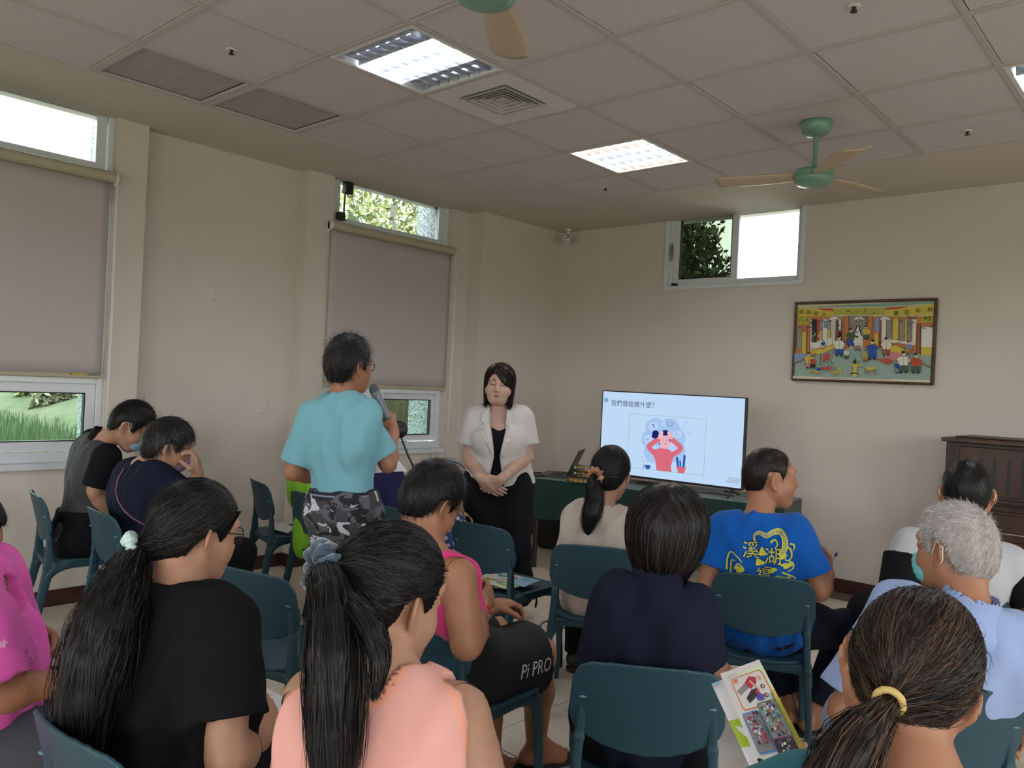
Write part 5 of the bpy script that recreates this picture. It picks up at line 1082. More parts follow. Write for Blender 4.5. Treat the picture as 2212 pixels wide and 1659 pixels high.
        for p0, d, rr in cuts:
            def cutf(X, Y, Z, p0=p0, d=d, rr=rr):
                ax = (X-p0[0])*d[0]+(Y-p0[1])*d[1]+(Z-p0[2])*d[2]; rad = np.sqrt(np.maximum((X-p0[0])**2+(Y-p0[1])**2+(Z-p0[2])**2-ax**2, 0)); return np.minimum(ax, rr*1.6-rad)
            S.fn(cutf, p0-.17, p0+.17, 0, 'i'); S.rc(p0-d*.03, p0+d*.06, rr-.012, rr-.006, k=.003, op='s')
        if s.stand: S.cut(s.t(0, 0, waist), s.up, .003)
        else: S.cut(s.hips+np.array([0, 0, .125]), (0, 0, 1.), .003)
        s.pants_mesh = S.mesh(h); return mesh_obj(name, s.pants_mesh, m, s.root, s.org)
    def shoes(s, m, sole, sides='LR', name='shoe'):
        for side in sides:
            G = s.legs[side]; a = np.array(G['a']); d = nrm(np.array(G['f'])*np.array([1, 1, 0])); z = a[2]-.085; c = a+d*.055; S = SDF()
            S.rc((a-d*.03)*np.array([1, 1, 0])+np.array([0, 0, z+.05]), (a+d*.125)*np.array([1, 1, 0])+np.array([0, 0, z+.038]), .042, .038, k=.02); S.rc(a-d*.015-np.array([0, 0, .02]), a+d*.09-np.array([0, 0, .045]), .042, .032, k=.03)
            S.cut((0, 0, z+.022), (0, 0, -1)); S.rc(a+np.array([0, 0, -.01]), a+np.array([0, 0, .1]), .036, .045, k=.005, op='s')
            o = mesh_obj(name, S.mesh(.011), m, s.root, s.org)
            S = SDF(); Rf = np.stack([np.cross(d, (0, 0, 1.)), d, np.array([0, 0, 1.])], 1); S.rc((a-d*.03)*np.array([1, 1, 0])+np.array([0, 0, z+.02]), (a+d*.125)*np.array([1, 1, 0])+np.array([0, 0, z+.02]), .045, .043, k=.02); S.cut((0, 0, z+.026), (0, 0, 1)); S.cut((0, 0, z+.002), (0, 0, -1))
            o2 = mesh_obj('sole', S.mesh(.011), sole, None, s.org); o2.location = (0, 0, 0); o2.parent = o
    def slide(s, m, sides='LR', name='slide_sandal'):
        for side in sides:
            G = s.legs[side]; a = np.array(G['a']); d = nrm(np.array(G['f'])*np.array([1, 1, 0])); sd = np.cross(d, (0, 0, 1.)); S = SDF()
            S.rc((a-d*.055)*np.array([1, 1, 0])+np.array([0, 0, -.005]), (a+d*.15)*np.array([1, 1, 0])+np.array([0, 0, -.005]), .040, .048, k=.02); S.cut((0, 0, .018), (0, 0, 1)); S.cut((0, 0, .002), (0, 0, -1)); o = mesh_obj(name, S.mesh(.006), m, s.root, s.org)
            S = SDF(); b = a+d*.095; b[2] = .028
            for q in np.linspace(-1, 1, 9): pass
            S.rc(b-d*.03, b+d*.045, .051, .047, k=.01); S.rc(b-d*.08, b+d*.10, .043, .041, k=.004, op='s'); S.cut((0, 0, .004), (0, 0, -1)); S.cut(b-d*.03, -d); S.cut(b+d*.04, d)
            o2 = mesh_obj('strap', S.mesh(.0045), m, None, s.org); o2.parent = o
    def hair(s, st, m, tails=(), name='hair'):
        parts = hair(s.head, s.Rh, st, s.hs)
        for tl in tails: parts += tail(**tl)
        tn = np.concatenate([p[2] for p in parts]); o = mesh_obj(name, join([p[:2] for p in parts]), m, s.root, s.org); at = o.data.attributes.new('tone', 'FLOAT', 'POINT'); at.data.foreach_set('value', tn.astype(np.float32)); return o
    def ring(s, c, ax, R, r, m, name='hair_tie', ruff=.3, lobes=9, seed=1, sq=1.):
        """a gathered hair tie around the axis ax"""
        ax = nrm(ax); u = nrm(np.cross(ax, (0.3, .2, .9))); v = np.cross(ax, u); mb = MB(); fr = np.random.default_rng(seed); p1, p2 = fr.random(2)*6
        def f(a, b):
            A, B = a*2*math.pi, b*2*math.pi; rr = r*(1+ruff*math.sin(lobes*A+p1+1.3*math.sin(B))+.5*ruff*math.sin((lobes+4)*A+p2)); q = R+rr*math.cos(B); return c-s.org+(u*math.cos(A)+v*math.sin(A))*q+ax*rr*math.sin(B)*sq
        mb.grid(f, 90, 12); return mb.build(name, m, s.root)
    def glasses(s, m, lens, w=.029, hgt=.021, side_len=.10):
        mb = MB(); T_ = lambda v: s.hl(*v)-s.org
        for a in (-1, 1):
            mb.tube([T_((a*(.033+w*.95*math.cos(q)), .098-.006*abs(math.cos(q)), .006+hgt*math.sin(q))) for q in np.linspace(0, 2*math.pi, 25)], .0014, 6)
            mb.tube([T_((a*.062, .090, .014)), T_((a*.074, .06, .016)), T_((a*.079, .0, .017)), T_((a*.080, -.012, .012))], .0015, 6)
        mb.tube([T_((-.008, .099, .010)), T_((0, .102, .013)), T_((.008, .099, .010))], .0014, 6); o = mb.build('glasses', m, s.root)
        for a in (-1, 1):
            mb = MB(); mb.poly([T_((a*(.033+w*.9*math.cos(q)), .097-.006*abs(math.cos(q)), .006+hgt*.94*math.sin(q))) for q in np.linspace(0, 2*math.pi, 20, endpoint=False)]); mb.build('lens', lens, o)
        return o
    def mask(s, m, strap):
        S = SDF(); R = s.Rh; S.el(s.hl(0, .036, -.052), np.array([.062, .074, .060]), R, .02); S.el(s.hl(0, .085, -.03), np.array([.022, .030, .020]), R, .03); S.cut(s.hl(0, .03, 0), -R[:, 1]-.25*R[:, 2]); S.cut(s.hl(0, .09, -.012), R[:, 2]+.25*R[:, 1]); S.cut(s.hl(0, .06, -.108), -R[:, 2]); 
        a_, b_ = S.bounds(); up = R[:, 2]; S.fn(lambda X, Y, Z: .0012*np.sin(((X-s.head[0])*up[0]+(Y-s.head[1])*up[1]+(Z-s.head[2])*up[2])*420), a_, b_, 0, 'd')
        o = mesh_obj('face_mask', S.mesh(.0045), m, s.root, s.org); mb = MB()
        for a in (-1, 1):
            mb.tube([s.hl(a*.058, .035, -.025)-s.org, s.hl(a*.076, .008, -.0)-s.org, s.hl(a*.086, -.012, .028)-s.org, s.hl(a*.090, -.032, .010)-s.org, s.hl(a*.086, -.028, -.022)-s.org, s.hl(a*.074, .0, -.05)-s.org, s.hl(a*.056, .034, -.082)-s.org], .0016, 6)
        mb.build('ear_loop', strap, o)
        return o
    def decal(s, items, origin, ax, ay, mats, mesh=None, off=.0015, name='print'):
        """flat print wrapped on the shirt: items are (vertices 2d, faces, material index)"""
        V, Q = mesh or s.shirt_mesh; bv = BVHTree.FromPolygons([Vector(v) for v in V], [tuple(q) for q in Q]); n = nrm(np.cross(ax, ay)); mb = MB()
        for P, F, mi in items:
            out = []
            for p in P:
                o = origin+ax*p[0]+ay*p[1]; h = bv.ray_cast(Vector(o+n*.25), Vector(-n)); q = np.array(h[0]) if h[0] is not None else o; out.append(q+n*off*(1+.3*mi)-s.org)
            mb.add(out, F, mats[mi])
        return mb.build(name, None, s.root)
m_sk = skin_mat('skin_medium', (.40, .215, .135)); m_sk_t = skin_mat('skin_tanned', (.34, .155, .085)); m_sk_p = skin_mat('skin_pale', (.52, .33, .25))
m_hb = hair_mat('hair_black', (.0045, .004, .004), (.014, .012, .011)); m_hg = hair_mat('hair_greying', (.008, .0075, .0075), (.13, .125, .13), .5, .62, 1.0); m_hw = hair_mat('hair_white', (.20, .18, .165), (.60, .56, .53), .5, .1, .6)
m_hbr = hair_mat('hair_dark_brown', (.010, .0055, .0045), (.028, .016, .012)); m_hst = hair_mat('hair_streaked_brown', (.011, .0075, .006), (.105, .055, .028), .42, .70, 1.0); m_hsb = hair_mat('hair_soft_black', (.0075, .0055, .005), (.05, .04, .036), .4, .7, 1.0)
m_frame = mat('spectacle_frame', (.02, .02, .022), .3, .5, metal=.4); m_lens = glass('spectacle_lens', (.95, .96, .96))
m_cyan = cloth('turquoise_jersey', (.175, .40, .46)); m_blk = cloth('black_jersey', (.0075, .0078, .009)); m_navy = cloth('navy_jersey', (.010, .012, .026)); m_peach = cloth('peach_jersey', (.66, .33, .28)); m_peachtrim = mat('peach_trim', (.72, .30, .20), .8)
m_pink = cloth('pink_jersey', (.62, .05, .19)); m_pinkhot = cloth('hot_pink_jersey', (.72, .11, .43)); m_blue = cloth('royal_blue_jersey', (.0045, .085, .36)); m_beige = cloth('beige_cotton', (.47, .40, .34)); m_jack = cloth('ivory_suiting', (.54, .515, .495), bump=.05)
m_ltblue = cloth('light_blue_pique', (.27, .35, .56)); m_grey = cloth('grey_jersey', (.42, .42, .44)); m_teal = cloth('teal_jersey', (.006, .10, .12)); m_lime = cloth('lime_jacket', (.22, .50, .035)); m_purple = cloth('indigo_jersey', (.022, .022, .075))
m_trous = cloth('black_trousers', (.008, .008, .010)); m_dnavy = cloth('dark_navy_trousers', (.012, .014, .024)); m_leath = mat('black_leather', (.012, .011, .011), .4); m_sole = mat('white_sole', (.7, .69, .66), .6); m_slide = mat('black_rubber', (.012, .012, .012), .7)
m_mask_b = mat('mask_blue', (.25, .42, .55), .9); m_mask_p = mat('mask_lilac', (.42, .25, .48), .9); m_mask_g = mat('mask_green', (.15, .52, .50), .9); m_loop = mat('white_elastic', (.75, .74, .72), .8)
def camo():
    m = bpy.data.materials.new('grey_camouflage'); m.use_nodes = True; n = m.node_tree; b = n.nodes['Principled BSDF']; b.inputs['Roughness'].default_value = .9
    t = n.nodes.new('ShaderNodeTexCoord'); mp = n.nodes.new('ShaderNodeMapping'); mp.inputs['Scale'].default_value = (1, 1, 1.5); n.links.new(t.outputs['Object'], mp.inputs[0]); prev = None
    for sc, of, th, col in ((11, 0, .5, (.10, .10, .115, 1)), (12, 7.3, .54, (.012, .012, .015, 1)), (13, 15.1, .60, (.50, .50, .54, 1))):
        nz = n.nodes.new('ShaderNodeTexNoise'); nz.inputs['Scale'].default_value = sc; nz.inputs['Detail'].default_value = 2; nz.inputs['Distortion'].default_value = .6
        ad = n.nodes.new('ShaderNodeVectorMath'); ad.inputs[1].default_value = (of, of, of); n.links.new(mp.outputs[0], ad.inputs[0]); n.links.new(ad.outputs[0], nz.inputs['Vector'])
        gt = n.nodes.new('ShaderNodeMath'); gt.operation = 'GREATER_THAN'; gt.inputs[1].default_value = th; n.links.new(nz.outputs['Fac'], gt.inputs[0])
        mx = n.nodes.new('ShaderNodeMix'); mx.data_type = 'RGBA'; n.links.new(gt.outputs[0], mx.inputs[0]); mx.inputs[7].default_value = col
        if prev is None: mx.inputs[6].default_value = (.045, .045, .052, 1)
        else: n.links.new(prev.outputs[2], mx.inputs[6])
        prev = mx
    n.links.new(prev.outputs[2], b.inputs['Base Color']); return m
def stripes(name, c1, c2, scale):
    m = bpy.data.materials.new(name); m.use_nodes = True; n = m.node_tree; b = n.nodes['Principled BSDF']; b.inputs['Roughness'].default_value = .9
    t = n.nodes.new('ShaderNodeTexCoord'); wv = n.nodes.new('ShaderNodeTexWave'); wv.bands_direction = 'Z'; wv.inputs['Scale'].default_value = scale; wv.inputs['Distortion'].default_value = .4; n.links.new(t.outputs['Object'], wv.inputs['Vector'])
    mx = n.nodes.new('ShaderNodeMix'); mx.data_type = 'RGBA'; mx.inputs[6].default_value = (*c1, 1); mx.inputs[7].default_value = (*c2, 1); n.links.new(wv.outputs['Fac'], mx.inputs[0]); n.links.new(mx.outputs[2], b.inputs['Base Color']); return m
m_camo = camo(); m_stripe = stripes('black_grey_pinstripe', (.012, .012, .013), (.07, .07, .075), 55.)
def floral():
    m = bpy.data.materials.new('floral_cotton'); m.use_nodes = True; n = m.node_tree; b = n.nodes['Principled BSDF']; b.inputs['Roughness'].default_value = .9
    t = n.nodes.new('ShaderNodeTexCoord'); v = n.nodes.new('ShaderNodeTexVoronoi'); v.inputs['Scale'].default_value = 26; n.links.new(t.outputs['Object'], v.inputs['Vector']); c = n.nodes.new('ShaderNodeValToRGB'); c.color_ramp.interpolation = 'CONSTANT'
    for p, col in ((0, (.5, .48, .52, 1)), (.28, (.15, .15, .3, 1)), (.42, (.02, .025, .08, 1)), (.62, (.03, .12, .35, 1)), (.78, (.6, .55, .58, 1))):
        e = c.color_ramp.elements.new(p); e.color = col
    n.links.new(v.outputs['Distance'], c.inputs[0]); n.links.new(c.outputs[0], b.inputs['Base Color']); return m
SHORT = dict(kind='short', line='man', t=.012, n=3600, L=.026, lift=.12, r=.0006, mess=.35)
def seat_hips(pc, heading, z=.535, back=.045): f = head_dir(heading); p = np.array(pc)-f*back; return np.array([p[0], p[1], z])
def down(p, z): return np.array([p[0], p[1], z])

# --- standing man with the microphone
n0 = W(742, 862, 3.40); f = head_dir(16); r = np.array([f[1], -f[0], 0])
hp = down(W(738, 1085, 3.40), .865)
mic_a, mic_b = W(805, 836, 3.66), W(838, 903, 3.64)
micd = nrm(mic_b-mic_a)
P1 = Person('standing man in turquoise t-shirt and grey camouflage trousers speaking into a microphone', hp, n0, W(756, 792, 3.42), 16, (42, 2, 3), m_sk_t, sw=.140, girth=.77, stand=True, hs=.95, hdet=.0042,
    armR=dict(sh=W(785, 908, 3.42), e=W(838, 1003, 3.46), w=W(848, 930, 3.66), d=nrm(W(838, 880, 3.68)-W(848, 930, 3.66)), n=nrm(-R0*.8+G0*.5), curl=(62, 75, 45), tc=.9), armL=dict(sh=W(668, 905, 3.40), e=W(634, 1020, 3.42), w=W(742, 1030, 3.68), d=nrm(R0*.9+G0*.25), n=(0, 0, 1), curl=(25, 30, 20)),
    legL=dict(a=down(W(715, 1400, 3.38), .085), f=f), legR=dict(a=down(W(790, 1400, 3.42), .085), f=head_dir(30)))
P1.lowk = .4; P1.shirt(m_cyan, t=.014, sleeve=.80, hem=.055, slw=1.10, neck=.058, loose=.010, fold=.006, h=.0065); P1.collar_ring(mat('turquoise_rib', (.10, .30, .37), .9), .062, .013)
P1.pants(m_camo, t=.016, waist=.085, fold=.005, slw=1.06); P1.shoes(m_leath, m_slide)
mb = MB(); c = P1.t(0, 0, .058)
for q, (z, w_, mm) in enumerate(((.0, .016, mat('black_webbing', (.012, .012, .02), .8)), (.0, .0035, mat('blue_white_trim', (.20, .24, .36), .8)))):
    rr = 1+.006*q; mb.grid(lambda u, v: P1.t((.152*.77+.027)*rr*math.cos(2*math.pi*u), (.108*.77+.026)*rr*math.sin(2*math.pi*u), .062+w_*(v-.5)*2+.0)-P1.org, 64, 2, mm)
mb.build('belt', None, P1.root)
P1.hair(dict(SHORT, t=.014, top=.012, n=7000, L=.034, lift=.045, mess=.34, whorl=(.01, -.085, .07), clump=.003, r=.0005, grey=.12), m_hg); P1.glasses(m_frame, m_lens)
mic = empty('microphone', mic_a, 'grey handheld microphone in the fist of the standing man', 'microphone')
mb = MB(); L_ = np.linalg.norm(mic_b-mic_a); mb.lathe([(0, -.012), (.014, -.008), (.021, .004), (.023, .018), (.022, .030)], (0, 0, 0), 24, None, micd); mb.build('grille', mat('grey_grille', (.10, .11, .13), .5, metal=.5, bump=.4, bscale=900), mic)
mb = MB(); mb.lathe([(.0225, .030), (.0235, .032), (.0235, .036), (.0225, .038), (.0225, .043), (.0235, .045), (.0235, .049), (.0225, .051), (.022, .060), (.019, .075), (.0165, .15), (.015, .168), (0, .169)], (0, 0, 0), 24, None, micd); mb.build('body', mat('grey_metallic_paint', (.20, .21, .24), .35, metal=.3), mic)

# --- presenter
n0 = W(1078, 884, 4.93); f = head_dir(178)
P2 = Person('woman in short ivory blazer over black dress trousers standing with clasped hands by the table', down(W(1076, 1060, 4.95), .80), n0, W(1079, 831, 4.90), 178, (186, -4, -2), m_sk_p, sw=.152, girth=1.06, bust=.02, stand=True, jaw=1.24, hdet=.0028,
    armR=dict(e=W(1013, 985, 4.92), w=W(1041, 1035, 4.73), d=nrm(R0*.75-np.array([0, 0, .5])-G0*.12), n=nrm(G0*.9+R0*.2), curl=(18, 22, 12), fat=1.15), armL=dict(e=W(1137, 985, 4.92), w=W(1083, 1035, 4.71), d=nrm(-R0*.78-np.array([0, 0, .55])-G0*.05), n=nrm(G0*.9), curl=(30, 40, 25), fat=1.15),
    legL=dict(a=down(W(1100, 1350, 4.93), .085), f=head_dir(170)), legR=dict(a=down(W(1052, 1350, 4.93), .085), f=head_dir(188)))
def blz(S):                                                           # blazer open down the front
    c = P2.t(0, .12, P2.L*.45)
    def v(X, Y, Z):
        x = (X-P2.hips[0])*P2.rt[0]+(Y-P2.hips[1])*P2.rt[1]+(Z-P2.hips[2])*P2.rt[2]; y = (X-P2.hips[0])*P2.fw[0]+(Y-P2.hips[1])*P2.fw[1]+(Z-P2.hips[2])*P2.fw[2]; z = (X-P2.hips[0])*P2.up[0]+(Y-P2.hips[1])*P2.up[1]+(Z-P2.hips[2])*P2.up[2]
        xx = x-.012+(z-.2)*.05; hw = np.interp(z, [-.1, .02, .19, .24, .40, .50], [.052, .045, .017, .022, .052, .060]); return np.maximum(np.abs(xx)-hw, .02-y)
    S.fn(v, P2.hips-.4, P2.hips+.7, .004, 's')
P2.shirt(m_jack, t=.022, sleeve=.70, hem=.01, slw=1.08, neck=.060, nk=(0, 0, 1), name='blazer', open_front=blz, h=.0075, fold=.0025, loose=.004, skirt=(.195, .135, .24)); bz = P2.shirt_mesh
P2.shirt(m_blk, t=.010, sleeve=0, hem=-.10, neck=.085, nk=(0, .055, 1), name='camisole', h=.007, armhole=.09)
P2.pants(m_trous, t=.026, waist=.10, flare=.075, slw=1.15, fold=.004)
P2.shoes(mat('white_canvas', (.68, .67, .66), .8), m_sole)
def lapel(a):
    bv = BVHTree.FromPolygons([Vector(v) for v in bz[0]], [tuple(q) for q in bz[1]]); mb = MB()
    def pt(x, z, off=.006):
        o = P2.t(x, .45, z); h = bv.ray_cast(Vector(o), Vector(-P2.fw)); y = .45-(h[3] if h[0] is not None else .30)
        return P2.t(x, max(y, .10)+off, z)-P2.org
    out = [(.062, .470), (.085, .452), (.100, .405), (.082, .388), (.104, .365), (.072, .290), (.034, .215)]; inn = [(.058, .472), (.055, .44), (.052, .40), (.050, .385), (.046, .355), (.034, .285), (.024, .212)]
    V = []; F = []
    for (xo, zo), (xi, zi) in zip(out, inn):
        V += [pt(a*xo+.010, zo), pt(a*(xo*.5+xi*.5)+.010, (zo+zi)/2, .009), pt(a*xi+.010, zi, .010)]
    for i in range(len(out)-1):
        for j in range(2): F.append((i*3+j, i*3+j+1, i*3+4+j, i*3+3+j))
    mb.add(V, F); o = mb.build('lapel', mat('ivory_lapel', (.58, .555, .535), .85), P2.root); md = o.modifiers.new('thickness', 'SOLIDIFY'); md.thickness = .004
    return pt
pt = lapel(1); lapel(-1)
m_btn = mat('grey_button', (.42, .40, .38), .3)
for x, z in ((-.022, .195), (-.030, .075)):
    mb = MB(); mb.lathe([(0, .004), (.008, .004), (.010, .001), (.010, -.002), (0, -.002)], pt(x, z, .001), 16, None, P2.fw); mb.build('button', m_btn, P2.root)
P2.hair(dict(kind='bob', zb=-.120, w=.094, t=.012, n=3800, part=.020, fz=.072, h=.0035, r=.0006, bell=.10, line='man'), m_hbr)
mb = MB()
for a in (-1, 1):
    mb.tube([P2.hl(a*x, y, z)-P2.org for x, y, z in ((.013, .0915, .0325), (.028, .0905, .038), (.046, .078, .034))], [.0022, .0030, .0014], 6)
mb.build('eyebrows', m_hbr, P2.root)
mb = MB()
for a in (-1, 1): mb.tube([P2.hl(a*x, y, z)-P2.org for x, y, z in ((.016, .0862, .0075), (.024, .0892, .0050), (.034, .0892, .0045), (.045, .0830, .0085))], [.0010, .0023, .0024, .0012], 6)
mb.build('eyelashes', m_black, P2.root)
S = SDF()
for z, rx, rz in ((-.0568, .0235, .0052), (-.0672, .020, .0062)): S.el(P2.hl(0, .0868, z), (rx, .0102, rz), P2.Rh, .002)
S.bx(P2.hl(0, .098, -.0617), (.024, .008, .0009), P2.Rh, .0005, .001, 's'); mesh_obj('lips', S.mesh(.0022), mat('lip_colour', (.34, .13, .115), .4), P2.root, P2.org)

# --- seated people; chairs first
c1, p1 = chair_at(68, 1068, 4.08, 52, 'teal chair of the masked man beside the near window'); c2, p2 = chair_at(203, 1124, 3.68, 44, 'teal chair of the woman in the lilac mask'); c4, p4 = chair_at(549, 1050, 4.92, 56, 'empty teal chair with a white paper by the niche wall')
c5, p5 = chair_at(655, 1080, 4.5, 42, 'teal chair of the person in lime green behind the standing man'); c6, p6 = chair_at(528, 1238, 2.70, 28, 'empty teal chair behind the long-haired woman in black'); c7, p7 = chair_at(1030, 1132, 3.80, 38, 'empty teal chair with colourful brochures on its seat')
c9, p9 = chair_at(1283, 1183, 3.40, 11, 'teal chair of the woman in the beige shirt'); c10, p10 = chair_at(1405, 1412, 1.95, 8, 'teal chair of the woman with the black bob'); c11, p11 = chair_at(1650, 1237, 3.00, 17, 'teal chair of the man in the blue dragon t-shirt')
c12, p12 = chair_at(2085, 1500, 1.90, -4, 'teal chair of the white-haired man'); c13, p13 = chair_at(2085, 1296, 2.82, 2, 'teal chair of the man in the grey top by the brown piano'); c14, p14 = chair_at(128, 1588, 1.46, 37, 'teal chair of the long-haired woman in black at the lower left')
f8 = head_dir(36); r8 = np.array([f8[1], -f8[0], 0]); q = W(985, 1398, 2.34); pc8 = q-r8*.158+f8*.231; c8 = chair(pc8[:2], 36, 'teal chair of the person in pink and black shorts')

# man in pinstripe shirt and blue mask
P3 = Person('man in black pinstripe shirt and blue face mask bending forward beside the near window', seat_hips(p1, 50), W(222, 945, 4.20), W(284, 922, 4.16), 50, (78, -34, 0), m_sk, sw=.165, girth=.95,
    armR=dict(e=W(205, 1062, 4.06), w=W(255, 1130, 4.18), d=nrm(R0+G0*.2-np.array([0, 0, .2])), n=(0, 0, -1)), armL=dict(w=W(280, 1120, 4.45)))
P3.shirt(m_stripe, t=.014, sleeve=.5, hem=-.05, neck=.060, slw=1.0, fold=.004)
A = P3.arms['R']
for side in 'LR':
    A = P3.arms[side]; S = SDF(); q = A['sh']+(A['e']-A['sh'])*.85; S.rc(A['sh']+P3.up*.004, q, .074, .070, k=.02); S.cut(q, A['e']-A['sh']); S.rc(q, q+(A['e']-A['sh'])*.2, .055, .058, op='s', k=.004); mesh_obj('sleeve', S.mesh(.0075), m_blk, P3.root, P3.org)
S = SDF(); cc = P3.t(0, -.005, P3.L*.985); S.rc(cc-P3.up*.015, cc+P3.up*.03+P3.fw*.01, .070, .062, k=.01); S.rc(cc-P3.up*.05, cc+P3.up*.09+P3.fw*.02, .058, .054, op='s', k=.004); mesh_obj('collar', S.mesh(.006), m_blk, P3.root, P3.org)
P3.pants(m_trous, t=.016); P3.shoes(m_leath, m_slide); P3.hair(dict(SHORT, t=.012, top=.008), m_hb); P3.glasses(m_frame, m_lens); P3.mask(m_mask_b, m_loop)
# woman in navy with lilac mask
P4 = Person('woman in navy top and lilac face mask raising a hand to her brow', seat_hips(p2, 34), W(312, 1003, 3.84), W(364, 968, 3.82), 44, (60, -20, 0), m_sk, sw=.150, girth=1.12,
    armR=dict(e=W(432, 1105, 3.76), w=W(427, 1030, 3.80), d=nrm(np.array([0, 0, 1.])-R0*.05), n=nrm(-R0*.9-G0*.2), curl=(35, 55, 35), tc=.7))
P4.shirt(m_navy, t=.016, sleeve=.9, hem=-.10, neck=.056, slw=1.25, fold=.004); P4.pants(m_trous, t=.018); P4.shoes(m_leath, m_slide); P4.hair(dict(SHORT, t=.019, top=.008, n=4500, L=.045, lift=.03, mess=.2, line='tie'), m_hg); P4.mask(m_mask_p, m_loop)
A = P4.arms['R']; mb = MB(); v = nrm(A['w']-A['e']); mb.lathe([(.031, -.008), (.034, -.007), (.034, .007), (.031, .008)], A['w']-v*.025-P4.org, 24, None, v); mb.build('wristband', m_black, P4.root)
bv = BVHTree.FromPolygons([Vector(x) for x in P4.shirt_mesh[0]], [tuple(q_) for q_ in P4.shirt_mesh[1]]); pts = []
for px, py in ((268, 1012), (255, 1035), (250, 1058), (255, 1082), (268, 1103), (286, 1119), (305, 1130), (322, 1137)):
    d_ = nrm(W(px, py, 1)-CAM); h_ = bv.ray_cast(Vector(CAM), Vector(d_)); 
    if h_[0] is not None: pts.append(np.array(h_[0])-d_*.004-P4.org)
if len(pts) > 2:
    mb = MB(); mb.tube(pts, .0045, 6); mb.build('bag_strap', mat('plum_leather', (.16, .06, .09), .4), P4.root)
# person in lime green, mostly behind the standing man
P5 = Person('person in lime green jacket sitting hidden behind the standing man', seat_hips(p5, 48, back=.0)-R0*.10+G0*.06, W(676, 1030, 4.66), W(722, 975, 4.70), 50, (60, -25, 0), m_sk, hands=False, hdet=.008, sw=.15, girth=.98)
P5.shirt(m_lime, t=.026, sleeve=1.7, hem=-.16, neck=.062, slw=1.2, fold=.007); S = SDF(); S.el(W(657, 1150, 4.64), (.075, .06, .14), None, .02); S.el(W(650, 1180, 4.62), (.05, .04, .07), None, .03); S.fn(lambda X, Y, Z: .004*np.sin(X*60+Z*25)*np.sin(Y*50), W(657, 1150, 4.64)-.3, W(657, 1150, 4.64)+.3, 0, 'd'); mesh_obj('jacket_tail', S.mesh(.009), m_lime, P5.root, P5.org); P5.pants(m_dnavy, t=.014); P5.shoes(m_leath, m_slide); P5.hair(dict(SHORT, n=700), m_hb)
# person in indigo
c15, p15 = chair((W(795, 1100, 4.75))[:2], 45, 'teal chair hidden behind the standing man'), W(795, 1100, 4.75)
P6 = Person('person in indigo short-sleeved shirt whose arm shows behind the standing man', seat_hips(p15, 45), W(800, 985, 4.72), W(800, 935, 4.75), 45, (40, -25, 0), m_sk_t, hands=False, hdet=.008, sw=.17, girth=1.1, armR=dict(e=W(872, 1105, 4.66), w=W(905, 1130, 4.9)))
P6.shirt(m_purple, t=.02, sleeve=.8, hem=-.10, slw=1.3, fold=.005); P6.pants(m_dnavy, t=.014); P6.shoes(m_leath, m_slide); P6.hair(dict(SHORT, n=700), m_hb)
# child in floral top
c16, q16 = chair((W(930, 1150, 4.35))[:2], 48, 'teal chair hidden behind the person in pink'), W(930, 1150, 4.35)
P7 = Person('person in floral top almost hidden behind the person in pink', seat_hips(q16, 48), W(948, 1118, 4.36), W(958, 1072, 4.40), 48, (45, -35, 0), m_sk, hands=False, hdet=.008, sw=.15, girth=.95, scale=.9, armR=dict(e=W(1000, 1210, 4.25), w=W(1060, 1225, 4.5)))
P7.shirt(floral(), t=.018, sleeve=.85, hem=-.12, slw=1.3); P7.pants(m_dnavy, t=.014); P7.shoes(mat('white_canvas', (.68, .67, .66), .8), m_sole); P7.hair(dict(SHORT, n=900), m_hb)
# person in pink sleeveless top and black shorts
hp = seat_hips(pc8, 38, .52); fA = head_dir(42)
kneeR = W(1165, 1412, 2.80); ankR = down(W(1158, 1605, 2.98), .085)
P9 = Person('person in pink sleeveless top and black sports shorts holding papers', hp, W(925, 1192, 2.36), W(934, 1086, 2.44), 30, (47, -26, 6), m_sk_t, sw=.125, girth=.88, hs=.93, hdet=.0046,
    armR=dict(sh=W(990, 1245, 2.30), e=W(1008, 1392, 2.27), w=W(1034, 1316, 2.50), d=nrm(G0*.6+R0*.3+np.array([0, 0, .25])), n=nrm(-R0*.8-np.array([0, 0, .3])), curl=(35, 45, 25), fat=1.2), armL=dict(w=hp+fA*.20+np.array([0, 0, .14])-R0*.03),
    legR=dict(k=kneeR, a=ankR, f=head_dir(60), bare=True), legL=dict(a=down(W(1062, 1545, 2.85), .085), f=head_dir(25), bare=True))
P9.shirt(m_pink, t=.012, sleeve=0, hem=-.12, neck=.062, fold=.004, armhole=.068); P9.pants(mat('black_sports_cloth', (.010, .010, .011), .8, bump=.05), t=.022, end=.40, slw=1.08, name='shorts', h=.0075)
P9.hair(dict(SHORT, t=.014, top=.008, n=5000, L=.030, lift=.05, mess=.25, line='tie'), m_hb); P9.glasses(m_frame, m_lens); P9.slide(m_slide)
V, F_ = text_mesh('Pi PRO', 1.0); kn, hpj = P9.legs['R']['k'], P9.legs['R']['h']; ax = nrm(kn-hpj); viewd = nrm(CAM-kn); ay = nrm(np.cross(viewd, ax)); ay = ay if ay[2] > 0 else -ay; ay = nrm(ay-ax*(ay@ax))
P9.decal([([(x*.052+.25*y*.052, y*.052*1.15) for x, y, _ in V], F_, 0)], kn-ax*.235-ay*.060, ax, ay, [mat('white_print', (.62, .62, .60), .7)], P9.pants_mesh, .002, 'lettering')
A = P9.arms['R']; v = nrm(A['w']-A['e']); u = nrm(np.cross(v, (0, 0, 1))); u2 = np.cross(v, u); mb = MB(); bm_ = [mat('red_bead', (.45, .03, .02), .25), mat('amber_bead', (.6, .22, .03), .25), mat('clear_bead', (.7, .6, .55), .2)]
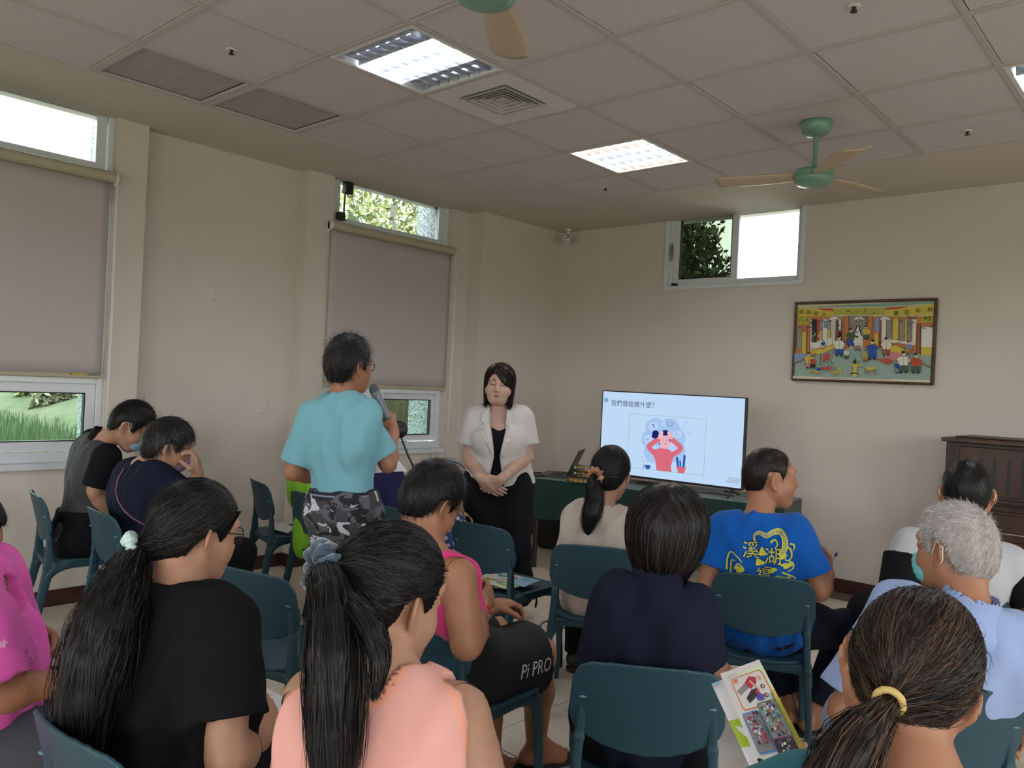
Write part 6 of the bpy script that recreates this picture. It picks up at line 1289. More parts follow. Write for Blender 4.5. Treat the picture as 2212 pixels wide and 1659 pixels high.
for q in range(16):
    a = q*2*math.pi/16; mb.lathe([(0, -.006), (.005, -.004), (.006, 0), (.005, .004), (0, .006)], A['w']-v*.012+(u*math.cos(a)+u2*math.sin(a))*.034-P9.org, 8, bm_[(q*q) % 3])
mb.build('bead_bracelet', None, P9.root)

# woman in beige shirt
P12 = Person('woman in beige collared shirt with a ponytail in a tan scrunchie facing the television', seat_hips(p9, 11), W(1296, 1098, 3.58), W(1319, 1024, 3.62), 11, (22, -6, 4), m_sk, hands=False, sw=.115, girth=.9, legL=dict(), hdet=.005)
P12.shirt(m_beige, t=.018, sleeve=1.0, hem=-.17, slw=1.0, neck=.064, fold=.006, tail=1)
S = SDF(); cc = P12.t(0, -.005, P12.L*.96); S.rc(cc-P12.up*.012, cc+P12.up*.035+P12.fw*.01, .070, .058, k=.01); S.rc(cc-P12.up*.05, cc+P12.up*.09+P12.fw*.02, .056, .052, op='s', k=.004); mesh_obj('collar', S.mesh(.006), m_beige, P12.root, P12.org)
P12.pants(m_trous, t=.016); P12.shoes(m_leath, m_slide)
T0 = (-.035, -.125, -.012)
P12.hair(dict(kind='tie', line='tie', t=.009, tie=T0, n=3600, h=.005, r=.0007), m_hb, [dict(pts=[P12.hl(-.03, -.110, -.010), P12.hl(-.045, -.150, -.045), W(1292, 1072, 3.46), W(1276, 1110, 3.43), W(1270, 1148, 3.44)], rad=[.018, .032, .046, .050, .022], n=2200, r=.0008, wave=.006)])
P12.ring(P12.hl(-.034, -.128, -.016), P12.Rh @ np.array([-.3, -1, -.25]), .027, .014, mat('tan_satin', (.42, .22, .12), .4, noise=.4, nscale=30, col2=(.16, .06, .03)), 'scrunchie')

# woman with the black bob
P13 = Person('woman with short black bob and navy top in the centre foreground', seat_hips(p10, 8), W(1418, 1262, 2.10), W(1440, 1158, 2.16), 8, (20, -10, 4), m_sk, hands=False, sw=.118, girth=1.0, armR=dict(e=W(1520, 1428, 2.10), w=W(1560, 1450, 2.36)), armL=dict(e=W(1290, 1440, 2.14), w=W(1350, 1500, 2.40)), hdet=.006)
P13.shirt(m_navy, t=.014, sleeve=1.0, hem=-.10, slw=1.0, neck=.070, fold=.005, h=.007)
S = SDF(); cc = P13.t(0, -.008, P13.L*.955); S.rc(cc-P13.up*.020, cc+P13.up*.032+P13.fw*.01, .096, .067, k=.01); S.rc(cc-P13.up*.05, cc+P13.up*.09+P13.fw*.02, .060, .056, op='s', k=.004); mesh_obj('collar', S.mesh(.006), m_navy, P13.root, P13.org)
P13.pants(m_trous, t=.018); P13.shoes(m_leath, m_slide)
P13.hair(dict(kind='bob', zb=-.108, w=.106, t=.020, n=6500, part=-.005, fz=0, h=.005, r=.0006, bell=.42, mess=.5), m_hsb)

# man in blue dragon t-shirt
P14 = Person('man in royal blue t-shirt with a yellow dragon print turning his head in profile', seat_hips(p11, 17), W(1638, 1118, 3.14), W(1664, 1034, 3.20), 20, (88, 2, 2), m_sk_t, sw=.148, girth=.98, hdet=.0046,
    armR=dict(e=W(1768, 1276, 3.08), w=W(1786, 1246, 3.30), d=nrm(G0*.10+R0*.12+np.array([0, 0, .9])), n=nrm(-R0*.8+G0*.3), curl=(45, 60, 35), tc=.7, fat=1.1), armL=dict(e=W(1528, 1262, 3.16), w=W(1575, 1290, 3.42)),
    legR=dict(k=W(1830, 1360, 3.46), a=down(W(1752, 1530, 3.42), .075), f=head_dir(48), bare=True), legL=dict(k=W(1662, 1365, 3.60), a=down(W(1712, 1515, 3.48), .085), f=head_dir(35), bare=True))
P14.shirt(m_blue, t=.014, sleeve=.70, hem=-.115, slw=1.12, neck=.060, fold=.005, h=.0085, loose=.004); P14.collar_ring(m_blue, .064, .012)
P14.pants(m_dnavy, t=.016, end=.93); P14.hair(dict(SHORT, line='high', t=.003, n=4500, L=.012, lift=.18, mess=.4, r=.0005), m_hbr); P14.slide(m_slide)
mb = MB()
for a in (-1, 1): mb.tube([P14.hl(a*x, y, z)-P14.org for x, y, z in ((.012, .0915, .032), (.028, .0905, .038), (.046, .078, .034))], [.002, .0035, .0015], 6); mb.tube([P14.hl(a*x, y, z)-P14.org for x, y, z in ((.017, .0845, .0095), (.03, .0885, .0075), (.044, .0815, .010))], [.0008, .0022, .0008], 6)
mb.build('eyebrows', m_hb, P14.root)
m_yel = mat('yellow_print', (.55, .52, .055), .7); m_nav = mat('navy_print', (.006, .014, .08), .8); m_inkb = mat('black_print', (.01, .01, .015), .8)
items = []
def ribbon(P, wd, mi):
    P = np.array(P, float); t = np.gradient(P, axis=0); t /= np.linalg.norm(t, axis=1, keepdims=True)+1e-9; n_ = np.stack([-t[:, 1], t[:, 0]], 1); wd = np.broadcast_to(np.array(wd, float), (len(P),))[:, None]
    V = np.concatenate([P+n_*wd, P-n_*wd]); k = len(P); items.append((V.tolist(), [(i, i+1, k+i+1, k+i) for i in range(k-1)], mi))
def curve(pts, n=40):
    pts = np.array(pts, float); u = np.linspace(0, len(pts)-1, n); i = np.clip(u.astype(int), 0, len(pts)-2); t = (u-i)[:, None]
    p0 = pts[np.maximum(i-1, 0)]; p1, p2 = pts[i], pts[i+1]; p3 = pts[np.minimum(i+2, len(pts)-1)]
    return .5*((2*p1)+(-p0+p2)*t+(2*p0-5*p1+4*p2-p3)*t*t+(-p0+3*p1-3*p2+p3)*t**3)
body = curve([(.005, .125), (.0, .150), (.020, .163), (.045, .155), (.070, .165), (.098, .165), (.112, .140), (.108, .105), (.092, .085)]); ribbon(body, np.interp(np.linspace(0, 1, 40), [0, .3, .8, 1], [.003, .008, .011, .009]), 1)
for q in range(3, 37): t = body[min(q+1, 39)]-body[q-1]; t /= np.linalg.norm(t); nn = np.array([-t[1], t[0]]); ribbon([body[q]-nn*.006, body[q]+t*.003, body[q]+nn*.006], .0009, 2)
for cv in ([(.118, .12), (.132, .105), (.135, .08), (.125, .065), (.112, .07), (.115, .085)], [(.13, .13), (.145, .12), (.14, .10)], [(.125, .06), (.14, .05), (.138, .03), (.12, .02)], [(.06, .13), (.075, .14), (.085, .125), (.075, .11)], [(.09, .06), (.105, .045), (.12, .05)], [(.10, .02), (.125, .005), (.145, -.01), (.14, -.03)], [(-.105, .01), (-.10, .06), (-.085, .085), (-.06, .07), (-.045, .05)], [(-.09, .0), (-.085, .05), (-.07, .055)], [(-.075, .02), (-.06, .045), (-.04, .03)]): ribbon(curve(cv, 20), np.linspace(.0035, .0018, 20), 1)
def blob(c, rx, ry, mi, n=14, ph=0): items.append(([(c[0]+rx*(1+.25*math.sin(3*a+ph))*math.cos(a), c[1]+ry*(1+.25*math.sin(3*a+ph))*math.sin(a)) for a in np.linspace(0, 2*math.pi, n, endpoint=False)], [tuple(range(n))], mi))
for c, rx, ry, ph in (((.12, .045), .020, .011, 1), ((.02, .055), .017, .012, 2), ((.03, .095), .012, .016, 3), ((.06, .03), .022, .012, 0), ((-.055, .02), .016, .018, 1), ((.09, -.005), .02, .012, 2), ((.12, -.012), .014, .010, 4), ((.105, .085), .012, .012, 1)): blob(c, rx, ry, 1, 14, ph)
for body_, x, y, sz in (('溪', -.045, .075, .066), ('湖', .035, .058, .066), ('福', .005, -.012, .056)):
    V, F_ = text_mesh(body_, sz); V2 = V[:, :2]; c = V2.mean(0)
    items.append((((V2-c)*1.16+c+[x, y]).tolist(), F_, 0)); items.append(((V2+[x, y]).tolist(), F_, 3))
items_f = [i for i in items]
P14.decal(items_f, P14.t(-.01, 0, P14.L*.56), P14.rt, P14.up, [m_nav, m_yel, m_blue, m_yel], off=.002, name='dragon_print')
items = []; blob((.0, .0), .014, .010, 0, ph=1); blob((.032, .006), .016, .010, 0, ph=2); blob((.05, .01), .007, .008, 0)
P14.decal(items, P14.t(.075, 0, -.055), P14.rt, P14.up, [m_inkb], off=.002, name='hem_print')
# man in grey top
P15 = Person('man with cropped black hair in a grey top with black sleeves at the right', seat_hips(p13, 2), W(2083, 1168, 2.90), W(2088, 1066, 2.98), 12, (28, -4, 0), m_sk_t, hands=False, sw=.182, girth=1.12, jaw=1.05, armL=dict(e=W(1935, 1320, 2.86), w=W(1975, 1370, 3.15)), armR=dict(e=W(2232, 1310, 2.84), w=W(2215, 1370, 3.1)), hdet=.005)
P15.shirt(m_grey, t=.018, sleeve=.35, hem=-.10, slw=1.0, neck=.060, fold=.004)
for side in 'LR':
    A = P15.arms[side]; S = SDF(); q = A['sh']+(A['e']-A['sh'])*.95; S.rc(A['sh']+(A['e']-A['sh'])*.15, q, .0735, .070, k=.02); S.cut(A['sh']+(A['e']-A['sh'])*.16, A['sh']-A['e']+np.array([0, 0, .12])); S.cut(q, A['e']-A['sh']); S.rc(q, q+(A['e']-A['sh'])*.2, .052, .056, op='s', k=.004); mesh_obj('sleeve', S.mesh(.0075), m_blk, P15.root, P15.org)
P15.pants(m_trous, t=.016); P15.shoes(m_leath, m_slide); P15.hair(dict(SHORT, t=.006, n=4500, L=.010, lift=.25, mess=.4, r=.0006), m_hb)
mb = MB()
for a in (-1, 1): mb.tube([P15.hl(a*.088, -.016, .024)-P15.org, P15.hl(a*.091, -.034, .0)-P15.org, P15.hl(a*.078, -.01, -.045)-P15.org], .0014, 6)
mb.build('mask_loop', m_loop, P15.root)
# white-haired man
P16 = Person('white-haired man in light blue polo shirt and green face mask', seat_hips(p12, -4), W(2092, 1318, 2.00), W(2060, 1190, 2.08), 8, (-26, -6, 3), m_sk_t, hs=.93, hands=False, sw=.165, girth=1.10, hdet=.0046, armL=dict(e=W(1822, 1535, 2.02), w=W(1880, 1540, 2.25), fat=1.0), legL=dict(k=W(1880, 1520, 2.46)), legR=dict(k=W(2120, 1530, 2.46)), armR=dict(e=W(2262, 1520, 1.95), w=W(2225, 1570, 2.2)))
P16.shirt(m_ltblue, t=.018, sleeve=.85, hem=-.105, slw=1.15, neck=.072, fold=.005, h=.007)
S = SDF(); cc = P16.t(0, -.008, P16.L*.955); S.rc(cc-P16.up*.022, cc+P16.up*.036+P16.fw*.012, .100, .068, k=.01); S.rc(cc-P16.up*.05, cc+P16.up*.09+P16.fw*.02, .062, .057, op='s', k=.004); mesh_obj('collar', S.mesh(.006), m_ltblue, P16.root, P16.org)
P16.pants(mat('pale_blue_trousers', (.34, .38, .48), .9), t=.016); P16.shoes(m_leath, m_slide); P16.hair(dict(SHORT, t=.010, top=.006, n=10000, L=.016, lift=.15, mess=.28, r=.0005, whorl=(.015, -.085, .065), zdark=.35), m_hw); P16.mask(m_mask_g, m_loop)
# streaked ponytail, right foreground
n17 = W(1998, 1712, .99); f17 = head_dir(2); c17 = chair((n17+f17*.02)[:2], 2, 'teal chair below the woman with the streaked ponytail')
P17 = Person('woman with streaked brown ponytail in a yellow band in the near right foreground', seat_hips(n17+f17*.02, 2), n17, W(1962, 1458, 1.08), 14, (25, -20, 17), m_sk_t, hs=.91, sw=.15, girth=1.0, hdet=.0046,
    armL=dict(e=W(1660, 1800, 1.02), w=W(1700, 1760, 1.26), d=nrm(R0*.2+G0*.8), n=nrm(R0*.5+np.array([0, 0, .6])), curl=(30, 40, 30)), armR=dict(w=n17+f17*.36+R0*.05+np.array([0, 0, -.36])))
P17.shirt(m_teal, t=.016, sleeve=.8, hem=-.10, slw=1.2, neck=.066, fold=.004); P17.pants(m_dnavy, t=.014); P17.shoes(m_leath, m_slide)
tie = (-.012, -.120, -.048)
P17.hair(dict(kind='tie', line='tie', t=.009, tie=tie, n=10000, h=.0036, r=.00042, off=.003), m_hst, [dict(pts=[P17.hl(-.011, -.112, -.046), P17.hl(-.013, -.135, -.060), P17.hl(-.030, -.160, -.105), P17.hl(-.042, -.165, -.165), P17.hl(-.04, -.16, -.24), P17.hl(-.035, -.15, -.32)], rad=[.011, .015, .034, .040, .034, .016], n=4200, r=.0005, wave=.006)])
P17.ring(P17.hl(-.012, -.126, -.052), P17.Rh @ np.array([0, -1, -.55]), .0155, .0045, mat('yellow_elastic', (.50, .36, .12), .6), 'hair_band', .04)
mb = MB(); c = P17.t(0, -.004, P17.L*1.02); mb.tube([P17.t(.058*math.cos(a), .058*math.sin(a)-.004, P17.L*1.02+.012*math.sin(a))-P17.org for a in np.linspace(0, 2*math.pi, 30)], .0022, 6, None, False); mb.build('necklace_cord', m_hbr, P17.root)
# peach top woman
n8 = W(838, 1452, 1.28); f8 = head_dir(12); c18 = chair((n8+f8*.03)[:2], 12, 'teal chair below the woman in the peach top')
P8 = Person('woman in peach sleeveless top with a long black ponytail in a blue scrunchie', seat_hips(n8+f8*.03, 12), n8, W(842, 1290, 1.36), 8, (41, -14, 4), m_sk, hs=.97, sw=.118, girth=.90, hdet=.0046, armR=dict(e=W(1030, 1690, 1.24), w=W(1000, 1750, 1.5), fat=1.15), armL=dict(e=W(642, 1690, 1.28), w=W(710, 1750, 1.52), fat=1.15))
sh8 = P8.shirt(m_peach, t=.012, sleeve=0, hem=-.10, neck=.070, fold=.004, armhole=.060, h=.006)
P8.trim(sh8, m_peachtrim, .070)
for side, a in (('L', -1), ('R', 1)):
    A = P8.arms[side]; ax = nrm(A['e']-A['sh']+P8.rt*a*.10); 
P8.pants(m_dnavy, t=.014); P8.shoes(m_leath, m_slide)
tie = (-.045, -.108, .030)
tl = [P8.hl(-.042, -.100, .030), P8.hl(-.052, -.135, .02), W(735, 1290, 1.20), W(722, 1400, 1.16), W(722, 1520, 1.14), W(722, 1680, 1.13)]
t2 = [P8.hl(-.05, -.13, .0), W(770, 1300, 1.19), W(812, 1370, 1.13), W(828, 1430, 1.105), W(805, 1510, 1.10)]
P8.hair(dict(kind='tie', line='tie', t=.010, tie=tie, n=8500, h=.004, r=.0005, off=.003), m_hb, [dict(pts=tl, rad=[.018, .030, .040, .050, .050, .040], n=4500, r=.0006, wave=.006), dict(pts=t2, rad=[.014, .020, .020, .014, .005], n=1600, r=.0005)])
P8.ring(P8.hl(-.05, -.122, .024), P8.Rh @ np.array([-.25, -1, -.15]), .028, .017, mat('slate_blue_velvet', (.035, .065, .10), .8, noise=.5, nscale=50, sheen=.6), 'scrunchie', .35)
# long-haired woman in black
P10 = Person('woman in black t-shirt with long loose ponytail and glasses at the lower left', seat_hips(p14, 30), W(392, 1290, 1.70), W(424, 1150, 1.78), 14, (38, -12, 2), m_sk, hs=.91, sw=.128, girth=.94, hdet=.0046,
    armR=dict(sh=W(478, 1355, 1.65), e=W(492, 1640, 1.56), w=W(552, 1596, 1.74), d=nrm(G0*.5+np.array([0, 0, .15])+R0*.1), n=nrm(-R0*.8-np.array([0, 0, .4])), curl=(40, 55, 35), tc=.8, fat=1.1), armL=dict(w=W(455, 1610, 1.98), d=nrm(R0*.8+G0*.3), n=(0, 0, 1)))
P10.shirt(m_blk, t=.018, sleeve=.72, hem=-.12, slw=1.12, neck=.062, fold=.006, h=.007, loose=.006); P10.pants(m_trous, t=.016); P10.shoes(m_leath, m_slide)
tie = (-.05, -.118, -.055)
P10.hair(dict(kind='tie', line='tie', t=.010, tie=tie, n=7500, h=.0042, r=.00055, off=.003), m_hb, [dict(pts=[P10.hl(-.045, -.105, -.052), P10.hl(-.06, -.14, -.07), W(285, 1268, 1.62), W(225, 1340, 1.56), W(205, 1450, 1.54), W(190, 1560, 1.54), W(165, 1660, 1.56)], rad=[.016, .028, .050, .078, .082, .072, .05], n=6000, wave=.016, r=.0006, ends=.35)])
P10.ring(P10.hl(-.052, -.126, -.060), P10.Rh @ np.array([-.4, -1, -.3]), .022, .013, mat('mint_satin', (.50, .66, .60), .45), 'scrunchie', .25, 7); P10.glasses(m_frame, m_lens)
# pink t-shirt, left edge
q6 = W(-75, 1560, 1.95); c19 = chair(q6[:2], 62, 'teal chair of the person in hot pink at the left edge')
P11 = Person('person in hot pink printed t-shirt cut by the left edge', seat_hips(q6, 62), W(-40, 1262, 1.92), W(-95, 1165, 2.02), 62, (50, -25, 0), m_sk_t, sw=.17, girth=1.12, belly=.03, armR=dict(e=W(-18, 1500, 1.78), w=W(110, 1478, 1.86), d=nrm(R0+G0*.2), n=(0, 0, -1), fat=1.1), armL=dict(e=W(20, 1410, 2.20), w=W(58, 1348, 2.16), d=nrm(R0*.8-np.array([0, 0, .4])), n=nrm(-G0*.5-np.array([0, 0, .5])), curl=(50, 60, 40)))
P11.shirt(m_pinkhot, t=.022, sleeve=.85, hem=-.16, slw=1.3, neck=.064, fold=.007, loose=.01); P11.pants(mat('grey_trousers', (.06, .06, .07), .9), t=.016); P11.shoes(m_leath, m_slide); P11.hair(dict(SHORT, n=1500), m_hb)
items = []; 
def star(c, r_): items.append(([(c[0]+(r_ if i % 2 == 0 else r_*.45)*math.sin(i*math.pi/5), c[1]+(r_ if i % 2 == 0 else r_*.45)*math.cos(i*math.pi/5)) for i in range(10)], [tuple(range(10))], 0))
for c in ((.05, .10), (.10, -.02), (.02, -.05), (.08, .20), (.14, .08)): star(c, .010)
for c in ((.02, .04), (.075, .045), (.10, .14), (.06, -.10), (.0, .16)):
    for q in range(3): ribbon(curve([(c[0]+q*.012, c[1]), (c[0]+q*.012+.004, c[1]+.018-.006*q), (c[0]+q*.012+.010, c[1]+.004), (c[0]+q*.012+.014, c[1]+.012)], 10), .0010, 0)
P11.decal(items, P11.t(0, 0, P11.L*.35), nrm(P11.fw-P11.rt*.0), P11.up, [mat('pale_pink_print', (.75, .35, .55), .8)], off=.002, name='star_print')
# ================================================================== PAPERS AND PENS
m_pap = mat('white_paper', (.66, .66, .68), .7); m_papg = mat('grey_paper_back', (.40, .38, .38), .8); m_pr = mat('text_ink', (.10, .10, .12), .8)
INK = {n: mat('print_'+n, h, .45) for n, h in dict(green='A9C46A', pale='C9D9B0', orange='C9713A', blue='3F78B4', dgreen='3F7046', red='A82F45', navy='2A2B55', violet='5A4A9A', grey='83807F', dark='2D2930', skin='C99A80', white='CFCAC6', teal='5FA5A0', lime='9BB52E', yellow='C5B84A', sky='8FB6D0', plum='6A4560', magenta='A84A7C').items()}
def sheet(name, label, cat, quad, items=(), m=None, bend=.0, group=None, text=None):
    """a leaf of paper on four corner points with its print; s runs along the first edge, t away from it"""
    q = [np.array(x, float) for x in quad]; c = sum(q)/4; n = np.cross(q[1]-q[0], q[3]-q[0]); n /= np.linalg.norm(n); n = n if n @ (CAM-c) > 0 else -n
    def P(s_, t_, k=0): return (q[0]*(1-s_)+q[1]*s_)*(1-t_)+(q[3]*(1-s_)+q[2]*s_)*t_+n*(bend*(1-(2*s_-1)**2)+.0004*k)-c
    root = empty(name, c, label, cat, group)
    mb = MB(); mb.grid(lambda u, v: P(u, v), 10, 8, m or m_pap); o = mb.build('leaf', None, root); md = o.modifiers.new('thickness', 'SOLIDIFY'); md.thickness = .0006; md.offset = 0
    if items:
        mb = MB()
        for k, (kind, a, col) in enumerate(items):
            if kind == 'r':                                           # rounded rectangle s0,t0,s1,t1,r
                s0, t0, s1, t1 = a[:4]; rr = a[4] if len(a) > 4 else 0; pts = []
                if rr:
                    for (cx, cy, a0) in ((s1-rr, t1-rr, 0), (s0+rr, t1-rr, 90), (s0+rr, t0+rr, 180), (s1-rr, t0+rr, 270)): pts += [(cx+rr*math.cos(math.radians(a0+b)), cy+rr*math.sin(math.radians(a0+b))) for b in (0, 30, 60, 90)]
                else: pts = [(s0, t0), (s1, t0), (s1, t1), (s0, t1)]
                if bend: mb.grid(lambda u, v: P(s0+(s1-s0)*u, t0+(t1-t0)*v, 1+k*.5), 6, 3, INK.get(col, m_pr), False)
                else: mb.poly([P(x, y, 1+k*.5) for x, y in pts], INK.get(col, m_pr))
            elif kind == 'e': cx, cy, rx, ry = a; mb.poly([P(cx+rx*math.cos(b), cy+ry*math.sin(b), 1+k*.5) for b in np.linspace(0, 6.283, 14, endpoint=False)], INK.get(col, m_pr))
            else: mb.poly([P(x, y, 1+k*.5) for x, y in a], INK.get(col, m_pr))
        mb.build('print', None, root)
    if text:
        mb = MB()
        for body, s0, t0, sz in text:
            V, F_ = text_mesh(body, 1., 1); mb.add([P(s0+v[0]*sz, t0-v[1]*sz*text_ar, 2) for v in V], F_, m_pr)
        mb.build('text', None, root)
    return root
text_ar = .72
def photo_items(s0, t0, s1, t1, edge, base, rs, n, cols):
    it = [('r', (s0, t0, s1, t1, .035), edge), ('r', (s0+.02, t0+.013, s1-.02, t1-.013, .03), base)]
    for _ in range(n):
        x, y = rs.uniform(s0+.06, s1-.08), rs.uniform(t0+.03, t1-.05); w_, h_ = rs.uniform(.02, .06), rs.uniform(.01, .03); it.append(('p', [(x, y), (x+w_, y+rs.uniform(-.01, .01)), (x+w_*rs.uniform(.6, 1.1), y+h_), (x+rs.uniform(-.01, .01), y+h_)], cols[rs.integers(len(cols))]))
    return it
rs = np.random.default_rng(11)
it = [('r', (0, 0, 1, 1), 'pale'), ('r', (0, 0, 1, .05), 'white'), ('r', (.0, .0, .12, 1), 'white'), ('r', (.88, .3, 1, 1), 'yellow')]
it += [('r', (.16, .09, .93, .41, .05), 'orange'), ('r', (.185, .10, .905, .40, .045), 'white')]
it += [('p', [(.20, .22), (.45, .17), (.50, .22), (.25, .27)], 'grey'), ('p', [(.44, .17), (.60, .12), (.74, .15), (.70, .20), (.52, .24)], 'red'), ('e', (.80, .165, .045, .022), 'skin'), ('p', [(.56, .17), (.60, .16), (.70, .27), (.66, .28)], 'skin'), ('p', [(.34, .31), (.52, .25), (.66, .25), (.62, .31), (.36, .36)], 'dark'), ('e', (.79, .25, .05, .02), 'dark'), ('e', (.80, .252, .03, .014), 'skin'), ('p', [(.55, .32), (.66, .30), (.74, .33), (.68, .37), (.56, .36)], 'violet'), ('e', (.78, .335, .045, .02), 'dark'), ('e', (.79, .337, .028, .013), 'skin'), ('e', (.62, .29, .04, .02), 'red'), ('r', (.86, .33, .90, .39), 'teal'), ('r', (.22, .12, .32, .15), 'orange')]
it += photo_items(.10, .44, .47, .80, 'blue', 'grey', rs, 60, ['red', 'magenta', 'dark', 'white', 'sky', 'red']); it += photo_items(.50, .44, .92, .78, 'dgreen', 'grey', rs, 80, ['navy', 'violet', 'dark', 'white', 'plum', 'orange', 'teal', 'grey']); it += photo_items(.50, .81, .92, 1.0, 'plum', 'dark', rs, 12, ['plum', 'white', 'dark', 'grey'])
sheet('brochure', 'photo brochure with rounded colour pictures held in front of the near right woman', 'brochure', (W(1556, 1456, 1.40), W(1640, 1425, 1.38), W(1768, 1672, 1.14), W(1655, 1690, 1.17)), it)
sheet('leaflet', 'white and lime leaflet peeping out behind the photo brochure', 'brochure', (W(1537, 1478, 1.43), W(1575, 1462, 1.42), W(1690, 1700, 1.18), W(1640, 1700, 1.20)), [('r', (0, .40, 1, .66), 'lime'), ('r', (0, 0, .4, .03), 'sky')])
a, b = W(1636, 1640, 1.155), W(1690, 1664, 1.10); mb = MB(); mb.tube([(0, 0, 0), (b-a)*.1, (b-a)], [.0008, .003, .0035], 8); tag(mb.build('pen', m_black, None, tuple(a)), 'black pen lying on the photo brochure', 'pen')
sheet('handout', 'white printed handout on the lap of the long-haired woman in black', 'paper', (WZ(436, 1628, .60), WZ(560, 1478, .63), WZ(640, 1520, .62), WZ(570, 1640, .60)), (), None, 0.004, None, [('志工服務時間意願調查表', .62, .42, .032), ('姓名電話地址', .60, .52, .03), ('日期 時段', .48, .50, .03), ('上午 下午', .42, .62, .028), ('簽名', .30, .66, .03)])
sheet('paper_sheet', 'white paper lying on the empty chair by the niche wall', 'paper', (WZ(578, 1140, .441), WZ(606, 1128, .441), WZ(640, 1140, .441), WZ(622, 1152, .441)), (), None, .002)
q = [(1016, 1262), (1022, 1258), (1100, 1278), (1120, 1281)]
sheet('paper_sheet', 'white sheet beneath the brochures on the empty chair', 'paper', (WZ(1018, 1259, .440), WZ(1070, 1240, .440), WZ(1150, 1262, .440), WZ(1075, 1271, .440)))
def mix(n, cols, seed): rr = np.random.default_rng(seed); return [('p', [(x, y), (x+rr.uniform(.05, .2), y+rr.uniform(-.05, .05)), (x+rr.uniform(.05, .2), y+rr.uniform(.05, .18)), (x+rr.uniform(-.05, .02), y+rr.uniform(.05, .15))], cols[rr.integers(len(cols))]) for x, y in rr.uniform(.06, .74, (n, 2))]
sheet('brochure', 'dark patterned flyer half covered on the empty chair', 'brochure', (WZ(1019, 1254, .446), WZ(1075, 1262, .446), WZ(1122, 1279, .446), WZ(1060, 1268, .446)), [('r', (0, 0, 1, 1), 'plum')]+mix(16, ['red', 'dark', 'magenta', 'white'], 1), None, .002, 'flyers on the empty chair')
sheet('brochure', 'green and yellow flyer on the seat of the empty chair', 'brochure', (WZ(1022, 1252, .452), WZ(1068, 1233, .452), WZ(1140, 1262, .452), WZ(1100, 1274, .452)), [('r', (0, 0, 1, 1), 'pale')]+mix(18, ['green', 'yellow', 'orange', 'sky', 'white', 'lime'], 2), None, .002, 'flyers on the empty chair')
sheet('brochure', 'pale blue flyer uppermost on the empty chair', 'brochure', (WZ(1048, 1246, .458), WZ(1078, 1235, .458), WZ(1168, 1254, .458), WZ(1132, 1268, .458)), [('r', (0, 0, 1, 1), 'white'), ('r', (.0, .6, 1, 1), 'sky'), ('r', (.05, .1, .45, .5), 'white')]+mix(10, ['sky', 'teal', 'magenta', 'green', 'white'], 3), None, .002, 'flyers on the empty chair')
sheet('handout', 'grey-backed papers held by the person in pink', 'paper', (W(1040, 1302, 2.72), W(1078, 1318, 2.80), W(1055, 1342, 2.76), W(1046, 1345, 2.66)), (), m_papg)
sheet('handout', 'white papers with red print on the knees of the person in pink', 'paper', (W(1020, 1288, 2.80), W(1050, 1287, 2.86), W(1046, 1300, 2.72), W(1022, 1302, 2.68)), [('r', (.5, .3, .9, .7), 'red')])
sheet('handout', 'folded white paper in the hand of the person in hot pink', 'paper', (W(78, 1375, 2.16), W(104, 1376, 2.20), W(117, 1398, 2.12), W(92, 1412, 2.08)), [('r', (.1, .55, .9, .75), 'navy')])
sheet('handout', 'white note sheet held below the elbow of the standing man', 'paper', (W(806, 1000, 3.70), W(862, 996, 3.80), W(880, 1018, 3.72), W(808, 1022, 3.62)), (), None, .002, None, [('今日課程提問紀錄', .1, .5, .09)])
a, b = W(1796, 1222, 3.34), W(1804, 1203, 3.32); mb = MB(); v_ = (b-a)*1.4; mb.tube([(0, 0, 0), v_*.85, v_], [.004, .0045, .0045], 10, m_white); mb.tube([v_*.78, v_*1.02], .005, 10, mat('blue_cap', (.03, .06, .3), .3)); tag(mb.build('pen', None, None, tuple(a)), 'white pen with a blue cap in the hand of the man in blue', 'pen')
a, b = W(538, 1552, 1.90), W(548, 1600, 1.90); mb = MB(); mb.tube([(0, 0, 0), (b-a)], .004, 8); tag(mb.build('pen', mat('violet_pen', (.06, .03, .35), .3), None, tuple(a)), 'violet pen in the writing hand of the woman in black', 'pen')
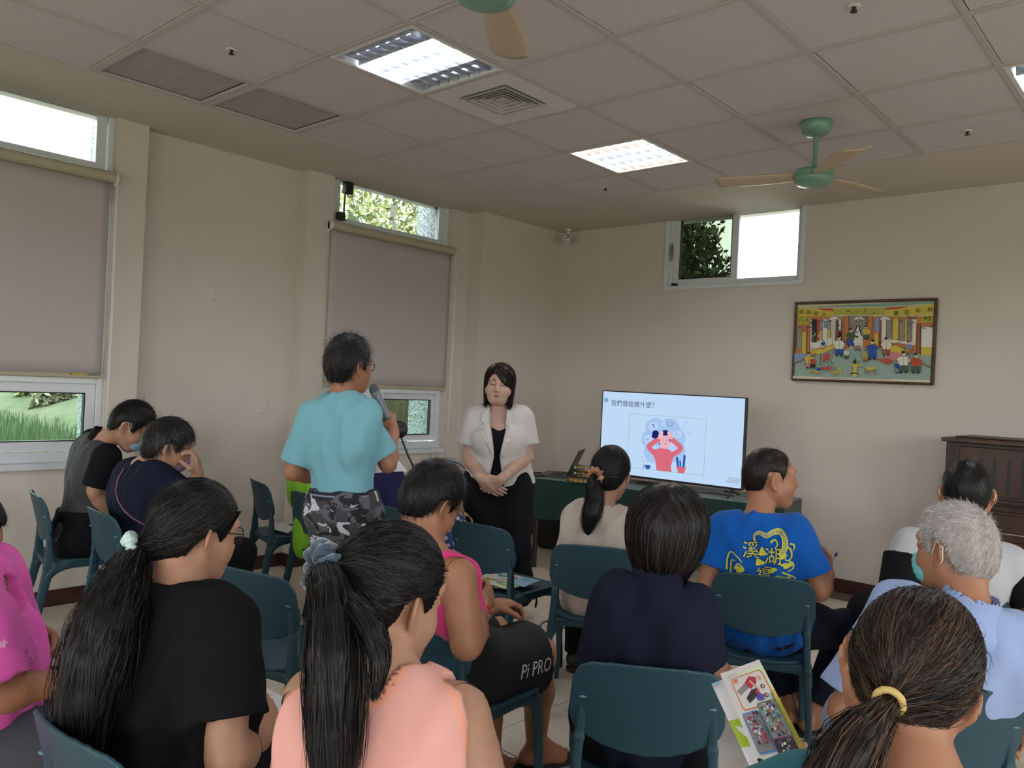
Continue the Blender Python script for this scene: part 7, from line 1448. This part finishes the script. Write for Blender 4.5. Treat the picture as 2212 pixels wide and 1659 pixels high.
# ================================================================== OUTSIDE
m_grd = mat('earth', (.16, .15, .08), .95, noise=.5, nscale=1.2, col2=(.10, .14, .04)); m_leaf = [mat('leaf_'+n, c, .6, .3, noise=.3, nscale=2) for n, c in (('yellow_green', (.17, .18, .055)), ('mid_green', (.095, .13, .05)), ('dark_green', (.050, .075, .026)), ('dry', (.20, .185, .125)))]
mb = MB(); mb.box((-90, -60, -.9), (-1.2, 60, -.5)); struct(mb, 'ground', m_grd); mb = MB(); mb.box((-1.2, 1.3, -.9), (40, 60, -.5)); struct(mb, 'ground', mat('pale_bounce_ground', (.34, .33, .30), .9, noise=.15, nscale=2)); mb = MB(); mb.box((-4.0, -60, -.52), (-1.2, 60, -.49)); struct(mb, 'ground', mat('pale_bounce_ground', (.34, .33, .30)))  # pale strips, out of view, added to bounce daylight up to the soffit
def blades(n, x0, x1, y0, y1, z, h, m, name, label, cat, wd=.02, ok=None):
    X = rng.uniform(x0, x1, n); Y = rng.uniform(y0, y1, n); sel = ok(X, Y) if ok else np.ones(n, bool); X, Y = X[sel], Y[sel]; n = len(X); hh = h*rng.uniform(.7, 1.2, n); a = rng.uniform(0, 6.28, n); tl = rng.normal(size=(n, 2))*.12*h
    V = np.stack([np.stack([X-wd*np.cos(a), Y-wd*np.sin(a), np.full(n, z)], 1), np.stack([X+wd*np.cos(a), Y+wd*np.sin(a), np.full(n, z)], 1), np.stack([X+tl[:, 0], Y+tl[:, 1], z+hh], 1)], 1).reshape(-1, 3)
    o = link(name, newmesh(name, V, np.arange(3*n).reshape(-1, 3)), m); tag(o, label, cat, None, 'stuff'); return o
m_rice = mat('rice_green', (.072, .105, .048), .8, noise=.25, nscale=.9)
def field_edge(X, Y): q = np.stack([X-CAM[0], Y-CAM[1]], -1); d = q @ G0[:2]; lat = q @ R0[:2]; return d+.0175*(1106+1726*lat/np.maximum(d, .1))-20.4     # the far bank runs obliquely
rf = blades(60000, -24, -5, -9, 14, -.45, .60, m_rice, 'rice_field', 'bright green rice field outside the near window', 'field', .03, lambda X, Y: field_edge(X, Y) < 0)
mb = MB(); mb.box((-40, -12, -.5), (-4, 24, -.46), m_rice); o = mb.build('field_ground', m_rice, rf); o['kind'] = 'stuff'
e0, e1_ = W(-400, 880, 27.5), W(420, 880, 13.2); bk = (e1_-e0)*np.array([1, 1, 0]); bn = nrm(np.array([bk[1], -bk[0], 0])); bn = bn if bn @ G0 > 0 else -bn; e0[2] = e1_[2] = -.46
mb = MB(); mb.grid(lambda u, v: e0+bk*u+bn*(v*9)+np.array([0, 0, 1.1*min(v*4, 1)**.7+.05*math.sin(u*40)*math.sin(v*9)]), 40, 14); struct(mb, 'ground', mat('dry_bank', (.10, .092, .066), .95, noise=.5, nscale=2.2, col2=(.06, .072, .035), bump=.6, bscale=14))
def leaves(c, r, n, size, squash=1.):
    d = rng.normal(size=(n, 3)); d /= np.linalg.norm(d, axis=1, keepdims=True); rad = rng.random((n, 1))**.35; lump = 1+.22*np.sin(d[:, :1]*7+c[0])*np.sin(d[:, 1:2]*6+c[1])*np.cos(d[:, 2:]*5)
    P_ = np.array(c)+d*rad*np.array([r, r, r*squash])*lump; a = rng.normal(size=(n, 3)); a /= np.linalg.norm(a, axis=1, keepdims=True); b = np.cross(a, rng.normal(size=(n, 3))); b /= np.linalg.norm(b, axis=1, keepdims=True); s_ = size*rng.uniform(.6, 1.3, (n, 1))
    V = np.stack([P_-a*s_, P_+b*s_*.4, P_+a*s_, P_-b*s_*.4], 1).reshape(-1, 3); return V, np.arange(4*n).reshape(-1, 4)
def tree(base, h, r, kind, label, n=3500, size=.16, group='trees outside the windows', squash=1., name='tree'):
    root = empty(name, base, label, 'tree', group); mb = MB(); top = np.array([0, 0, h-r*.5])
    mb.tube([(0, 0, 0), (.1, .05, h*.35), tuple(top)], [.05*h**.5+.05, .05*h**.5, .03], 8)
    for k in range(4): a = k*1.7; mb.tube([(0.05, 0, h*.35), (r*.5*math.cos(a), r*.5*math.sin(a), h*.62), (r*.8*math.cos(a), r*.8*math.sin(a), h*.8)], [.05, .035, .012], 6)
    mb.build('trunk', mat('bark', (.10, .075, .05), .9), root)
    parts = [leaves((0, 0, h-r*squash), r, n, size, squash)]+[leaves((r*.7*math.cos(k*1.57+.4), r*.7*math.sin(k*1.57+.4), h-r*squash*1.35), r*.6, n//4, size, squash) for k in range(4)]
    V, Q = join(parts); o = link('foliage', newmesh('foliage', V, Q), m_leaf[kind], root); o['kind'] = 'stuff'
def at_dist(px, py, d, z=-.5): p = W(px, py, d); return np.array([p[0], p[1], z])
tree(at_dist(770, 430, 13), 5.2, 2.3, 0, 'yellow-green bushy tree at the left of the far upper window', 9000, .065)
tree(at_dist(880, 430, 19), 7.2, 3.2, 1, 'tall mid-green tree behind the utility pole', 8000, .085); tree(at_dist(925, 470, 11.5), 4.2, 1.6, 0, 'light green tree beside the pebble-faced pier', 6500, .06); tree(at_dist(835, 470, 15), 4.8, 2.0, 1, 'mid-green bush low behind the utility pole', 6500, .07)
tree(at_dist(700, 430, 22), 8, 3.4, 1, 'distant green tree beyond the yellow-green one', 6000, .10); tree(at_dist(716, 430, 8.6), 3.5, .42, 2, 'dark large-leaved plant by the window stay arm', 240, .30)
for k, (px, d, h_, r_, kd, lab) in enumerate(((22, 25, 2.3, 1.1, 3, 'dry grey-brown thicket at the field edge'), (62, 24, 1.6, .8, 0, 'low pale green thicket in the middle of the field edge'), (112, 22, 1.9, .8, 0, 'pale green bush in the middle of the field edge'), (150, 20.5, 1.7, .75, 3, 'dry pale bush at the end of the field edge'), (-20, 26, 3.2, 1.6, 1, 'green thicket cut by the picture edge'), (175, 26, 3.6, 1.8, 1, 'green bush next to the window frame'), (90, 32, 4.2, 2.2, 1, 'tall green bush behind the thicket'))): tree(at_dist(px, 880, d), h_, r_, kd, lab, 1800, .14, 'thicket at the field edge', .7, 'bush')
blades(3800, -3.8, -1.7, -.4, 2.3, -.5, 2.0, mat('straw', (.12, .10, .055), .8, noise=.3, nscale=3), 'dry_reeds', 'dry straw-coloured reeds outside the far lower window', 'reeds', .012)
# dark tree seen through the closed light of the back window
tree(at_dist(1402, 520, 14.5), 6.6, 1.1, 2, 'dark green tree behind the closed pane of the back window', 8000, .08, None, 1.7)
p = at_dist(851, 440, 15.5); zt = W(851, 440, 15.5)[2]
pole = empty('utility_pole', p, 'grey concrete utility pole with white insulators outside the far window', 'pole'); mb = MB(); mb.lathe([(.10, 0), (.072, zt+.5-.03), (.05, zt+.5), (0, zt+.52)], n=20); mb.build('shaft', mat('concrete', (.085, .082, .075), .9, noise=.2, nscale=6), pole)
l_ = -R0
mb = MB(); mb.tube([l_*.05+np.array([0, 0, zt+.28]), l_*.20+np.array([0, 0, zt+.30])], .012, 8); mb.tube([l_*.05+np.array([0, 0, zt+.10]), l_*.16+np.array([0, 0, zt+.10])], .012, 8); mb.build('bracket', m_chrome, pole)
for k in range(2): mb = MB(); mb.lathe([(0, 0), (.05, 0), (.055, .03), (.03, .05), (.05, .07), (.045, .10), (0, .11)], l_*.18+np.array([0, 0, zt+.10+.13*k]), 16); mb.build('insulator', mat('grey_porcelain', (.22, .22, .22), .3), pole)
# little green rosette hanging in the near upper window
p = np.array([-.655, -3.945, 2.735]); S = SDF(); rr = np.random.default_rng(2)
for k in range(16): d = rr.normal(size=3); d /= np.linalg.norm(d); S.el(d*.045*np.array([.5, 1, 1]), (.022, .038, .038), None, .012)
V, Q = S.mesh(.006); o = link('paper_rosette', newmesh('paper_rosette', V, Q, True), mat('pale_green_paper', (.22, .46, .38), .6, noise=.3, nscale=30), None, tuple(p)); tag(o, 'pale green crumpled rosette hanging in the near upper window', 'ornament')
